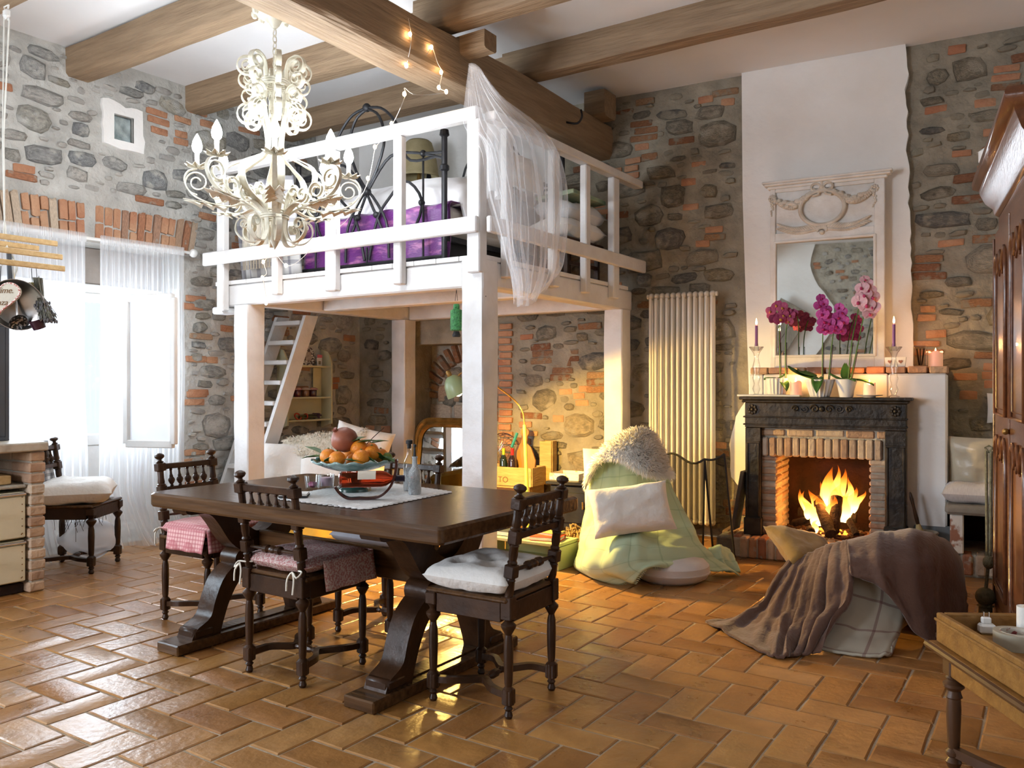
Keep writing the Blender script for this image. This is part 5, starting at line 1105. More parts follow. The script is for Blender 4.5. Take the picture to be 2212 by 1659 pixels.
# ---- trumeau mirror standing on the ledge
OMR = .16; mir = thing('trumeau_mirror', 'tall white carved mirror with oval medallion standing on the brick ledge', 'mirror', wb(fu(1780, OMR), ZL, OMR)); FI = Matrix.Translation(mir.location).inverted()
M_mw = mat('chalky_white_wood', (.84, .83, .80), (.70, .67, .62), 9, .7, .25); M_orn = mat('carved_plaster', (.70, .65, .57), (.52, .45, .36), 12, .75, .2)
qu0, qu1 = onb(1664, 600, OMR)[0], onb(1911, 600, OMR)[0]; gz0, gz1 = onb(1780, 768, OMR)[1], onb(1780, 517, OMR)[1]; gu0, gu1 = onb(1675, 640, OMR)[0], onb(1889, 640, OMR)[0]; qz1 = onb(1780, 398, OMR)[1]
m_ = MB(); wbx(m_, qu0, qu1, ZL + .001, qz1, OMR - .04, OMR - .012, .003); m_.build('backboard', M_mw, mir)
for (a, b_, c_, d) in ((qu0, gu0, ZL, qz1), (gu1, qu1, ZL, qz1), (gu0, gu1, ZL, gz0), (gu0, gu1, gz1, gz1 + .075), (gu0, gu1, qz1 - .03, qz1)):
    m_ = MB(); wbx(m_, a, b_, c_ + .001, d, OMR - .012, OMR + .008, .004); m_.build('frame_board', M_mw, mir)
m_ = MB()
for (a, b_, c_, d) in ((gu0 - .014, gu0 + .008, gz0 - .014, gz1 + .014), (gu1 - .008, gu1 + .014, gz0 - .014, gz1 + .014), (gu0, gu1, gz0 - .014, gz0 + .008), (gu0, gu1, gz1 - .008, gz1 + .014)): wbx(m_, a, b_, c_, d, OMR - .01, OMR + .018, .006)
m_.build('inner_moulding', M_mw, mir)
m_ = MB(); wbx(m_, gu0, gu1, gz0, gz1, OMR - .012, OMR - .006, 0); m_.build('mirror_glass', mat('silvered_glass', (.86, .88, .87), None, 3, .015, 0, metal=1), mir, 0)
for k, (e_, h0, h1) in enumerate(((.02, 0, .022), (.045, .022, .04), (.058, .04, .058))):
    m_ = MB(); wbx(m_, qu0 - e_, qu1 + e_, qz1 + h0, qz1 + h1, OMR - .04, OMR + e_, .006); m_.build('cornice', M_mw, mir)
def W2(u_, z_, o=0): return FI @ wb(u_, z_, OMR + .004 + o)
ou, oz = onb(1776, 449, OMR); rx_, rz_ = .165, .135
m_ = MB(); m_.tube([W2(ou + rx_ * cos(t), oz + rz_ * sin(t), .008) for t in [2 * pi * k / 40 for k in range(40)]], .016, 8, True); m_.build('oval_medallion', M_orn, mir)
m_ = MB()
for s_ in (-1, 1):
    m_.tube([W2(ou + s_ * (.045 + .035 * cos(t)), oz + rz_ + .03 + .028 * sin(t), .012) for t in [2 * pi * k / 14 for k in range(14)]], .010, 6, True); m_.tube([W2(ou + s_ * .01, oz + rz_ + .02, .012), W2(ou + s_ * .03, oz + rz_ - .03, .014), W2(ou + s_ * .07, oz + rz_ - .04, .014)], .010, 6)
m_.ball(W2(ou, oz + rz_ + .025, .014), .018, 8, 6); m_.tube([W2(ou, oz + rz_ + .03, .01), W2(ou, oz + rz_ + .09, .012)], .012, 6); m_.build('ribbon_bow', M_orn, mir)
m_ = MB()
for k in range(7): an = pi * (.12 + .76 * k / 6); m_.ball(W2(ou + .035 * cos(an), oz - rz_ - .045 + .03 * sin(an), .01), .015, 6, 5, (1, 1, 1.5))
m_.ball(W2(ou, oz - rz_ - .06, .01), .02, 8, 6); m_.build('shell', M_orn, mir)
for s_ in (-1, 1):
    g = MB(); a = V((ou + s_ * .06, oz + rz_ + .02, 0)); b_ = V((ou + s_ * .38, oz + .11, 0))
    for k in range(26):
        t = k / 25; x = a.x + (b_.x - a.x) * t; z = a.y + (b_.y - a.y) * t - .085 * sin(pi * t); r = .011 + .014 * sin(pi * t)
        g.ball(W2(x, z + rng.uniform(-1, 1) * r * .8, .006), r, 6, 4, (1.2, 1, .9)); g.ball(W2(x, z - r, .004), r * .7, 5, 4)
    for q in range(8): an = 2 * pi * q / 8; g.ball(W2(b_.x + .022 * cos(an), b_.y + .022 * sin(an), .006), .012, 6, 4)
    for q in range(9): g.ball(W2(b_.x + rng.uniform(-.012, .012), b_.y - .035 - q * .013, .005), .013 - .0008 * q, 6, 4)
    g.build('garland', M_orn, mir)
    g = MB()
    for k in range(16):
        t = k / 15; x = ou + s_ * (.05 + .28 * t); z = oz - rz_ - .02 - .03 * sin(pi * t) + .035 * t
        for e_ in (-1, 1): g.ball((0, 0, 0), (.026 * (1 - .4 * t)), 6, 4, (1.6, .5, .55), Matrix.Translation(W2(x, z + e_ * .014, .006)) @ Matrix.Rotation(-(s_ * .5 * e_ + (.2 if s_ > 0 else -.2)), 4, 'Y'))
    g.build('laurel_spray', M_orn, mir)
FI = FI0
# ---- on the mantel and the ledge
def at_mantel(px, off): return wb(fu(px, off), ML + .001, off)
def at_ledge(px, off): return wb(fu(px, off), ZL + .001, off)
bd = MB().box((0, 0, .008), (.46, .15, .014), None, .003).build('white_board', M_wh, None, 30, at_mantel(1663, OM - .07)); bd.rotation_euler.z = MB_ROT; tag(bd, 'thin white painted board lying on the mantel under the candle', 'board')
M_porc = mat('white_porcelain', (.80, .79, .76), (.74, .72, .69), 5, .25, .05, coat=.4)
def flower_mesh():
    mb = MB()
    def pet(a, L_, w_, tilt, z=0):
        Mx = Matrix.Rotation(a, 4, 'Y') @ Matrix.Rotation(-tilt, 4, 'X'); vs = [(0, z, 0)]
        for k in range(9): t = k / 8; an = -pi * .5 + pi * t; vs.append((w_ * cos(an - pi / 2 + pi / 2) * 0 + w_ * sin(pi * (t - .5)) * (1 if True else 0), z - .004 * cos(pi * (t - .5)), L_ * (.35 + .65 * cos(pi * (t - .5)))))
        mb.add([Mx @ V(v) for v in vs], [(0, k, k + 1) for k in range(1, 9)])
    for a in (0, 2.2, -2.2): pet(a, .042, .019, .15, .003)
    for a in (1.35, -1.35): pet(a, .046, .030, .1, -.001)
    return mb
FLW = flower_mesh(); LIP = MB().ball((0, -.012, -.008), .010, 6, 5, (.9, 1.3, 1.1)); 
def orchid(label, pot, px, off, stems, leaves, col, lip):
    base = at_mantel(px, off) + V((0, 0, .015 if px < 1700 else 0)); t = thing('potted_orchid', label, 'orchid', base, MB_ROT, 'orchids on the mantel'); Mi = (Matrix.Translation(base) @ Matrix.Rotation(MB_ROT, 4, 'Z')).inverted(); h = pot[0]
    if pot[1] == 'ribbed': 
        m_ = MB().grid(72, 8, lambda u, v: V(((pot[2] + (pot[3] - pot[2]) * v) * (1 + .05 * cos(u * 2 * pi * 18)) * cos(2 * pi * u), (pot[2] + (pot[3] - pot[2]) * v) * (1 + .05 * cos(u * 2 * pi * 18)) * sin(2 * pi * u), h * v)), True); m_.build('flower_pot', M_porc, t, 60, None, .005); MB().lathe([(pot[2], .001), (pot[2], .004)], 20).build('pot_base', M_porc, t)
    else: MB().lathe([(pot[2] * .92, 0), (pot[2], .01), (pot[2] * 1.15, h * .4), (pot[3], h), (pot[3] - .006, h), (pot[3] - .01, h - .03)], 26, None, False).build('flower_pot', M_porc, t, 60)
    MB().lathe([(.0, h - .018), (pot[3] - .008, h - .02)], 14, None, False).build('soil', M_bark, t)
    mf = mat('orchid_petal', *col, 60, .6, .1); ml = mat('orchid_lip', lip, None, 5, .5); me = FLW.mesh('flower', 0); me.materials.append(mf); le = LIP.mesh('lip', 60); le.materials.append(ml)
    for st, fl_ in stems:
        pts = [Mi @ fpt(*q) for q in st]; pts[0] = V((pts[0].x, 0, h - .02)); MB().tube(curve(pts, 16), .0042, 6).build('stem', M_leaf, t); MB().tube([pts[0] + V((.008, .004, 0)), pts[1] + V((.008, .004, 0))], .0028, 5).build('support_cane', M_dk, t)
        for k, (fx, fy, fo, sc) in enumerate(fl_):
            o = link('flower', me, t, Mi @ fpt(fx, fy, fo)); o.scale = (sc, sc, sc); o.rotation_euler = (rng.uniform(-.3, .3), rng.uniform(-.4, .4), -YAW * -.2 + rng.uniform(-.5, .5)); l = link('lip', le, o)
            s2_ = o.modifiers.new('t', 'SOLIDIFY'); s2_.thickness = .0015
    for (lx, ly, loff, az, L_, w_, droop) in leaves:
        m_ = MB()
        def lf(u, v):
            x = L_ * u; b2 = w_ * sin(pi * min(1, u * .92 + .06)) ** .7; y = (v - .5) * 2 * b2; return V((x * cos(droop * u * .6), y, -L_ * u * u * droop * .6 + .012 * abs(v - .5) * 2 + .02 * u))
        p0 = V((0, 0, h - .01)); m_.grid(10, 4, lambda u, v: p0 + Matrix.Rotation(az, 3, 'Z') @ lf(u, v) + V((lx, ly, loff))); m_.build('leaf', M_leaf, t, 60, None, .003)
    return t
MAG = ((.42, .03, .22), (.62, .10, .38)); PNK = ((.74, .34, .38), (.84, .56, .56)); DMG = ((.28, .025, .10), (.46, .08, .18))
orchid('small orchid with dark red flowers in a ribbed white pot', (.125, 'ribbed', .062, .076), 1678, OM - .09, [([(1685, 815, OM - .09), (1684, 740, OM - .09), (1683, 690, OM - .08), (1678, 665, OM - .06)], [(1665, 672, OM - .04, .9), (1678, 660, OM - .03, 1.), (1690, 664, OM - .02, 1.), (1672, 690, OM - .02, 1.), (1684, 690, OM - .01, 1.1), (1692, 680, OM - .04, 1), (1668, 682, OM - .05, .9)]), ([(1697, 815, OM - .1), (1697, 740, OM - .1), (1700, 700, OM - .09), (1706, 676, OM - .08)], [(1700, 674, OM - .06, .9), (1708, 682, OM - .05, .9), (1714, 676, OM - .07, .8), (1704, 694, OM - .05, .8)])],
       [(.03, 0, -.02, -1.0, .14, .035, 1.1), (-.01, .0, 0, 2.8, .10, .03, .4), (.0, 0, -.0, .3, .08, .012, -.6)], DMG, (.5, .25, .05))
orchid('orchid with two magenta flower spikes in a fluted white bowl', (.128, 'ribbed', .062, .10), 1771, OM - .02, [([(1776, 830, OM - .02), (1777, 740, OM - .02), (1778, 680, OM - .02), (1774, 645, OM)], [(1773, 644, OM + .02, .8), (1779, 655, OM + .02, .9), (1770, 660, OM + .03, .95), (1784, 668, OM + .02, 1.), (1777, 679, OM + .04, 1.1), (1789, 684, OM + .02, 1.), (1780, 695, OM + .04, 1.1), (1792, 698, OM + .02, 1.0), (1777, 710, OM + .03, 1.0), (1788, 714, OM + .02, 1.0)]), ([(1790, 830, OM - .04), (1797, 745, OM - .04), (1804, 700, OM - .03), (1815, 660, OM - .02)], [(1813, 664, OM - .0, .85), (1819, 674, OM, .9), (1811, 685, OM + .01, 1.), (1821, 694, OM, 1.), (1808, 704, OM + .01, 1.), (1816, 714, OM, .95), (1802, 712, OM + .02, .9)])],
       [(-.02, -.01, .01, 2.75, .25, .055, -.5), (-.005, -.02, .02, -1.55, .17, .042, 1.3), (-.03, 0, .03, 2.4, .20, .05, -.3)], MAG, (.35, .0, .1))
orchid('tall orchid with pale pink flowers in a smooth white pot', (.130, 'plain', .048, .076), 1828, OM - .0, [([(1832, 815, OM - .02), (1840, 740, OM - .02), (1854, 670, OM - .02), (1868, 605, OM)], [(1868, 604, OM, .8), (1874, 612, OM - .01, .9), (1862, 622, OM + .02, 1.15), (1878, 626, OM, 1.1), (1866, 638, OM + .02, 1.3), (1884, 642, OM, 1.2), (1856, 652, OM + .03, 1.3), (1872, 660, OM + .03, 1.35), (1886, 664, OM + .01, 1.2), (1878, 678, OM + .02, 1.1)]), ([(1838, 815, OM - .04), (1850, 760, OM - .04), (1858, 720, OM - .04), (1866, 680, OM - .02)], [])],
       [(.0, 0, .0, 1.75, .14, .035, -1.2), (.02, .0, .0, -.2, .18, .04, .55), (-.02, 0, .0, 2.9, .10, .03, -.4), (.0, -.01, .0, -.9, .12, .03, .4)], PNK, (.55, .05, .15))
def pillar(label, p, r, h, glow=2.0, pink=True):
    t = thing('pillar_candle', label, 'candle', p, 0, 'lit pillar candles')
    m = bpy.data.materials.new('glowing_wax'); m.use_nodes = True; b = m.node_tree.nodes['Principled BSDF']; b.inputs['Base Color'].default_value = ((.85, .42, .40, 1) if pink else (.9, .72, .55, 1)); b.inputs['Subsurface Weight'].default_value = .6; b.inputs['Subsurface Radius'].default_value = (.05, .025, .015); b.inputs['Roughness'].default_value = .5; b.inputs['Subsurface Scale'].default_value = .6
    b.inputs['Emission Color'].default_value = (1, .5, .2, 1); b.inputs['Emission Strength'].default_value = .35
    mb = MB().grid(28, 5, lambda u, v: V((r * cos(2 * pi * u), r * sin(2 * pi * u), (h + .008 * sin(2 * pi * u * 3 + p.x * 9)) * v)), True); mb.build('wax', m, t, 60); MB().lathe([(.0, h - .022), (r - .001, h - .012)], 20, None, False).build('wax_pool', m, t)
    MB().lathe([(.001, h - .02), (.001, h - .005)], 5).build('wick', M_black, t)
    MB().lathe([(.001, h - .008), (.006, h + .002), (.006, h + .008), (.002, h + .024), (.0, h + .03)], 8).build('flame', M_flame, t); point('candle_light', V(p) + V((0, 0, h + .045)), glow, (1, .47, .14), .012)
pillar('pink pillar candle burning on the white board between two orchids', at_mantel(1719, OM - .05) + V((0, 0, .0155)), .042, .098)
sc_ = MB().lathe([(.04, 0), (.045, .006), (.085, .014), (.09, .018), (.05, .012), (.0, .01)], 24).build('saucer', M_porc, None, 40, at_mantel(1878, OM - .0)); tag(sc_, 'white porcelain saucer under the burning pillar candle', 'saucer')
pillar('white pillar candle burning on the saucer', at_mantel(1878, OM) + V((0, 0, .0125)), .042, .085, 2.0, False)
pillar('pillar candle burning alone on the end of the brick ledge', at_ledge(2021, OB - .14), .048, .105, 2.6)
def holder(label, px, off, hz, seed):
    p = at_mantel(px, off); t = thing('glass_candlestick', label, 'candlestick', p, 0, 'glass candlesticks'); h = hz - p.z
    pr = [(.042, 0), (.038, .006), (.016, .018), (.03, .05), (.018, .08), (.03, .12), (.02, .15), (.03, .19), (.018, .23)]; k = h / .34
    prof = [(r, z * k) for r, z in pr] + [(.016, h * .75), (.024, h * .82), (.055, h * .93), (.052, h * .94), (.022, h * .86), (.013, h), (.0, h)]; MB().lathe(prof, 16, None, False).build('crystal', M_glass, t, 30)
    MB().lathe([(.0115, h - .02), (.0105, h + .135), (.004, h + .143), (.0, h + .144)], 12).build('taper_candle', mat('violet_wax', (.22, .08, .24), (.30, .12, .30), 6, .5), t); MB().lathe([(.001, h + .14), (.0075, h + .152), (.0075, h + .162), (.003, h + .185), (.0, h + .195)], 8).build('flame', M_flame, t); point('taper_light', p + V((0, 0, h + .21)), 1.6, (1, .47, .14), .012)
holder('crystal candlestick with a lit violet taper beside the ribbed pot', 1634, OM - .05, onb(1634, 742, OM - .05)[1], 1); holder('crystal candlestick with a lit violet taper beside the saucer candle', 1931, OM - .05, onb(1931, 742, OM - .05)[1], 2)
M_heart = mat('heart_print', (.28, .12, .08), None, 5, .6)
for (px, lab) in ((1923, 'tiny white square pot with a heart, touching the mirror frame'), (1946, 'tiny white square pot with a heart, further from the mirror')):
    p = at_ledge(px, OB - .06); t = thing('heart_pot', lab, 'pot', p, MB_ROT, 'tiny heart pots'); m_ = MB(); s0, s1, h = .028, .036, .068
    m_.add([(-s0, -s0, 0), (s0, -s0, 0), (s0, s0, 0), (-s0, s0, 0), (-s1, -s1, h), (s1, -s1, h), (s1, s1, h), (-s1, s1, h), (-s1 + .005, -s1 + .005, h), (s1 - .005, -s1 + .005, h), (s1 - .005, s1 - .005, h), (-s1 + .005, s1 - .005, h), (-s0, -s0, .01), (s0, -s0, .01), (s0, s0, .01), (-s0, s0, .01)], [(3, 2, 1, 0)] + [(k, (k + 1) % 4, 4 + (k + 1) % 4, 4 + k) for k in range(4)] + [(4 + k, 4 + (k + 1) % 4, 8 + (k + 1) % 4, 8 + k) for k in range(4)] + [(8 + k, 8 + (k + 1) % 4, 12 + (k + 1) % 4, 12 + k) for k in range(4)] + [(12, 13, 14, 15)]); m_.build('pot', M_porc, t, 0)
    hp = [(.016 * sin(a) ** 3 * .9, .0009 * (13 * cos(a) - 5 * cos(2 * a) - 2 * cos(3 * a) - cos(4 * a))) for a in [2 * pi * k / 24 for k in range(24)]]; MB().prism(hp, 0, .002, T(0, -.0335, .036, rx=pi / 2 + .12)).build('heart', M_heart, t, 0)
p = at_ledge(1988, OB - .10); vs_ = thing('glass_vase', 'square faceted glass vase on the ledge next to the lone candle', 'vase', p); MB().box((0, 0, .075), (.085, .085, .15), None, .008).build('vase_glass', glassy('smoky_glass', (.86, .78, .70), .3, .08), vs_)
m_ = MB()
for k in range(14): a = rng.uniform(0, 6.3); m_.tube([(.01 * cos(a), .01 * sin(a), .01), (.028 * cos(a), .028 * sin(a), .13)], .003, 4)
m_.build('dry_sticks', M_dk, vs_)['kind'] = 'stuff'
# ---- radiator on the wall, fire screen before it
RO = .14; ru0, ru1 = onb(1402, 900, RO)[0], onb(1546, 900, RO)[0]; rz1 = onb(1474, 633, RO)[1]; rz0 = .115; rad_ = thing('radiator', 'tall cream white column radiator on the stone wall', 'radiator', wb((ru0 + ru1) / 2, 0, RO), MB_ROT); M_rad = mat('radiator_enamel', (.74, .70, .62), (.70, .66, .58), 4, .35, .03); nc = 12; st_ = (ru1 - ru0) / nc
for k in range(nc):
    x = -(ru1 - ru0) / 2 + (k + .5) * st_; m_ = MB()
    for y in (-.035, .035): m_.tube([(x, y, rz0 + .04), (x, y, rz1 - .04)], .0135, 8)
    for z in (rz0 + .02, rz1 - .02): m_.ball((x, 0, z), .03, 10, 7, (st_ / .062, 1.7, .95))
    m_.build('column', M_rad, rad_, 50)
for s_ in (-1, 1): MB().tube([(s_ * (ru1 - ru0) / 2, 0, rz1 - .02), (s_ * ((ru1 - ru0) / 2 + .015), 0, rz1 - .02)], .02, 10).build('end_plug', M_rad, rad_)
for x in (-.25, .25): MB().box((x, .09, rz1 - .3), (.03, .12, .03)).build('bracket', M_rad, rad_)
M_mesh = sheer('black_mesh', (.008, .008, .008), .55); scr = thing('fire_screen', 'black folding mesh fire screen standing beside the hearth', 'fire screen', atz(1500, 1155, 0)); S0 = V(scr.location)
pan = [((1428, 988, 6.35), (1522, 992, 6.1), (1518, 1150, 6.1), (1440, 1152, 6.3)), ((1522, 992, 6.1), (1565, 981, 5.98), (1588, 1138, 6.0), (1542, 1158, 6.1))]
for k, q in enumerate(pan):
    c4 = [atd(*a) - S0 for a in q]
    for i in (2, 3): c4[i].z = max(.004, .012)
    top = [c4[0].lerp(c4[1], t) + UP * (.035 * sin(t * 2 * pi) if k == 0 else -.02 * sin(pi * t)) for t in [j / 10 for j in range(11)]]
    fo = MB().tube(top, .009, 6); f2 = fo.tube([c4[1], c4[2], c4[3], c4[0]], .008, 6); fo.build('screen_frame', M_black, scr)
    m_ = MB(); m_.v = [tuple(p) for p in top] + [tuple(c4[2]), tuple(c4[3])]; m_.f = [tuple(range(len(m_.v)))]; m_.build('wire_mesh', M_mesh, scr, 0)
lw_ = MB().box((0, 0, .24), (.03, .14, .46), T(0, 0, 0, ry=.17), .004).build('cast_iron_plate', mat('rusty_iron', (.05, .045, .04), (.10, .08, .06), 8, .7, .3), None, 30, wb(mu0 - .09, HZ + .015, OM - .06)); tag(lw_, 'dark iron plate leaning against the side of the mantel', 'plate')
# ---- dustpan, brush and pot in the nook right of the mantel
p = atz(2000, 1200, 0) ; p = wb(fu(2000, OB + .08), 0, OB + .08)
bk_ = thing('ash_bucket', 'small clay coloured ash pot standing beside the mantel', 'pot', wb(fu(1992, OB + .12), 0, OB + .13)); MB().lathe([(.075, 0), (.085, .02), (.10, .26), (.106, .27), (.10, .275), (.088, .25), (.07, .03)], 20, None, False).build('pot', mat('grey_clay', (.40, .33, .24), (.30, .24, .18), 8, .8, .2), bk_)
dp = tag(MB().box((0, 0, .16), (.24, .012, .30), T(rx=-.22), .004).build('dustpan', mat('zinc_sheet', (.12, .14, .15), (.2, .22, .23), 6, .45, .1, metal=.5), None, 30, wb(fu(2014, OB + .04), .0, OB + .06)), 'grey metal dustpan leaning on the white plaster', 'dustpan'); dp.rotation_euler.z = MB_ROT
br = thing('hearth_brush', 'wooden handled hearth brush with straw bristles standing in the ash pot', 'brush', wb(fu(2006, OB + .13), .03, OB + .12)); MB().lathe([(.012, .30), (.014, .34), (.010, .42), (.013, .48), (.008, .52), (.0, .53)], 10, T(rx=.05, ry=-.22)).build('handle', M_dk, br); MB().lathe([(.045, .05), (.042, .16), (.03, .24), (.014, .30)], 12, T(rx=.05, ry=-.22)).build('bristles', mat('straw', (.55, .42, .20), (.42, .30, .13), 40, .9, .5, (1, 1, .1)), br)
# ---- low stone bench with a cubby
OG = .72; gu0_, gu1_ = onb(2052, 1150, OG)[0], 6.42; gz_ = onb(2090, 1092, OG)[1]; ben = thing('stone_bench', 'low rough stone bench with a brick base and open cubby', 'bench', wb((gu0_ + gu1_) / 2, 0, OG)); FI = Matrix.Translation(ben.location).inverted()
m_ = MB(); wbx(m_, gu0_ - .03, gu1_, gz_ - .065, gz_, .05, OG + .03, .02); m_.v = [tuple(V(p) + V((.006 * noise.noise(V(p) * 9), 0, .008 * noise.noise(V(p) * 7)))) for p in m_.v]; m_.build('stone_slab', mat('grey_slab', (.34, .30, .24), (.22, .19, .15), 7, .9, .6), ben, 30)
cu0, cu1 = onb(2082, 1150, OG)[0], 6.33; cz0 = onb(2110, 1200, OG)[1]
m_ = MB(); wbx(m_, gu0_, cu0, cz0, gz_ - .066, .05, OG, .008); m_.build('plaster_pier', mat('flaking_plaster', (.70, .64, .56), (.34, .15, .09), 9, .9, .4, lo=.52, hi=.58), ben, 30)
m_ = MB(); wbx(m_, cu1, gu1_, cz0, gz_ - .066, .05, OG, .008); m_.build('plaster_pier', M_pl, ben, 30)
m_ = MB(); wbx(m_, cu0, cu1, cz0, gz_ - .066, .05, .12, 0); m_.build('cubby_back', M_soot, ben, 30)
m_ = MB(); wbx(m_, gu0_ + .01, gu1_, 0, cz0 - .004, .05, OG - .012, .01); m_.build('mortar_bed', M_mort, ben, 30)
u = gu0_ - .01
while u < gu1_ - .05:
    m_ = MB(); wbx(m_, u + .006, u + .068, .015, cz0, OG - .15, OG + .006, .012); m_.build('brick', M_pbrick if rng.random() < .4 else M_brick, ben, 30); u += .078
FI = FI0
pn = thing('aluminium_pan', 'shallow round aluminium pan kept inside the bench cubby', 'pan', wb(cu0 + .33, cz0 + .001, OG - .26)); MB().lathe([(.17, 0), (.18, .01), (.185, .10), (.19, .105), (.18, .105), (.172, .012), (.0, .01)], 28).build('pan_body', mat('aluminium', (.5, .5, .5), (.4, .4, .4), 20, .35, .1, metal=.9), pn)
M_satin = mat('champagne_satin', (.56, .49, .36), (.42, .36, .26), 5, .32, .3, sheen=.4, bscale=12); M_quilt = mat('beige_quilt', (.42, .37, .31), (.36, .31, .26), 30, .9, .3)
cB = thing('satin_cushion', 'champagne satin cushion with quilted half standing against the stones', 'cushion', wb(onb(2128, 1000, OG - .3)[0], gz_ + .24, OG - .30), MB_ROT); pillow(MB(), .46, .42, .15, T(0, 0, 0, rx=pi / 2 + .12), 20, .05, .022, 21).build('satin_cover', M_satin, cB, 70)
MB().grid(10, 14, lambda u, v: V((.08 + .14 * u, -.068 + .035 * u - .02 * (2 * v - 1) ** 4 * -1 - .02, -.19 + .38 * v))).build('quilted_panel', M_quilt, cB, 60, None, .006)
tag(pillow(MB(), .52, .46, .15, T(0, 0, 0, rz=.1), 22, .05, .014, 31).build('striped_cushion', mat('pale_striped_linen', (.66, .63, .62), (.54, .50, .50), 40, .85, .2, (8, .4, 1)), None, 70, wb(onb(2124, 1070, OG - .24)[0], gz_ + .066, OG - .26)), 'pale striped cushion lying flat on the stone bench', 'cushion')
# ================================================================== FUR AND DRAPES
def lettering(name, body, size, parent, M_, m, shear=0):
    tx = bpy.data.curves.new(name, 'FONT'); tx.body = body; tx.size = size; tx.extrude = .0006; tx.shear = shear; o = bpy.data.objects.new(name, tx); COL.objects.link(o); bpy.context.view_layer.update()
    me = bpy.data.meshes.new_from_object(o.evaluated_get(bpy.context.evaluated_depsgraph_get())); bpy.data.objects.remove(o); me.materials.clear(); me.materials.append(m); q = link(name, me, parent); q.matrix_local = M_; return q
M_fur = woolly('sheepskin_wool', (.92, .85, .72))
def sheepskin(label, rows, n, L_, droop=.6, m=None, name='sheepskin', nu=26, nv=16, seed=0):
    pt = patch(rows); o0 = V(rows[0][0]); t = thing(name, label, 'sheepskin', o0); mb = MB().grid(nu, nv, lambda u, v: pt(u, v) - o0); mb.build('hide', m or M_fur, t, 80, None, .015)
    rr = random.Random(seed); f = MB(); vs, fs = f.v, f.f; nv_ = []
    for k in range(n):
        u, v = rr.random(), rr.random(); p = pt(u, v); du = pt(min(1, u + .01), v) - pt(max(0, u - .01), v); dv = pt(u, min(1, v + .01)) - pt(u, max(0, v - .01)); nn = du.cross(dv).normalized()
        if nn.dot(EYE - p) < 0: nn = -nn
        out = V((0, 0, 0))
        if u < .06: out -= du.normalized()
        if u > .94: out += du.normalized()
        if v > .92: out += dv.normalized()
        if v < .06: out -= dv.normalized() * .7
        d = (nn * rr.uniform(.35, .8) + UP * -droop * rr.uniform(.4, 1.1) + out * .9 + V((rr.uniform(-.5, .5), rr.uniform(-.5, .5), rr.uniform(-.3, .3)))).normalized(); l = L_ * rr.uniform(.5, 1.1); s = d.cross(nn + V((rr.uniform(-.3, .3), rr.uniform(-.3, .3), rr.uniform(-.3, .3)))).normalized() * .0036
        b = len(vs); q = p - o0; mid = q + d * l * .55 + UP * .004; tip = q + d * l + UP * -.012 * droop
        vs += [tuple(q - s), tuple(q + s), tuple(mid + s * .8), tuple(mid - s * .8), tuple(tip)]; fs += [(b, b + 1, b + 2, b + 3), (b + 3, b + 2, b + 4)]; nj = (nn + V((rr.uniform(-.45, .45), rr.uniform(-.45, .45), rr.uniform(-.2, .5)))).normalized(); nv_ += [tuple(nj)] * 5
    fo = f.build('fleece', m or M_fur, t, 180); fo.data.normals_split_custom_set_from_vertices(nv_); fo['kind'] = 'stuff'; return t
def drape(name, label, cat, rows, m, nu=44, nv=40, fold=.012, fq=30, thick=.012, lab=None, seed=0, uv=None, flat=.0):
    rows = [[atd(*q) if len(q) == 3 else V(q[:3]) for q in r] for r in rows]; pt = patch(rows); o0 = V(rows[0][0])
    def g(u, v):
        p = pt(u, v); du = pt(min(1, u + .02), v) - pt(max(0, u - .02), v); dv = pt(u, min(1, v + .02)) - pt(u, max(0, v - .02)); nn = du.cross(dv)
        nn = nn.normalized() if nn.length > 1e-9 else UP
        a = fold * min(1, .15 + v * 1.2); w_ = u + .045 * noise.noise(V((u * 4, v * 1.5, seed + 3))) + .02 * sin(v * 4 + seed); q = a * (.35 + 1.1 * abs(noise.noise(V((u * 5, 2, seed))) + .25)) * (sin(w_ * fq + seed) + .35 * sin(w_ * fq * 2.17 + 1)) + a * .9 * noise.noise(V((u * 7, v * 6, seed))) + fold * .3 * noise.noise(V((u * 19, v * 15, seed + 7))); r = p + nn * q
        r.z = max(r.z, .012 + .006 * noise.noise(V((u * 30, v * 20, seed)))); return r - o0
    o = MB().grid(nu, nv, g).build(name, m, None, 80, o0, thick)
    if uv: uvgrid(o, nu, nv, *uv)
    tag(o, label, cat); return o

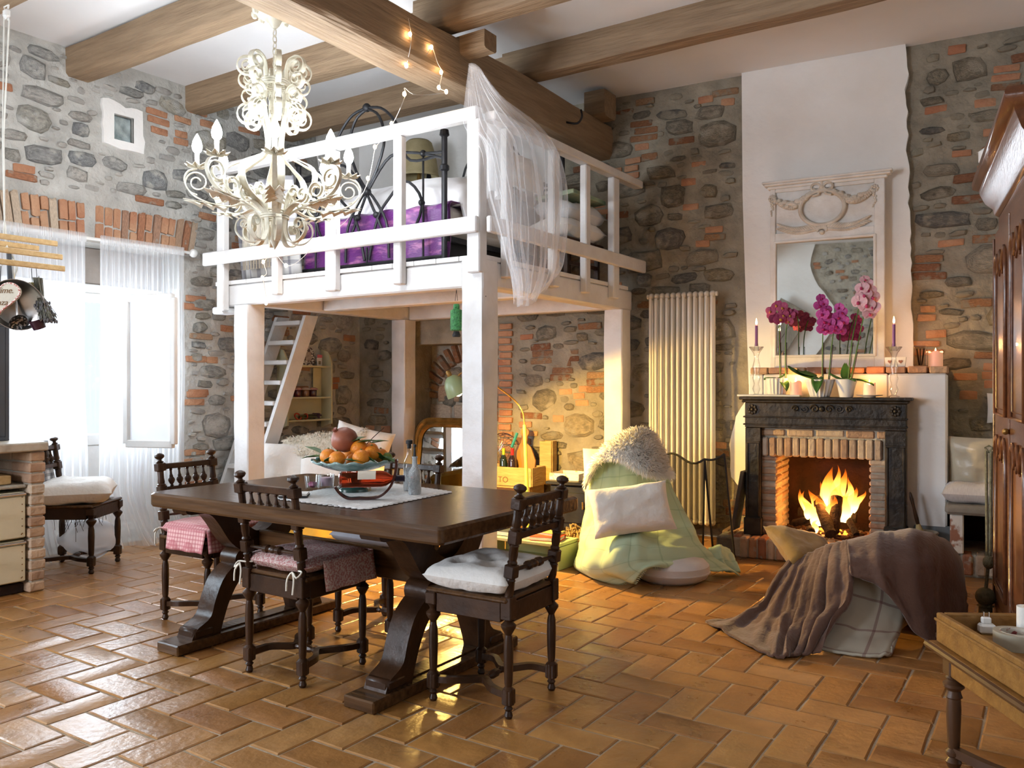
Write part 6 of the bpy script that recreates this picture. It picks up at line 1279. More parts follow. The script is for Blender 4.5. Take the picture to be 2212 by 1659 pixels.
# ================================================================== UNDER THE LOFT
M_must = mat('mustard_cover', (.62, .40, .07), (.50, .30, .04), 5, .85, .2)
sf = thing('cushioned_armchair', 'low armchair under a mustard throw heaped with white cushions below the loft', 'armchair', (-5.30, 5.05, 0), R(38)); MB().box((0, .05, .19), (.96, .66, .36), None, .05).build('seat_base', M_must, sf, 40); MB().box((0, .36, .40), (.96, .16, .62), T(rx=-.18), .06).build('backrest', M_must, sf, 40)
th = MB().grid(30, 12, lambda u, v: V((-.50 + u, -.30 - .03 * v + .012 * sin(u * 34) * v, .385 - .37 * v))); th.build('throw_fringe', M_must, sf, 60, None, .008)
def sfl(x, y, z): a = R(38); return (-5.30 + x * cos(a) - y * sin(a), 5.05 + x * sin(a) + y * cos(a), z)
for i, (x, y, z, w_, h_, rx, rz, lab) in enumerate(((-.34, .10, .585, .46, .44, 1.15, .38, 'white cushion leaning in the armchair next to the ladder'), (.06, -.04, .52, .52, .40, .95, .38, 'white cushion in the middle of the armchair seat'), (.30, .16, .68, .52, .52, 1.2, .05, 'tall white cushion with pointed corners at the armchair back'))):
    tag(pillow(MB(), w_, h_, .17, T(0, 0, 0, rz=R(38)) @ T(rx=rx, ry=(.25 if i == 2 else 0)), 20, .07, .012, 40 + i, .5).build('white_cushion', M_cot, None, 70, sfl(x, y, z)), lab, 'cushion', 'white cushions on the armchair')
sheepskin('cream sheepskin thrown over the armchair back under the wall shelf', [[V(sfl(-.34, .34, .77)), V(sfl(-.1, .33, .84)), V(sfl(.14, .33, .85)), V(sfl(.34, .33, .89))], [V(sfl(-.36, .2, .80)), V(sfl(-.1, .19, .84)), V(sfl(.12, .18, .85)), V(sfl(.34, .16, .88))], [V(sfl(-.26, .1, .72)), V(sfl(-.08, .06, .72)), V(sfl(.1, .04, .71)), V(sfl(.26, .04, .74))], [V(sfl(-.12, .0, .66)), V(sfl(-.04, -.02, .60)), V(sfl(.06, -.02, .58)), V(sfl(.2, -.02, .62))]], 9000, .045, seed=3)
# wall shelf
SO = .18; k0 = onl(622, 800, SO)[0]; k1 = onl(717, 800, SO)[0]; sz0 = onl(700, 905, SO)[1]; sz1 = onl(700, 790, SO)[1]; sz2 = onl(690, 857, SO)[1]
shf = thing('wall_shelf', 'cream painted wall shelf with three open compartments', 'shelf', wl((k0 + k1) / 2, sz0, 0)); SI = Matrix.Translation(shf.location).inverted(); M_shelf = mat('cream_shelf_paint', (.66, .62, .40), (.56, .52, .32), 4, .5, .08)
def wlx(mb, u0, u1, z0, z1, o0, o1, b=.003): return mb.box((0, 0, 0), (abs(u1 - u0), z1 - z0, o1 - o0), SI @ Matrix.Translation(wl((u0 + u1) / 2, (z0 + z1) / 2, (o0 + o1) / 2)) @ FL, b)
a, b_ = min(k0, k1), max(k0, k1)
for u_ in (a, b_):
    m_ = MB(); pr = [(0.03, sz0 - .09), (SO, sz0 - .05), (SO, sz1 + .03)] + [(SO * (1 - .5 * t) , sz1 + .03 + .12 * sin(t * pi / 2)) for t in (.25, .5, .75, 1)] + [(.03, sz1 + .17)]
    n = len(pr); m_.v = [tuple(SI @ wl(u_ + s_ * .009, z, o)) for s_ in (-1, 1) for o, z in pr]; m_.f = [tuple(range(n))[::-1], tuple(range(n, 2 * n))] + [(k, (k + 1) % n, n + (k + 1) % n, n + k) for k in range(n)]; m_.build('side_board', M_shelf, shf, 20)
for z in (sz0, sz2, sz1): m_ = MB(); wlx(m_, a + .010, b_ - .010, z - .016, z, .03, SO - .005); m_.build('shelf_board', M_shelf, shf)
m_ = MB(); wlx(m_, a + .010, b_ - .010, sz0 + .001, sz2 - .017, .03, .038); m_.build('back_board', M_shelf, shf)
m_ = MB(); wlx(m_, a + .010, a + .12, sz2 + .001, sz1 - .017, .03, .038); m_.build('back_board', M_shelf, shf)
def onshelf(px, z, o=.10): r = onl(px, 800, o); return wl(r[0], z, o)
pf = thing('picture_frame', 'round shouldered sparkling picture frame on top of the wall shelf', 'frame', onshelf(665, sz1 + .001), ML_ROT + pi); ov = [(.075 * cos(t), .10 + .085 * sin(t)) for t in [pi * k / 14 for k in range(15)]] + [(-.075, 0), (.075, 0)]; MB().prism(ov, -.008, .008, T(rx=pi / 2 - .0)).build('frame_body', mat('mosaic_frame', (.05, .035, .04), (.75, .72, .66), 70, .25, .4, lo=.46, hi=.54), pf, 20); MB().box((0, -.0095, .09), (.07, .003, .09), None, .001).build('photo', mat('sepia_photo', (.2, .15, .13), (.5, .44, .38), 30, .5), pf)
cdb = thing('greeting_card', 'small pink and white card standing beside the sparkling frame', 'card', onshelf(690, sz1 + .001), ML_ROT + pi); MB().box((0, 0, .055), (.065, .006, .11), None, .001).build('card_face', M_cot, cdb); MB().box((0, -.004, .095), (.066, .003, .03)).build('pink_band', mat('pink_card', (.55, .12, .16)), cdb); MB().box((0, -.004, .03), (.03, .003, .035), None, .001).build('printed_motif', mat('gold_motif', (.3, .22, .12)), cdb)
for i, (px, lab, c) in enumerate(((642, 'jam jar with a red cloth cap in the middle of the shelf', (.12, .01, .015)), (660, 'jam jar with a pale cloth cap and brown label', (.24, .10, .04)), (676, 'jam jar with a rose cloth cap beside the compartment end', (.10, .02, .02)))):
    j = thing('jam_jar', lab, 'jar', onshelf(px, sz2 + .001), 0, 'jam jars on the shelf'); MB().lathe([(.034, 0), (.038, .006), (.038, .065), (.03, .08)], 16).build('jar_body', mat('jam', c, None, 5, .1, 0, coat=.8), j); MB().grid(24, 4, lambda u, v: V(((.012 + .04 * v + .004 * v * sin(u * 2 * pi * 9)) * cos(2 * pi * u), (.012 + .04 * v + .004 * v * sin(u * 2 * pi * 9)) * sin(2 * pi * u), .09 - .022 * v * v)), True).build('cloth_cap', mat('cloth_cap', ((.45, .12, .12), (.6, .5, .42), (.5, .2, .2))[i], (.62, .45, .40), 60, .9), j, 60, None, .003)
lv = thing('lavender_bunch', 'dried lavender bunch tied with a red ribbon lying on the lowest shelf', 'dried flowers', onshelf(664, sz0 + .03), ML_ROT + pi); m_ = MB()
for k in range(26): y = rng.uniform(-.02, .02); z = rng.uniform(-.018, .018); m_.tube([(.10, y * 2.2, z), (-.02, y, z), (-.10, y * .8, z - .008)], .0028, 4)
m_.build('stems', mat('dry_stems', (.14, .13, .06)), lv)['kind'] = 'stuff'; m_ = MB()
for k in range(40): m_.ball((rng.uniform(.07, .14), rng.uniform(-.045, .045), rng.uniform(-.02, .025)), .008, 5, 4, (2.4, 1, 1))
m_.build('flower_heads', mat('dry_lavender', (.07, .03, .06)), lv)['kind'] = 'stuff'; m_ = MB(); m_.tube([(-.02, .026 * cos(t), .024 * sin(t)) for t in [2 * pi * k / 14 for k in range(14)]], .007, 5, True); m_.tube([(-.12 + .035 * cos(t), .035 * sin(t) * .6, .03 * sin(t)) for t in [2 * pi * k / 14 for k in range(14)]], .007, 5, True); m_.build('red_ribbon', mat('red_ribbon', (.62, .06, .03)), lv)

# gilt mirror leaning in the niche
G0 = atd(897, 905, 7.35); gw = .74; gm = thing('gilt_mirror', 'large round shouldered antique gilt mirror leaning in the brick niche', 'mirror', (wb(NU0 + .10, 0, .22)), MB_ROT); gh = .97
def goutline(ins, r): return [(ins, 0 + ins)] + [(ins + r * (1 - cos(t)), gh - ins - r * (1 - sin(t))) for t in [pi / 2 * k / 10 for k in range(11)]] + [(gw - ins - r * (1 - sin(t)), gh - ins - r * (1 - cos(t))) for t in [pi / 2 * k / 10 for k in range(11)]] + [(gw - ins, ins)]
TM_ = T(rx=pi / 2 - .16)
for nm, i0, i1, d0, d1, m in (('outer_frame', 0, .055, 0, .04, M_gold), ('inner_frame', .05, .095, .01, .055, M_gold)):
    A_, B_ = goutline(i0, .17), goutline(i1, .13); n = len(A_); mb = MB(); prof = [(A_, .0), (A_, d0 + .02), ([((p[0] * .5 + q[0] * .5), (p[1] * .5 + q[1] * .5)) for p, q in zip(A_, B_)], d1), (B_, d0 + .012)]
    for o_, z in prof: mb.v += [tuple(TM_ @ V((x, y, z))) for x, y in o_]
    for r_ in range(3): mb.f += [(r_ * n + k, r_ * n + (k + 1) % n, r_ * n + n + (k + 1) % n, r_ * n + n + k) for k in range(n)]
    mb.build(nm, M_gold, gm, 40)
B_ = goutline(.09, .13); mb = MB(); mb.v = [tuple(TM_ @ V((x, y, .012))) for x, y in B_]; mb.f = [tuple(range(len(B_)))]; mb.build('mirror_glass', MATS['silvered_glass'], gm, 0)
# floor lamp with a green shade, arched over the armchair
FLd = 6.25; hd_ = atd(985, 838, FLd); base = atz(1143, 1180, 0); fl_ = thing('floor_lamp', 'lime green floor lamp with an arched arm and lit green metal shade', 'lamp', base); b0 = V(base)
M_lime = mat('lime_enamel', (.42, .52, .10), None, 4, .35); M_shg = mat('green_enamel_shade', (.20, .26, .14), (.24, .31, .17), 4, .35)
bd_ = (base - EYE).dot(FW); MB().lathe([(.13, 0), (.13, .012), (.03, .025), (.02, .04)], 24).build('lamp_base', M_lime, fl_); p1 = atd(1133, 918, bd_) - b0; MB().tube([V((0, 0, .02)), p1], .014, 10).build('pole', M_lime, fl_)
arm = [p1, atd(1129, 890, bd_) - b0, atd(1112, 865, bd_) - b0, atd(1078, 838, FLd + .05) - b0, atd(1030, 806, FLd) - b0, atd(996, 806, FLd) - b0, hd_ + UP * .05 - b0]
MB().tube(curve(arm, 30), .006, 8).build('arched_arm', M_gold, fl_); HM_ = Matrix.Translation(hd_ - b0) @ (RT * -.5 + FW * -.12 + UP * 1).to_track_quat('Z', 'Y').to_matrix().to_4x4()
MB().lathe([(.02, .10), (.035, .095), (.055, .075), (.075, .045), (.085, .0), (.093, -.045), (.093, -.05), (.082, -.0), (.07, .042), (.05, .07), (.018, .09)], 28, HM_, False).build('lamp_shade', M_shg, fl_, 50); MB().lathe([(.018, .10), (.02, .13), (.012, .145)], 12, HM_).build('socket', M_gold, fl_); MB().ball((0, 0, -.028), .034, 12, 8, (1, 1, 1.2), HM_).build('bulb', emit('warm_lamp_bulb', (1, .66, .24), 60), fl_)
sp_ = bpy.data.lights.new('lamp_light', 'SPOT'); sp_.energy = 360; sp_.color = (1, .62, .15); sp_.spot_size = R(160); sp_.spot_blend = .18; sp_.shadow_soft_size = .06; so = bpy.data.objects.new('lamp_light', sp_); COL.objects.link(so); so.location = hd_ + (HM_.to_3x3() @ V((0, 0, -.075))); so.rotation_euler = (HM_.to_3x3() @ V((0, 0, 1))).to_track_quat('Z', 'Y').to_euler()
# crates with bottles, boards
M_crate = mat('weathered_crate', (.40, .25, .09), (.55, .37, .16), 6, .8, .3, (1, 1, 5)); M_ink = mat('crate_ink', (.16, .085, .035), None, 5, .9)
CX = wb(onb(1075, 1040, .32)[0], 0, .32); 
def crate(label, u0, u1, z0, z1, o0, o1, openup=True):
    t = thing('wooden_crate', label, 'crate', wb((u0 + u1) / 2, z0, (o0 + o1) / 2), MB_ROT, 'wooden crates under the loft'); w_, d, h = u1 - u0, o1 - o0, z1 - z0
    if openup: parts = [((0, -d / 2, h / 2), (w_, .014, h)), ((0, d / 2, h / 2), (w_, .014, h)), ((-w_ / 2, 0, h / 2), (.014, d - .016, h)), ((w_ / 2, 0, h / 2), (.014, d - .016, h)), ((0, 0, .008), (w_ - .016, d - .016, .014))]
    else: parts = [((0, d / 2, h / 2), (w_, .014, h)), ((-w_ / 2, 0, h / 2), (.018, d, h)), ((w_ / 2, 0, h / 2), (.018, d, h)), ((0, 0, .009), (w_ - .02, d, .016)), ((0, 0, h - .009), (w_ - .02, d, .016))]
    for c_, dd_ in parts: MB().box(c_, dd_, None, .002).build('plank', M_crate, t)
    return t
ca, cb = onb(1035, 1040, .42)[0], onb(1150, 1040, .42)[0]; zc0 = onb(1090, 1048, .42)[1]; zc1 = onb(1090, 1008, .42)[1]; zlow = zc0 - .004
c_low = crate('upright wooden crate with an open front standing on the floor', ca - .02, cb - .03, .08, zlow, .14, .44, False); MB().box((0, 0, -.04), (.3, .2, .078)).build('plinth', M_dk, c_low); MB().box((-.20, -.17, .12), (.05, .008, .05)).build('latch', M_black, c_low)
c_up = crate('wine crate stencilled TO lying on the upright crate, holding bottles', ca, cb, zc0, zc1, .16, .44)
lettering('stencil_lettering', 'TO', .075, c_up, T(-.06, -.149, .03, rx=pi / 2), M_ink)
bx_ = crate('tall narrow box standing on edge behind the wooden board', cb - .06, cb + .06, zlow, zlow + .40, .04, .15)
for i, (px, c, cc, lab) in enumerate(((1081, (.01, .02, .01), (.34, .44, .03), 'dark wine bottle with a lime green capsule in the crate'), (1100, (.02, .006, .004), (.45, .01, .015), 'dark wine bottle with a red capsule in the crate'))):
    t = thing('wine_bottle', lab, 'bottle', wb(onb(px, 1000, .36)[0], zc0 + .017, .30), 0, 'standing wine bottles'); MB().lathe([(.036, 0), (.038, .01), (.038, .19), (.03, .22), (.015, .25), (.014, .30)], 18).build('bottle_glass', mat('dark_bottle', c, None, 4, .06, 0, coat=1), t); MB().lathe([(.0152, .245), (.0155, .312), (.0, .313)], 14).build('capsule', mat('capsule', cc, None, 4, .35), t)
    MB().grid(12, 2, lambda u, v: V((.0386 * cos(-2.6 + 2 * u), .0386 * sin(-2.6 + 2 * u), .05 + .09 * v))).build('label', mat('bottle_label', ((.30, .55, .50), (.08, .03, .03))[i]), t, 60)
pd = thing('bread_board', 'wooden bread board with a round pierced handle leaning in the crate', 'board', wb(onb(1128, 980, .22)[0], zc0 + .016, .22), MB_ROT); po = [(-.11, 0), (.11, 0), (.13, .20), (.075, .32), (.03, .36), (.03, .42)] + [(.045 * cos(t), .46 + .045 * sin(t)) for t in [-.7 + (pi + 1.4) * k / 10 for k in range(11)]] + [(-.03, .42), (-.03, .36), (-.075, .32), (-.13, .20)]; MB().prism(po, -.009, .009, T(rx=pi / 2 - .12)).build('board', mat('honey_wood', (.46, .22, .04), (.34, .15, .03), 5, .5, .1, (6, 1, 1)), pd, 20); MB().tube([(.0, -.10, .46), (-.02, -.11, .40), (-.05, -.11, .33)], .014, 5).build('blue_strap', mat('teal_strap', (.02, .22, .24)), pd)
sv = thing('wire_food_cover', 'round wire mesh food cover propped behind the bottles', 'food cover', wb(onb(1066, 940, .3)[0], zlow + .30, .10), MB_ROT); m_ = MB()
for k in range(12): a = pi * k / 12; m_.tube([(.16 * cos(a) * cos(t), -.09 * sin(t), .16 * sin(a) * cos(t)) for t in [pi * j / 10 for j in range(11)]], .0016, 3)
for r in (.05, .10, .14, .16): m_.tube([(r * cos(t), -.09 * sqrt(max(0, 1 - (r / .16) ** 2)), r * sin(t)) for t in [2 * pi * k / 24 for k in range(24)]], .002 if r < .16 else .005, 4, True)
m_.build('wire_dome', M_chrome, sv)['kind'] = 'stuff'
# white paper lamp box on the small black stove
p = wb(onb(1256, 1130, .42)[0], 0, .40); sto = thing('cast_iron_stove', 'small black cast iron box stove by the stone wall', 'stove', p, MB_ROT); MB().box((0, 0, .24), (.46, .36, .38), None, .012).build('stove_body', M_iron, sto); MB().box((0, 0, .445), (.52, .42, .03), None, .008).build('stove_top', M_iron, sto); MB().box((0, -.19, .24), (.30, .018, .26), None, .006).build('stove_door', M_iron, sto); MB().tube([(.1, -.20, .24), (.1, -.225, .24), (.1, -.225, .30)], .008, 6).build('door_handle', M_gold, sto)
for sx in (-1, 1):
    for sy in (-1, 1): MB().lathe([(.02, 0), (.03, .03), (.02, .06)], 8, T(sx * .19, sy * .14, 0)).build('foot', M_iron, sto)
zb = .4615; p2 = wb(onb(1236, 1050, .34)[0], zb, .38); h_ = onb(1230, 1022, .45)[1] - zb; wb_ = thing('floral_box', 'white square paper box with a faint flower print on the black stove', 'box', p2, MB_ROT); M_fp = mat('flower_print_paper', (.82, .76, .64), (.62, .44, .28), 26, .8, 0, lo=.55, hi=.62)
for c_, d in (((0, -.13, h_ / 2), (.28, .006, h_)), ((0, .13, h_ / 2), (.28, .006, h_)), ((-.137, 0, h_ / 2), (.006, .254, h_)), ((.137, 0, h_ / 2), (.006, .254, h_)), ((0, 0, .004), (.268, .254, .006))): MB().box(c_, d).build('box_side', M_fp, wb_)
# low green shelf with books
q = atz(1140, 1215, 0); lb_ = thing('low_bookshelf', 'low pale green bookshelf with books lying flat on top', 'bookshelf', (q.x, q.y + .02, 0)); M_pg = mat('pale_green_paint', (.44, .48, .26), (.36, .40, .20), 5, .6, .1)
for c_, d, nm in (((0, 0, .175), (.66, .30, .022), 'shelf_top'), ((0, 0, .03), (.62, .28, .02), 'lower_board'), ((-.32, 0, .08), (.022, .29, .16), 'side_board'), ((.32, 0, .08), (.022, .29, .16), 'side_board'), ((0, .14, .10), (.60, .012, .12), 'back_board')): MB().box(c_, d, None, .003).build(nm, M_pg, lb_)
for i, (x, y, z, w_, d, h, rz, c, lab) in enumerate(((.17, -.02, .1875, .22, .17, .028, .25, (.60, .05, .02), 'red hardback book lying on the low green shelf'), (-.0, -.03, .1875, .24, .17, .026, .12, (.62, .56, .44), 'cream hardback book beside the red one'), (.14, .03, .2165, .2, .15, .02, -.1, (.55, .42, .12), 'ochre paperback half under the shadow of the chair'), (-.22, -.02, .1875, .20, .16, .035, .05, (.02, .03, .05), 'thick navy book at the post end of the low shelf'))):
    t = thing('book', lab, 'book', (q.x + x, q.y + .02 + y, z), rz, 'books on the low shelf'); mc = mat('book_cover', c, None, 5, .5); MB().box((0, 0, .002), (w_, d, .0035)).build('cover', mc, t); MB().box((0, 0, h - .002), (w_, d, .0035)).build('cover', mc, t); MB().box((0, -.003, h / 2), (w_ - .012, d - .008, h - .008)).build('pages', M_cot, t); MB().box((0, d / 2 - .002, h / 2), (w_, .004, h)).build('spine', mc, t)
cn = thing('twine_coil', 'coil of knotted twine heaped beside the black stove', 'twine', atz(1240, 1168, 0)); m_ = MB()
for k in range(70): a = rng.uniform(0, 6.3); r = rng.uniform(0, .14); m_.tube([(r * cos(a) + .025 * cos(t), r * sin(a) + .02 * sin(t), .02 + rng.random() * .14 * (1 - r / .16)) for t in (0, 1.5, 3, 4.5)], .008, 4)
m_.build('twine_loops', mat('jute', (.42, .30, .13), (.32, .22, .09), 20, .95), cn)['kind'] = 'stuff'
# green paper lantern hanging from the loft
lq = atd(986, 660, 5.65); lt = thing('green_lantern', 'small green patterned lantern hanging under the loft beam', 'lantern', (lq.x, lq.y, 1.94)); hz = lambda y: 1.3 + (829.5 - y) * 5.65 / FPX - 1.94
MB().tube([(0, 0, .003), (.01, 0, hz(650)), (-.012, 0, hz(650)), (0, 0, .003)], .002, 4).build('wire_hook', M_black, lt); M_lant = mat('green_pierced_tin', (.012, .12, .03), (.06, .30, .08), 60, .4, .8, bscale=90)
MB().lathe([(.018, hz(657)), (.022, hz(660)), (.022, hz(668)), (.040, hz(670)), (.042, hz(672)), (.042, hz(712)), (.038, hz(714)), (.02, hz(715))], 14).build('lantern_body', M_lant, lt, 20); MB().lathe([(.02, hz(716)), (.024, hz(720)), (.03, hz(724)), (.026, hz(728))], 14).build('lantern_foot', M_black, lt)

# ================================================================== GREEN LOUNGE SEAT
PC = (-2.165, 5.19, 0); lg = thing('floor_lounger', 'low round white pouf seat with a padded back under a green throw', 'armchair', PC, YAW); M_pouf = mat('white_canvas', (.66, .62, .60), (.58, .54, .53), 6, .9, .15)
m_ = MB(); m_.lathe([(.0, .0), (.19, .0), (.235, .025), (.255, .06), (.25, .105), (.22, .135), (.15, .155), (.0, .165)], 34); m_.build('seat_pouf', M_pouf, lg); m_ = MB(); m_.tube([(.253 * cos(t), .253 * sin(t), .065) for t in [2 * pi * k / 40 for k in range(40)]], .006, 5, True); m_.build('piping', M_pouf, lg)
bkm = MB(); pillow(bkm, .52, .78, .16, T(-.26, .66, .44, rx=1.25), 16, .02, .01, 50, .5); bkm.build('padded_back', M_pouf, lg, 60)
M_green = checks('green_wool_throw', (.47, .60, .42), (.30, .43, .27), 5, .045, two=True)
G = drape('green_throw', 'pale green checked wool throw draped over the lounger and trailing on the floor', 'blanket',
  [[(1288, 985, 6.0), (1335, 965, 6.0), (1400, 965, 6.02), (1432, 1000, 6.05)], [(1272, 1050, 5.95), (1330, 1045, 5.85), (1400, 1045, 5.85), (1455, 1060, 5.95)], [(1258, 1120, 5.88), (1320, 1120, 5.72), (1400, 1125, 5.72), (1492, 1128, 5.85)], [(1250, 1155, 5.92), (1308, 1150, 5.56), (1400, 1152, 5.52), (1505, 1160, 5.72)], [(1243, 1188, 5.98), (1300, 1185, 5.40), (1400, 1180, 5.34), (1522, 1185, 5.66)], [(1236, 1213, 5.95), (1290, 1238, 5.36), (1405, 1212, 5.26), (1550, 1213, 5.66)], [(1240, 1226, 5.83), (1348, 1268, 5.29), (1414, 1224, 5.25), (1596, 1242, 5.60)]], M_green, 60, 60, .026, 17, .010, uv=(1.1, 1.5), seed=2)
fr = MB(); me = G.data; W_ = 61
for i in range(0, 60):
    for s_ in (0, .5):
        a = V(me.vertices[60 * W_ + i].co).lerp(V(me.vertices[60 * W_ + i + 1].co), s_); b0_ = V(me.vertices[59 * W_ + i].co); d = (a - b0_).normalized(); tip = a + d * .022; wz = (G.location + tip).z
        if wz < .006: tip.z += .006 - wz
        fr.tube([a, tip], .0016, 3)
fr.build('fringe', mat('green_fringe', (.48, .61, .43)), G)['kind'] = 'stuff'
drape('throw_corner', 'bunched end of the green throw heaped on the tiles', 'blanket', [[(1530, 1185, 5.75), (1555, 1178, 5.8), (1575, 1188, 5.85)], [(1528, 1205, 5.62), (1556, 1196, 5.66), (1582, 1206, 5.75)], [(1540, 1228, 5.63), (1568, 1232, 5.6), (1597, 1240, 5.65)]], M_green, 24, 20, .02, 14, .01, uv=(.4, .3), seed=5)
sheepskin('fluffy white sheepskin thrown over the top of the green lounger', [[atd(1292, 992, 6.12), atd(1330, 950, 6.15), atd(1375, 930, 6.15), atd(1408, 940, 6.15), atd(1432, 985, 6.1)], [atd(1278, 1005, 6.0), atd(1318, 968, 5.92), atd(1360, 962, 5.86), atd(1405, 980, 5.86), atd(1442, 1012, 5.92)], [atd(1268, 1048, 5.92), atd(1302, 992, 5.84), atd(1346, 992, 5.78), atd(1392, 1022, 5.74), atd(1445, 1030, 5.82)]], 17000, .058, .5, woolly('white_fleece', (.95, .92, .86)), seed=8)
tag(pillow(MB(), .55, .35, .16, T(0, 0, 0, rz=YAW) @ T(rx=1.05) @ T(rz=.13), 24, .07, .016, 61).build('white_pillow', M_cot, None, 70, atd(1363, 1100, 5.50)), 'white oblong pillow propped on the green lounger', 'pillow')
# ================================================================== BROWN DRAPED TUB CHAIR
tc = thing('tub_chair', 'low white tub armchair turned to the fire and draped with blankets', 'armchair', (-.815, 5.015, 0), YAW - .2); shell = MB()
def tub(u, v, r0):
    a = pi * (-1.12 + 2.24 * u) - pi / 2 + .0; top = .41 - .28 * abs(2 * u - 1) ** 1.6; return V(((r0 + .06 * v) * cos(a + 0), (r0 + .06 * v) * .92 * sin(a), .05 + (top - .05) * v))
shell.grid(36, 10, lambda u, v: tub(u, v, .25)); shell.build('tub_shell', M_pouf, tc, 60, None, .07); MB().lathe([(.0, .05), (.24, .05), (.27, .09), (.27, .17), (.24, .20), (.0, .21)], 30).build('seat_pad', M_pouf, tc); 
for k in range(4): a = pi / 4 + k * pi / 2; MB().lathe([(.03, 0), (.03, .06)], 10, T(.2 * cos(a), .2 * sin(a), 0)).build('foot', M_black, tc)
M_brown = mat('brown_plush', (.105, .052, .034), (.15, .08, .055), 5, .85, .25, bscale=50, sheen=.35); M_plaid2 = checks('cream_plaid_wool', (.48, .45, .36), (.16, .05, .06), 3.2, .07, two=True)
drape('plaid_blanket', 'cream wool blanket with a maroon check hanging below the brown throw', 'blanket', [[(1830, 1215, 4.32), (1895, 1215, 4.28), (1965, 1235, 4.30), (2000, 1260, 4.35)], [(1826, 1285, 4.24), (1888, 1300, 4.2), (1950, 1320, 4.2), (1978, 1325, 4.26)], [(1785, 1350, 4.14), (1868, 1368, 4.08), (1935, 1372, 4.12), (1945, 1360, 4.2)], [(1700, 1390, 4.11), (1845, 1416, 3.94), (1915, 1418, 3.92), (1925, 1400, 4.0)]], M_plaid2, 40, 40, .010, 12, .012, uv=(.8, 1.0), seed=4)
drape('brown_throw', 'brown plush throw draped over the tub chair and spreading over the tiles', 'blanket', [[(1702, 1212, 4.58), (1748, 1196, 4.56), (1792, 1176, 4.5), (1834, 1168, 4.44)], [(1670, 1255, 4.5), (1722, 1250, 4.42), (1778, 1236, 4.30), (1840, 1222, 4.22)], [(1640, 1305, 4.5), (1700, 1310, 4.34), (1768, 1300, 4.18), (1838, 1285, 4.1)], [(1588, 1332, 4.52), (1672, 1358, 4.24), (1742, 1362, 4.07), (1802, 1340, 4.02)], [(1524, 1347, 4.49), (1658, 1417, 3.95), (1716, 1420, 3.93), (1768, 1408, 3.97)]], M_brown, 70, 44, .024, 44, .012, seed=1)
drape('brown_throw', 'upper fold of the brown plush throw hanging over the back of the tub chair', 'blanket', [[(1842, 1195, 4.95), (1902, 1180, 5.05), (1972, 1178, 5.1), (2032, 1192, 5.05), (2072, 1235, 4.98)], [(1830, 1167, 4.44), (1900, 1151, 4.46), (1965, 1146, 4.5), (2036, 1163, 4.6), (2079, 1216, 4.74)], [(1834, 1200, 4.24), (1900, 1202, 4.2), (1970, 1206, 4.22), (2046, 1222, 4.34), (2087, 1265, 4.62)], [(1836, 1225, 4.19), (1906, 1250, 4.13), (1968, 1295, 4.12), (2040, 1310, 4.22), (2092, 1300, 4.52)], [(1838, 1243, 4.17), (1912, 1276, 4.12), (1988, 1375, 4.08), (2046, 1388, 4.18), (2093, 1308, 4.52)]], M_brown, 60, 44, .014, 20, .012, seed=6)
gc = tag(pillow(MB(), .40, .36, .13, T(0, 0, 0, rz=YAW + .3) @ T(rx=.45, ry=.22), 20, .06, .018, 71).build('golden_cushion', mat('golden_satin', (.36, .21, .05), (.26, .14, .03), 6, .4, .3, sheen=.3), None, 70, atd(1742, 1188, 4.74)), 'golden satin cushion in the tub chair by the fire', 'cushion')
# ================================================================== CURTAIN
rod0, rod1 = onl(-30, 482, .14), onl(412, 546, .14); zr = (onl(60, 494, .14)[1] + onl(395, 545, .14)[1]) / 2; ru1_, ru0_ = onl(0, 490, .14)[0] + .35, onl(418, 548, .14)[0]
rod = thing('curtain_rod', 'white curtain rod with pierced ball finials over the window', 'curtain rod', wl(ru0_, zr, .14)); R0 = V(rod.location); MB().tube([wl(ru0_, zr, .14) - R0, wl(ru1_, zr, .14) - R0], .012, 10).build('rod', M_wh, rod)
MB().ball((0, 0, 0), .036, 14, 10).build('finial', M_wh, rod); MB().tube([wl(ru0_ + .12, zr, .14) - R0, wl(ru0_ + .12, zr, 0.0) - R0], .010, 8).build('bracket', M_wh, rod)
M_sheer = sheer('white_sheer', (.93, .94, .96), .34)
def curtain(label, ua, ub, seed, nf):
    c_ = thing('sheer_curtain', label, 'curtain', wl((ua + ub) / 2, zr, .14)); C0 = V(c_.location)
    def g(u, v):
        s_ = ua + (ub - ua) * u; w_ = min(1, v * 1.6); q = .022 * sin(u * nf + seed) + .014 * sin(u * nf * 2.3 + 1 + seed) + .02 * noise.noise(V((u * 9, v * 2.5, seed)))
        z = zr + .03 - (zr + .03 - .012) * v; spread = max(0, v - .82) / .18; off = .14 + q * (.35 + .65 * w_) + .24 * spread ** 2 * (.5 + .6 * noise.noise(V((u * 8, 0, seed)))) + .07 * spread
        return wl(s_ + .05 * noise.noise(V((u * 5, v * 2, seed + 4))) * w_ - .10 * spread * (1 - u) * (1 if seed < 2 else 0), max(z, .014 + .02 * (noise.noise(V((u * 22, v * 30, 0))) + .5)), off) - C0
    MB().grid(150, 34, g).build('sheer_panel', M_sheer, c_, 80); hdr = MB().grid(110, 3, lambda u, v: wl(ua + (ub - ua) * u, zr - .035 + .07 * v, .14 + .018 + .005 * sin(u * nf * 3)) - C0); hdr.build('gathered_heading', M_sheer, c_, 80); return c_
um_ = onl(212, 520, .14)[0]
curtain('white sheer curtain pooling on the tiles beside the open window leaf', ru0_ + .10, um_ - .01, 1, 95)
curtain('white sheer curtain behind the hanging pans and the lone chair', um_ + .10, ru1_ - .05, 3, 120)
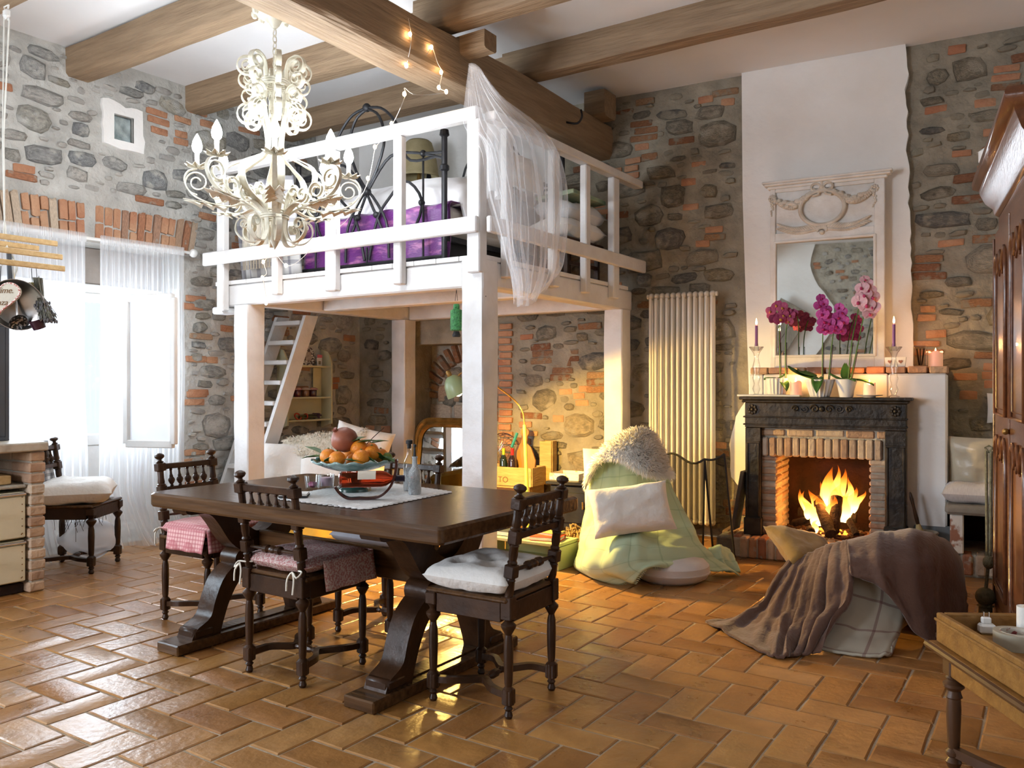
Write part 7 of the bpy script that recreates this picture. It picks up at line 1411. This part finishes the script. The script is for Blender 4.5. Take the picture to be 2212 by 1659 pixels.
pf_ = tag(MB().ball((0, 0, .15), .22, 22, 14, (1.2, .7, .62), None, .25, 4).build('tulle_heap', sheer('bunched_tulle', (.9, .9, .92), .55), None, 70, wl(onl(170, 1180, .3)[0], 0.02, .42)), 'heap of bunched white tulle on the floor behind the lone chair', 'tulle')
# ================================================================== BRICK KITCHEN COUNTER
KX = -5.34; KY1 = 2.735; kt = onl; kz_ = atx(85, 955, KX).z
ctr = thing('kitchen_counter', 'brick kitchen counter with a worn stone top and open bay', 'counter', (KX - .3, 2.0, 0)); K0 = V(ctr.location)
def kbx(name, x0, x1, y0, y1, z0, z1, m, b=.006, par=None): return MB().box(((x0 + x1) / 2 - K0.x, (y0 + y1) / 2 - K0.y, (z0 + z1) / 2), (x1 - x0, y1 - y0, z1 - z0), None, b).build(name, m, par or ctr, 30)
kbx('worktop', KX - .62, KX + .015, .55, KY1 + .015, kz_ - .055, kz_, mat('worn_travertine', (.56, .50, .40), (.40, .34, .26), 9, .5, .4), .008)
nrow = 13; hh = (kz_ - .056) / nrow
for k in range(nrow):
    j = lambda: rng.uniform(-.006, .006)
    for x0, x1 in ((KX - .23, KX + j()), (KX - .44, KX - .235), (KX - .62, KX - .445)): kbx('brick', x0, x1, KY1 - .095 + j(), KY1 + j(), k * hh + .004, (k + 1) * hh - .005, M_pbrick, .008)
kbx('mortar_core', KX - .61, KX - .01, KY1 - .085, KY1 - .008, 0, kz_ - .06, M_mort); kbx('back_panel', KX - .62, KX - .60, .6, KY1 - .1, .10, kz_ - .06, M_mort); kbx('base_plinth', KX - .58, KX - .06, .6, KY1 - .1, 0, .06, M_soot)
kbx('bay_shelf', KX - .58, KX - .03, .6, KY1 - .1, .655, .675, M_mort)
zd = [(.075, .33), (.345, .63)]; M_brass = mat('aged_brass', (.34, .18, .06), (.24, .12, .04), 9, .4, .1, metal=.8)
for i, (z0, z1) in enumerate(zd):
    for j_, (y0, y1) in enumerate(((1.60, KY1 - .105),)):
        t = thing('metal_drawer', ['cream enamelled metal drawer in the lower row, at the brick pillar', 'cream enamelled metal drawer in the lower row, away from the pillar', 'cream enamelled metal drawer with chromed rim in the upper row, at the brick pillar', 'cream enamelled metal drawer in the upper row, away from the pillar'][i * 2 + j_], 'drawer', (KX - .28, (y0 + y1) / 2, z0), 0, 'cream metal drawers'); w_ = y1 - y0; h = z1 - z0
        MB().box((0, 0, h / 2), (.5, w_, h), None, .008).build('drawer_body', M_cream, t); MB().box((.252, 0, h / 2 - .01), (.012, w_ - .01, h - .03), None, .004).build('drawer_front', M_cream, t)
        m_ = MB(); m_.tube([(.258, -w_ / 2 + .01, h - .012), (.258, w_ / 2 - .005, h - .012)], .010, 8); m_.build('chrome_rim', M_chrome, t)
        hy = w_ / 2 - .30; m_ = MB(); m_.tube([(.26, hy - .09, h * .58), (.285, hy - .09, h * .58), (.285, hy + .09, h * .58), (.26, hy + .09, h * .58)], .008, 8); hd = m_.build('handle', M_chrome, t)
        m_ = MB()
        for c_, d in (((.26, hy, h * .36 + .025), (.006, .13, .012)), ((.26, hy, h * .36 - .025), (.006, .13, .012)), ((.26, hy - .06, h * .36), (.006, .014, .04)), ((.26, hy + .06, h * .36), (.006, .014, .04))): m_.box(c_, d)
        m_.build('label_holder', M_brass, t); m_ = MB()
        for q in range(6): m_.ball((.258, w_ / 2 - .025, .03 + q * (h - .06) / 5), .004, 5, 4)
        for q in range(7): m_.ball((.258, -w_ / 2 + .03 + q * (w_ - .06) / 6, .025), .004, 5, 4)
        m_.build('rivets', M_brass, t)['kind'] = 'stuff'
try_ = tag(MB().box((0, 0, .03), (.36, .30, .055), None, .006).build('wooden_tray', M_pine, None, 30, (KX - .26, 2.42, .6765)), 'shallow pale wooden box pushed into the counter bay', 'box'); tag(MB().box((0, 0, .006), (.20, .16, .010), T(rz=.3), .004).build('green_cloth', mat('lime_cloth', (.10, .32, .03)), None, 30, (KX - .13, 2.10, .677)), 'folded lime green cloth in the counter bay', 'cloth')
pp = thing('terracotta_pot', 'terracotta pot standing on the counter by the dark cabinet', 'pot', (KX - .42, 2.36, kz_ + .001)); MB().lathe([(.055, 0), (.06, .01), (.085, .10), (.09, .105), (.09, .13), (.08, .13), (.074, .1), (.05, .02)], 20, None, False).build('pot', mat('brown_terracotta', (.22, .11, .06), (.30, .16, .09), 8, .8), pp)
cbx = atx(22, 800, -5.63); cbz = atx(20, 698, -5.63).z; cab = thing('grey_cabinet', 'tall dark grey glazed cabinet standing on the kitchen counter', 'cabinet', (-5.80, 2.18, kz_ + .001)); hC = cbz - kz_; M_gr = mat('slate_grey_paint', (.045, .05, .06), (.06, .065, .075), 5, .5)
ye = cbx.y - 2.18
for c_, d, nm in (((0, ye - .012, hC / 2), (.32, .024, hC), 'side_panel'), ((0, ye - .72, hC / 2), (.32, .024, hC), 'side_panel'), ((0, ye - .366, hC - .012), (.32, .684, .024), 'top_panel'), ((0, ye - .366, .012), (.32, .684, .024), 'bottom_panel'), ((-.15, ye - .366, hC / 2), (.012, .684, hC - .05), 'back_panel'), ((.15, ye - .05, hC / 2), (.022, .05, hC - .05), 'door_stile'), ((.15, ye - .68, hC / 2), (.022, .05, hC - .05), 'door_stile'), ((0, ye - .366, hC * .5), (.28, .68, .016), 'shelf_board')): MB().box(c_, d, None, .002).build(nm, M_gr, cab)
# ================================================================== HANGING DRYING RACK WITH PANS
rk = thing('hanging_rack', 'pine drying rack hung from the ceiling beam on cords', 'rack', atd(14, 560, 5.2)); K1 = V(rk.location)
for (px, py, d_) in ((124, 527, 5.26), (84, 537, 5.35), (64, 544, 5.4), (135, 556, 5.2), (140, 581, 5.16)):
    e_ = atd(px, py, d_); MB().bar(V((e_.x, e_.y - 1.5, e_.z)) - K1, e_ - K1, .016, .034, .004).build('slat', M_pine, rk)
M_cord = mat('cotton_cord', (.70, .68, .62), (.60, .58, .52), 20, .9); pul = atd(14, 36, 5.2)
for a, b_ in (((9, 40), (6, 300)), ((20, 42), (8, 290))): MB().tube([atd(*a, 5.2) - K1, atd(*b_, 5.2) - K1, atd(10, 480, 5.2) - K1], .005, 5).build('cord', M_cord, rk)
m_ = MB()
for k in range(2): m_.tube(curve([atd(10, 480, 5.2) - K1, atd(9 + 4 * k, 505, 5.2) - K1, atd(16 - 3 * k, 535, 5.18) - K1, atd(26 + 3 * k, 556, 5.16) - K1, atd(37 - 2 * k, 575, 5.14) - K1, atd(30, 600, 5.14) - K1], 20), .006, 5)
m_.build('twisted_cord', M_cord, rk); pl_ = thing('pulley', 'small white pulley screwed under the ceiling beam', 'pulley', pul); m_ = MB(); m_.box((0, 0, .02), (.05, .03, .05), None, .008); m_.tube([(-.02, 0, .045), (-.03, 0, .07), (.03, 0, .07), (.02, 0, .045)], .006, 5); m_.build('pulley_block', M_wh, pl_); MB().lathe([(.022, -.008), (.016, 0), (.022, .008)], 14, T(0, 0, 0, rx=pi / 2)).build('pulley_wheel', M_wh, pl_)
def hook(t, a, b_, r=.003): MB().tube([a, b_], r, 5).build('hook', M_black, t)
d_ = 5.12; pc = atd(42, 655, d_); pan_ = thing('steel_frying_pan', 'large steel pan hanging from the rack by its dark handle', 'pan', pc); PM = (EYE - pc).normalized().to_track_quat('Z', 'Y').to_matrix().to_4x4() @ T(rx=.25, ry=-.35)
MB().lathe([(.0, .0), (.12, .0), (.145, .012), (.158, .045), (.162, .045), (.150, .008), (.125, -.005), (.0, -.005)], 30, PM, False).build('pan_body', mat('brushed_steel', (.35, .33, .30), (.22, .21, .20), 8, .28, .05, metal=.95), pan_); MB().bar(atd(22, 612, d_) - pc, atd(19, 545, d_ + .02) - pc, .028, .014, .004).build('handle', M_gr, pan_)
hs = atd(0, 640, 5.02); ht = thing('heart_sign', 'padded cloth heart with stitched words and a gingham edge hanging on the rack', 'sign', hs); HMx = Matrix(((RT.x, 0, -FW.x, 0), (RT.y, 0, -FW.y, 0), (0, 1, 0, 0), (0, 0, 0, 1)))
hp = [(.0085 * 16 * sin(a) ** 3 * .92, .0085 * (13 * cos(a) - 5 * cos(2 * a) - 2 * cos(3 * a) - cos(4 * a)) * .78) for a in [2 * pi * k / 44 for k in range(44)]]
MB().prism(hp, -.012, .012, HMx).build('heart_cloth', mat('natural_linen', (.52, .47, .38), (.46, .41, .33), 30, .9), ht, 30); m_ = MB(); m_.tube([HMx @ V((x, y, .010)) for x, y in hp], .006, 5, True); m_.build('gingham_edge', mat('red_gingham_edge', (.40, .12, .10), (.72, .62, .56), 120, .9, lo=.48, hi=.52), ht, 60)
for body, dx, dy in (('ictime.', -.045, .018), ('...enza', -.07, -.055)):
    lettering('stitched_words', body, .05, ht, HMx @ T(dx, dy, .0135), M_ink, .3)
hook(ht, HMx @ V((0, .06, 0)), atd(2, 575, 5.1) - hs)
def bunch(label, top, tie, bot, sp_, cS, cF, n, nf):
    o = atd(*top); t = thing('herb_bunch', label, 'dried herbs', o, 0, 'herb bunches on the rack'); a, b_, c_ = V((0, 0, 0)), atd(*tie) - o, atd(*bot) - o; m_ = MB(); f = MB(); rr = random.Random(n)
    for k in range(n):
        r0 = RT * rr.uniform(-1, 1) + FW * rr.uniform(-1, 1); m_.tube([a + r0 * sp_ * .45, b_ + r0 * sp_ * .3, c_ * rr.uniform(.85, 1) + b_ * 0 + r0 * sp_ * .9], .002, 3)
    for k in range(nf):
        r0 = RT * rr.uniform(-1, 1) + FW * rr.uniform(-1, 1); q = b_.lerp(c_, rr.uniform(.2, 1.05)); f.ball(q + r0 * sp_ * .8 * rr.uniform(.3, 1), .007, 5, 4, (1, 1, 1.8))
    m_.build('stems', mat('herb_stems', *cS, 10, .9), t)['kind'] = 'stuff'; f.build('flower_heads', mat('herb_heads', *cF, 10, .9), t)['kind'] = 'stuff'; MB().tube([b_ + RT * (.018 * cos(s_)) + FW * (.018 * sin(s_)) for s_ in [2 * pi * k / 12 for k in range(12)]], .004, 4, True).build('string', M_cord, t); hook(t, V((0, 0, -.02)), atd(top[0] - 2, top[1] - 30, top[2]) - o, .002); return t
bunch('greyish lavender bunch hanging upside down from the rack end', (80, 600, 5.14), (87, 642, 5.14), (104, 692, 5.14), .05, ((.12, .12, .09), (.20, .19, .15)), ((.10, .10, .10), (.20, .19, .20)), 90, 260)
bunch('small bunch of dried red roses hanging behind the lavender', (70, 610, 5.2), (66, 650, 5.2), (56, 690, 5.2), .035, ((.25, .20, .08), (.34, .28, .12)), ((.16, .02, .03), (.10, .012, .02)), 30, 60)
ds = atd(82, 700, 5.16); dd2 = thing('tin_cup', 'dark enamel cup hanging below the lavender', 'cup', ds); MB().lathe([(.035, -.03), (.042, .03), (.044, .03), (.037, -.03)], 16, T(rx=.4), False).build('cup_body', mat('plum_enamel', (.04, .01, .02), None, 5, .3), dd2); hook(dd2, V((0, 0, .03)), atd(84, 596, 5.16) - ds, .002)
sk = atd(38, 695, 5.1); st_ = thing('skimmer', 'dark pierced steel skimmer hanging under the pan', 'ladle', sk); SM = (EYE - sk).normalized().to_track_quat('Z', 'Y').to_matrix().to_4x4() @ T(rx=.5, ry=.5); MB().lathe([(.0, -.012), (.03, -.008), (.052, .006), (.055, .008), (.03, -.011), (.0, -.015)], 20, SM, False).build('skimmer_bowl', mat('pierced_steel', (.03, .035, .04), (.45, .47, .5), 60, .3, 0, metal=.8, lo=.5, hi=.54), st_); MB().bar(V((0, 0, .03)), atd(26, 560, 5.1) - sk, .018, .004).build('handle', M_chrome, st_)
# ================================================================== WARDROBE
wd = V((-.145, .989, 0)).normalized(); wn = V((-wd.y, wd.x, 0)); 
if wn.x > 0: wn = -wn
f0 = atd(2157, 900, 4.62); f0.z = 0; war = thing('wardrobe', 'tall polished walnut wardrobe with carved door panels and a heavy cornice', 'wardrobe', f0); WM = frame_of(-wd, wn)   # local x towards the room's front, y up, z out of its doors
M_war = mat('polished_walnut', (.09, .03, .012), (.155, .055, .022), 5, .28, .08, (7, .5, 7), coat=.25)
WH = atd(2150, 470, 4.62).z; WL_ = 1.45
def wx(mb, x0, x1, z0, z1, o0, o1, b=.006): return mb.box(((x0 + x1) / 2, (z0 + z1) / 2, (o0 + o1) / 2), (x1 - x0, z1 - z0, o1 - o0), WM, b)
m_ = MB(); wx(m_, 0, WL_, .10, WH, -.56, 0); m_.build('carcass', M_war, war); m_ = MB(); wx(m_, -.02, WL_ + .02, 0, .10, -.57, .025, .012); m_.build('plinth', M_war, war)
m_ = MB(); prof = [(0, WH + .001), (.02, WH + .02), (.025, WH + .05), (.06, WH + .09), (.085, WH + .15), (.09, WH + .17), (.12, WH + .19), (.125, WH + .22), (.115, WH + .24)]
n = len(prof)
for k in range(n):
    e_, z = prof[k]; m_.v += [tuple(WM @ V(q)) for q in ((-e_, z, e_), (WL_ + e_, z, e_), (WL_ + e_, z, -.56 - e_ * .2), (-e_, z, -.56 - e_ * .2))]
for k in range(n - 1): m_.f += [(k * 4 + j, k * 4 + (j + 1) % 4, k * 4 + 4 + (j + 1) % 4, k * 4 + 4 + j) for j in range(4)]
m_.f += [(3, 2, 1, 0), (n * 4 - 4, n * 4 - 3, n * 4 - 2, n * 4 - 1)]; m_.build('cornice', M_war, war, 50)
m_ = MB(); wx(m_, -.004, .045, .10, WH - .12, 0, .018, .006); wx(m_, .012, .03, .10, WH - .12, .017, .03, .006); m_.build('corner_pilaster', M_war, war)
for x0 in (.055, .755):
    m_ = MB(); wx(m_, x0, x0 + .64, .12, WH - .10, 0, .022, .004); do = m_.build('door', M_war, war)
    for (z0, z1, fl2) in ((.22, 1.02, 1), (1.14, WH - .24, -1)):
        m_ = MB(); X0, X1 = x0 + .08, x0 + .56
        a = [(X0, z0 if fl2 < 0 else z0), (X0, z1 if fl2 > 0 else z1)]
        top = [(X0, z1 - .12), (X0 + .02, z1 - .03), (X0 + .07, z1), (X0 + .12, z1 - .04), (X0 + .15, z1 - .10), (X0 + .19, z1 - .06), ((X0 + X1) / 2, z1 + .0)]; top = top + [(X0 + X1 - x, z) for x, z in top[::-1][1:]]
        if fl2 > 0: pts = [(X0, z0)] + top + [(X1, z0)]
        else: pts = [(X0, z0)] + top + [(X1, z0)]
        m_.tube([WM @ V((x, z, .026)) for x, z in pts], .012, 6, True); m_.tube([WM @ V((x + (.03 if x < (X0 + X1) / 2 else -.03), z - .02 if z > z0 + .1 else z + .03, .024)) for x, z in pts], .006, 5, True); m_.build('carved_panel_moulding', M_war, do, 60)
m_ = MB(); m_.ball(WM @ V((.70, 1.07, .035)), .016, 8, 6); m_.build('lock_knob', M_gold, war)
ts = thing('rope_tassel', 'long sage rope tassel with a ball hanging at the corner of the wardrobe', 'tassel', f0 + WM.to_3x3() @ V((.03, 0, .05))); M_rope = mat('sage_rope', (.26, .24, .15), (.18, .16, .09), 60, .9, .5); T0 = V(ts.location); zt_ = atd(2162, 975, 4.6).z; zk = atd(2162, 1215, 4.6).z; zb_ = atd(2150, 1290, 4.6).z
for s_ in (-.012, .012): MB().tube([(s_, 0, zt_), (s_ * .6, -.004, zk)], .009, 6).build('cord', M_rope, ts)
MB().tube([(.0, 0, zt_ - .01), (.018, 0, zt_ + .02), (0, 0, zt_ + .03), (-.018, 0, zt_ + .02), (0, 0, zt_ - .01)], .006, 5).build('loop', M_rope, ts); m_ = MB(); m_.ball((0, -.01, zk), .030, 10, 8, (1, 1, 1.3)); m_.tube([(0, -.01, zk), (-.012, -.015, zb_ + .05)], .010, 6); m_.build('knot', M_rope, ts); MB().ball((-.015, -.015, zb_), .052, 16, 12).build('ball', M_rope, ts); MB().lathe([(.036, zb_ - .12), (.034, zb_ - .055), (.045, zb_ - .05), (.03, zb_ - .04)], 14, T(-.015, -.015, 0)).build('skirt', M_rope, ts)
q = atd(2175, 318, 4.75); tag(pillow(MB(), .30, .24, .14, T(0, 0, 0, ry=.5, rz=.4), 12, .1, .03, 81).build('white_bundle', M_cot, None, 60, f0 + WM.to_3x3() @ V((.06, WH + .31, -.05))), 'white cloth bundle lying on top of the wardrobe', 'cloth')
q = wb(onb(2158, 880, .1)[0], 0, .1); wsg = tag(pillow(MB(), .20, .22, .03, T(rx=pi / 2), 12, .05, .012, 83).build('white_cloth', M_cot, None, 60, wb(onb(2166, 882, .05)[0], onb(2166, 882, .05)[1], .045)), 'white cloth hanging on the stones half behind the wardrobe', 'cloth')
# ================================================================== TRAY TABLE
tl0 = atd(2022, 1312, 2.95); e1 = None
za_ = .515; A0_ = atz(2022, 1322, za_); Bq = atz(2212, 1432, za_); dirx = (Bq - A0_); dirx.z = 0; dirx.normalize(); Cq = atz(2205, 1306, za_); diry = Cq - A0_; diry.z = 0; diry = diry - dirx * diry.dot(dirx); diry.normalize()
trt = thing('tray_table', 'old pine tray topped table on turned legs', 'table', V((A0_.x, A0_.y, 0))); TMx = Matrix(((dirx.x, diry.x, 0, 0), (dirx.y, diry.y, 0, 0), (0, 0, 1, 0), (0, 0, 0, 1))); M_leg = mat('brown_turned_wood', (.10, .045, .018), (.06, .026, .011), 6, .4); M_op = mat('old_pine', (.30, .145, .032), (.19, .085, .018), 5, .5, .2, (1, 6, 6)); TW_, TD = .95, .58
def txb(nm, x0, x1, y0, y1, z0, z1, m=None, b=.004): return MB().box(((x0 + x1) / 2, (y0 + y1) / 2, (z0 + z1) / 2), (x1 - x0, y1 - y0, z1 - z0), TMx, b).build(nm, m or M_op, trt, 30)
txb('tray_side', 0, TW_, 0, .022, za_ - .10, za_); txb('tray_side', 0, TW_, TD - .022, TD, za_ - .10, za_); txb('tray_end', 0, .022, .023, TD - .023, za_ - .10, za_); txb('tray_end', TW_ - .022, TW_, .023, TD - .023, za_ - .10, za_); txb('tray_floor', .023, TW_ - .023, .023, TD - .023, za_ - .067, za_ - .056); txb('rim_moulding', -.004, TW_, -.006, .0, za_ - .028, za_ - .018)
txb('dovetail', -.006, 0, .0, .03, za_ - .09, za_ - .07, M_dk); txb('dovetail', -.006, 0, .0, .03, za_ - .045, za_ - .03, M_dk)
m_ = MB(); m_.tube([TMx @ V(q) for q in ((-.02, -.02, za_ - .115), (TW_ + .02, -.02, za_ - .115), (TW_ + .02, TD + .02, za_ - .115), (-.02, TD + .02, za_ - .115))], .013, 8, True); m_.build('top_edge', M_leg, trt); txb('table_top', -.02, TW_ + .02, -.02, TD + .02, za_ - .125, za_ - .102)
txb('apron', .07, TW_ - .07, .015, .035, za_ - .20, za_ - .127); txb('apron', .07, TW_ - .07, TD - .035, TD - .015, za_ - .20, za_ - .127); txb('apron', .015, .035, .07, TD - .07, za_ - .20, za_ - .127)
for (x, y) in ((.04, .04), (TW_ - .04, .04), (.04, TD - .04), (TW_ - .04, TD - .04)):
    m_ = MB(); m_.box((x, y, za_ - .165), (.052, .052, .075), TMx, .004); m_.lathe([(.018, .0), (.026, .02), (.016, .035), (.026, .045), (.026, .055), (.017, .065), (.020, .08), (.024, .20), (.022, .235), (.028, .24), (.024, .25), (.022, .262), (.034, .275), (.034, .285), (.02, .297), (.026, .305), (.018, .315)], 14, TMx @ T(x, y, 0)); m_.build('leg', M_leg, trt)
m_ = MB(); m_.band([TMx @ V(q) for q in curve([(.04, .04, .055), (.2, .12, .055), (.36, TD / 2, .055), (.6, TD / 2, .055), (.8, .12, .055), (TW_ - .04, .04, .055)], 24)], .03, .028, (0, 0, 1)); m_.build('curved_stretcher', M_leg, trt)
zf = za_ - .0555
q = atz(2194, 1398, zf); tp = thing('tape_roll', 'wide roll of translucent packing tape lying in the pine tray', 'tape', q); MB().lathe([(.064, 0), (.064, .05), (.046, .05), (.046, 0), (.064, 0)], 36, None, False).build('tape', mat('translucent_tape', (.44, .40, .31), (.38, .34, .26), 12, .3, 0, coat=.3), tp); MB().lathe([(.0455, .001), (.0455, .051), (.042, .051), (.042, .001), (.0455, .001)], 36, None, False).build('printed_core', mat('printed_card', (.50, .44, .36), (.24, .04, .04), 40, .7, 0, lo=.56, hi=.6), tp)
q = atz(2132, 1368, zf); pg = thing('plug_adapter', 'white electric plug adapter with upright pins lying in the pine tray', 'adapter', V((q.x, q.y, zf)), .4); MB().box((0, 0, .016), (.052, .036, .032), None, .006).build('adapter_body', M_porc, pg); MB().box((.0, .008, .042), (.03, .018, .022), None, .004).build('plug_base', M_porc, pg)
for x in (-.008, .008): MB().tube([(x, .008, .052), (x, .008, .070)], .0022, 6).build('pin', M_chrome, pg)
q = atz(2196, 1369, zf); rl = thing('paper_roll', 'white paper roll standing in the corner of the pine tray', 'roll', V((q.x + .03, q.y - .02, zf))); MB().lathe([(.03, 0), (.03, .10), (.01, .10), (.01, .02)], 20, None, False).build('paper', M_cot, rl); MB().lathe([(.0095, 0), (.0095, .102), (.008, .102)], 12, None, False).build('core', M_pine, rl)
# ================================================================== BOARD IN THE MIRROR, ON THE WALL OPPOSITE
brd = thing('old_board', 'weathered board leaning askew on the wall that shows in the mirror', 'board', (-2.85, FY + .16, 0)); 
for k in range(3): MB().box(((k - 1) * .205, 0, .0), (.2, .03, 1.3), T(0, 0, 2.2, ry=.55), .006).build('plank', mat('grey_weathered_wood', (.20, .17, .13), (.30, .26, .20), 6, .85, .3, (6, 6, 1)) if k == 0 else MATS['grey_weathered_wood'], brd)
MB().box((0, -.03, 1.85), (.1, .05, .06)).build('wall_peg', M_dk, brd)
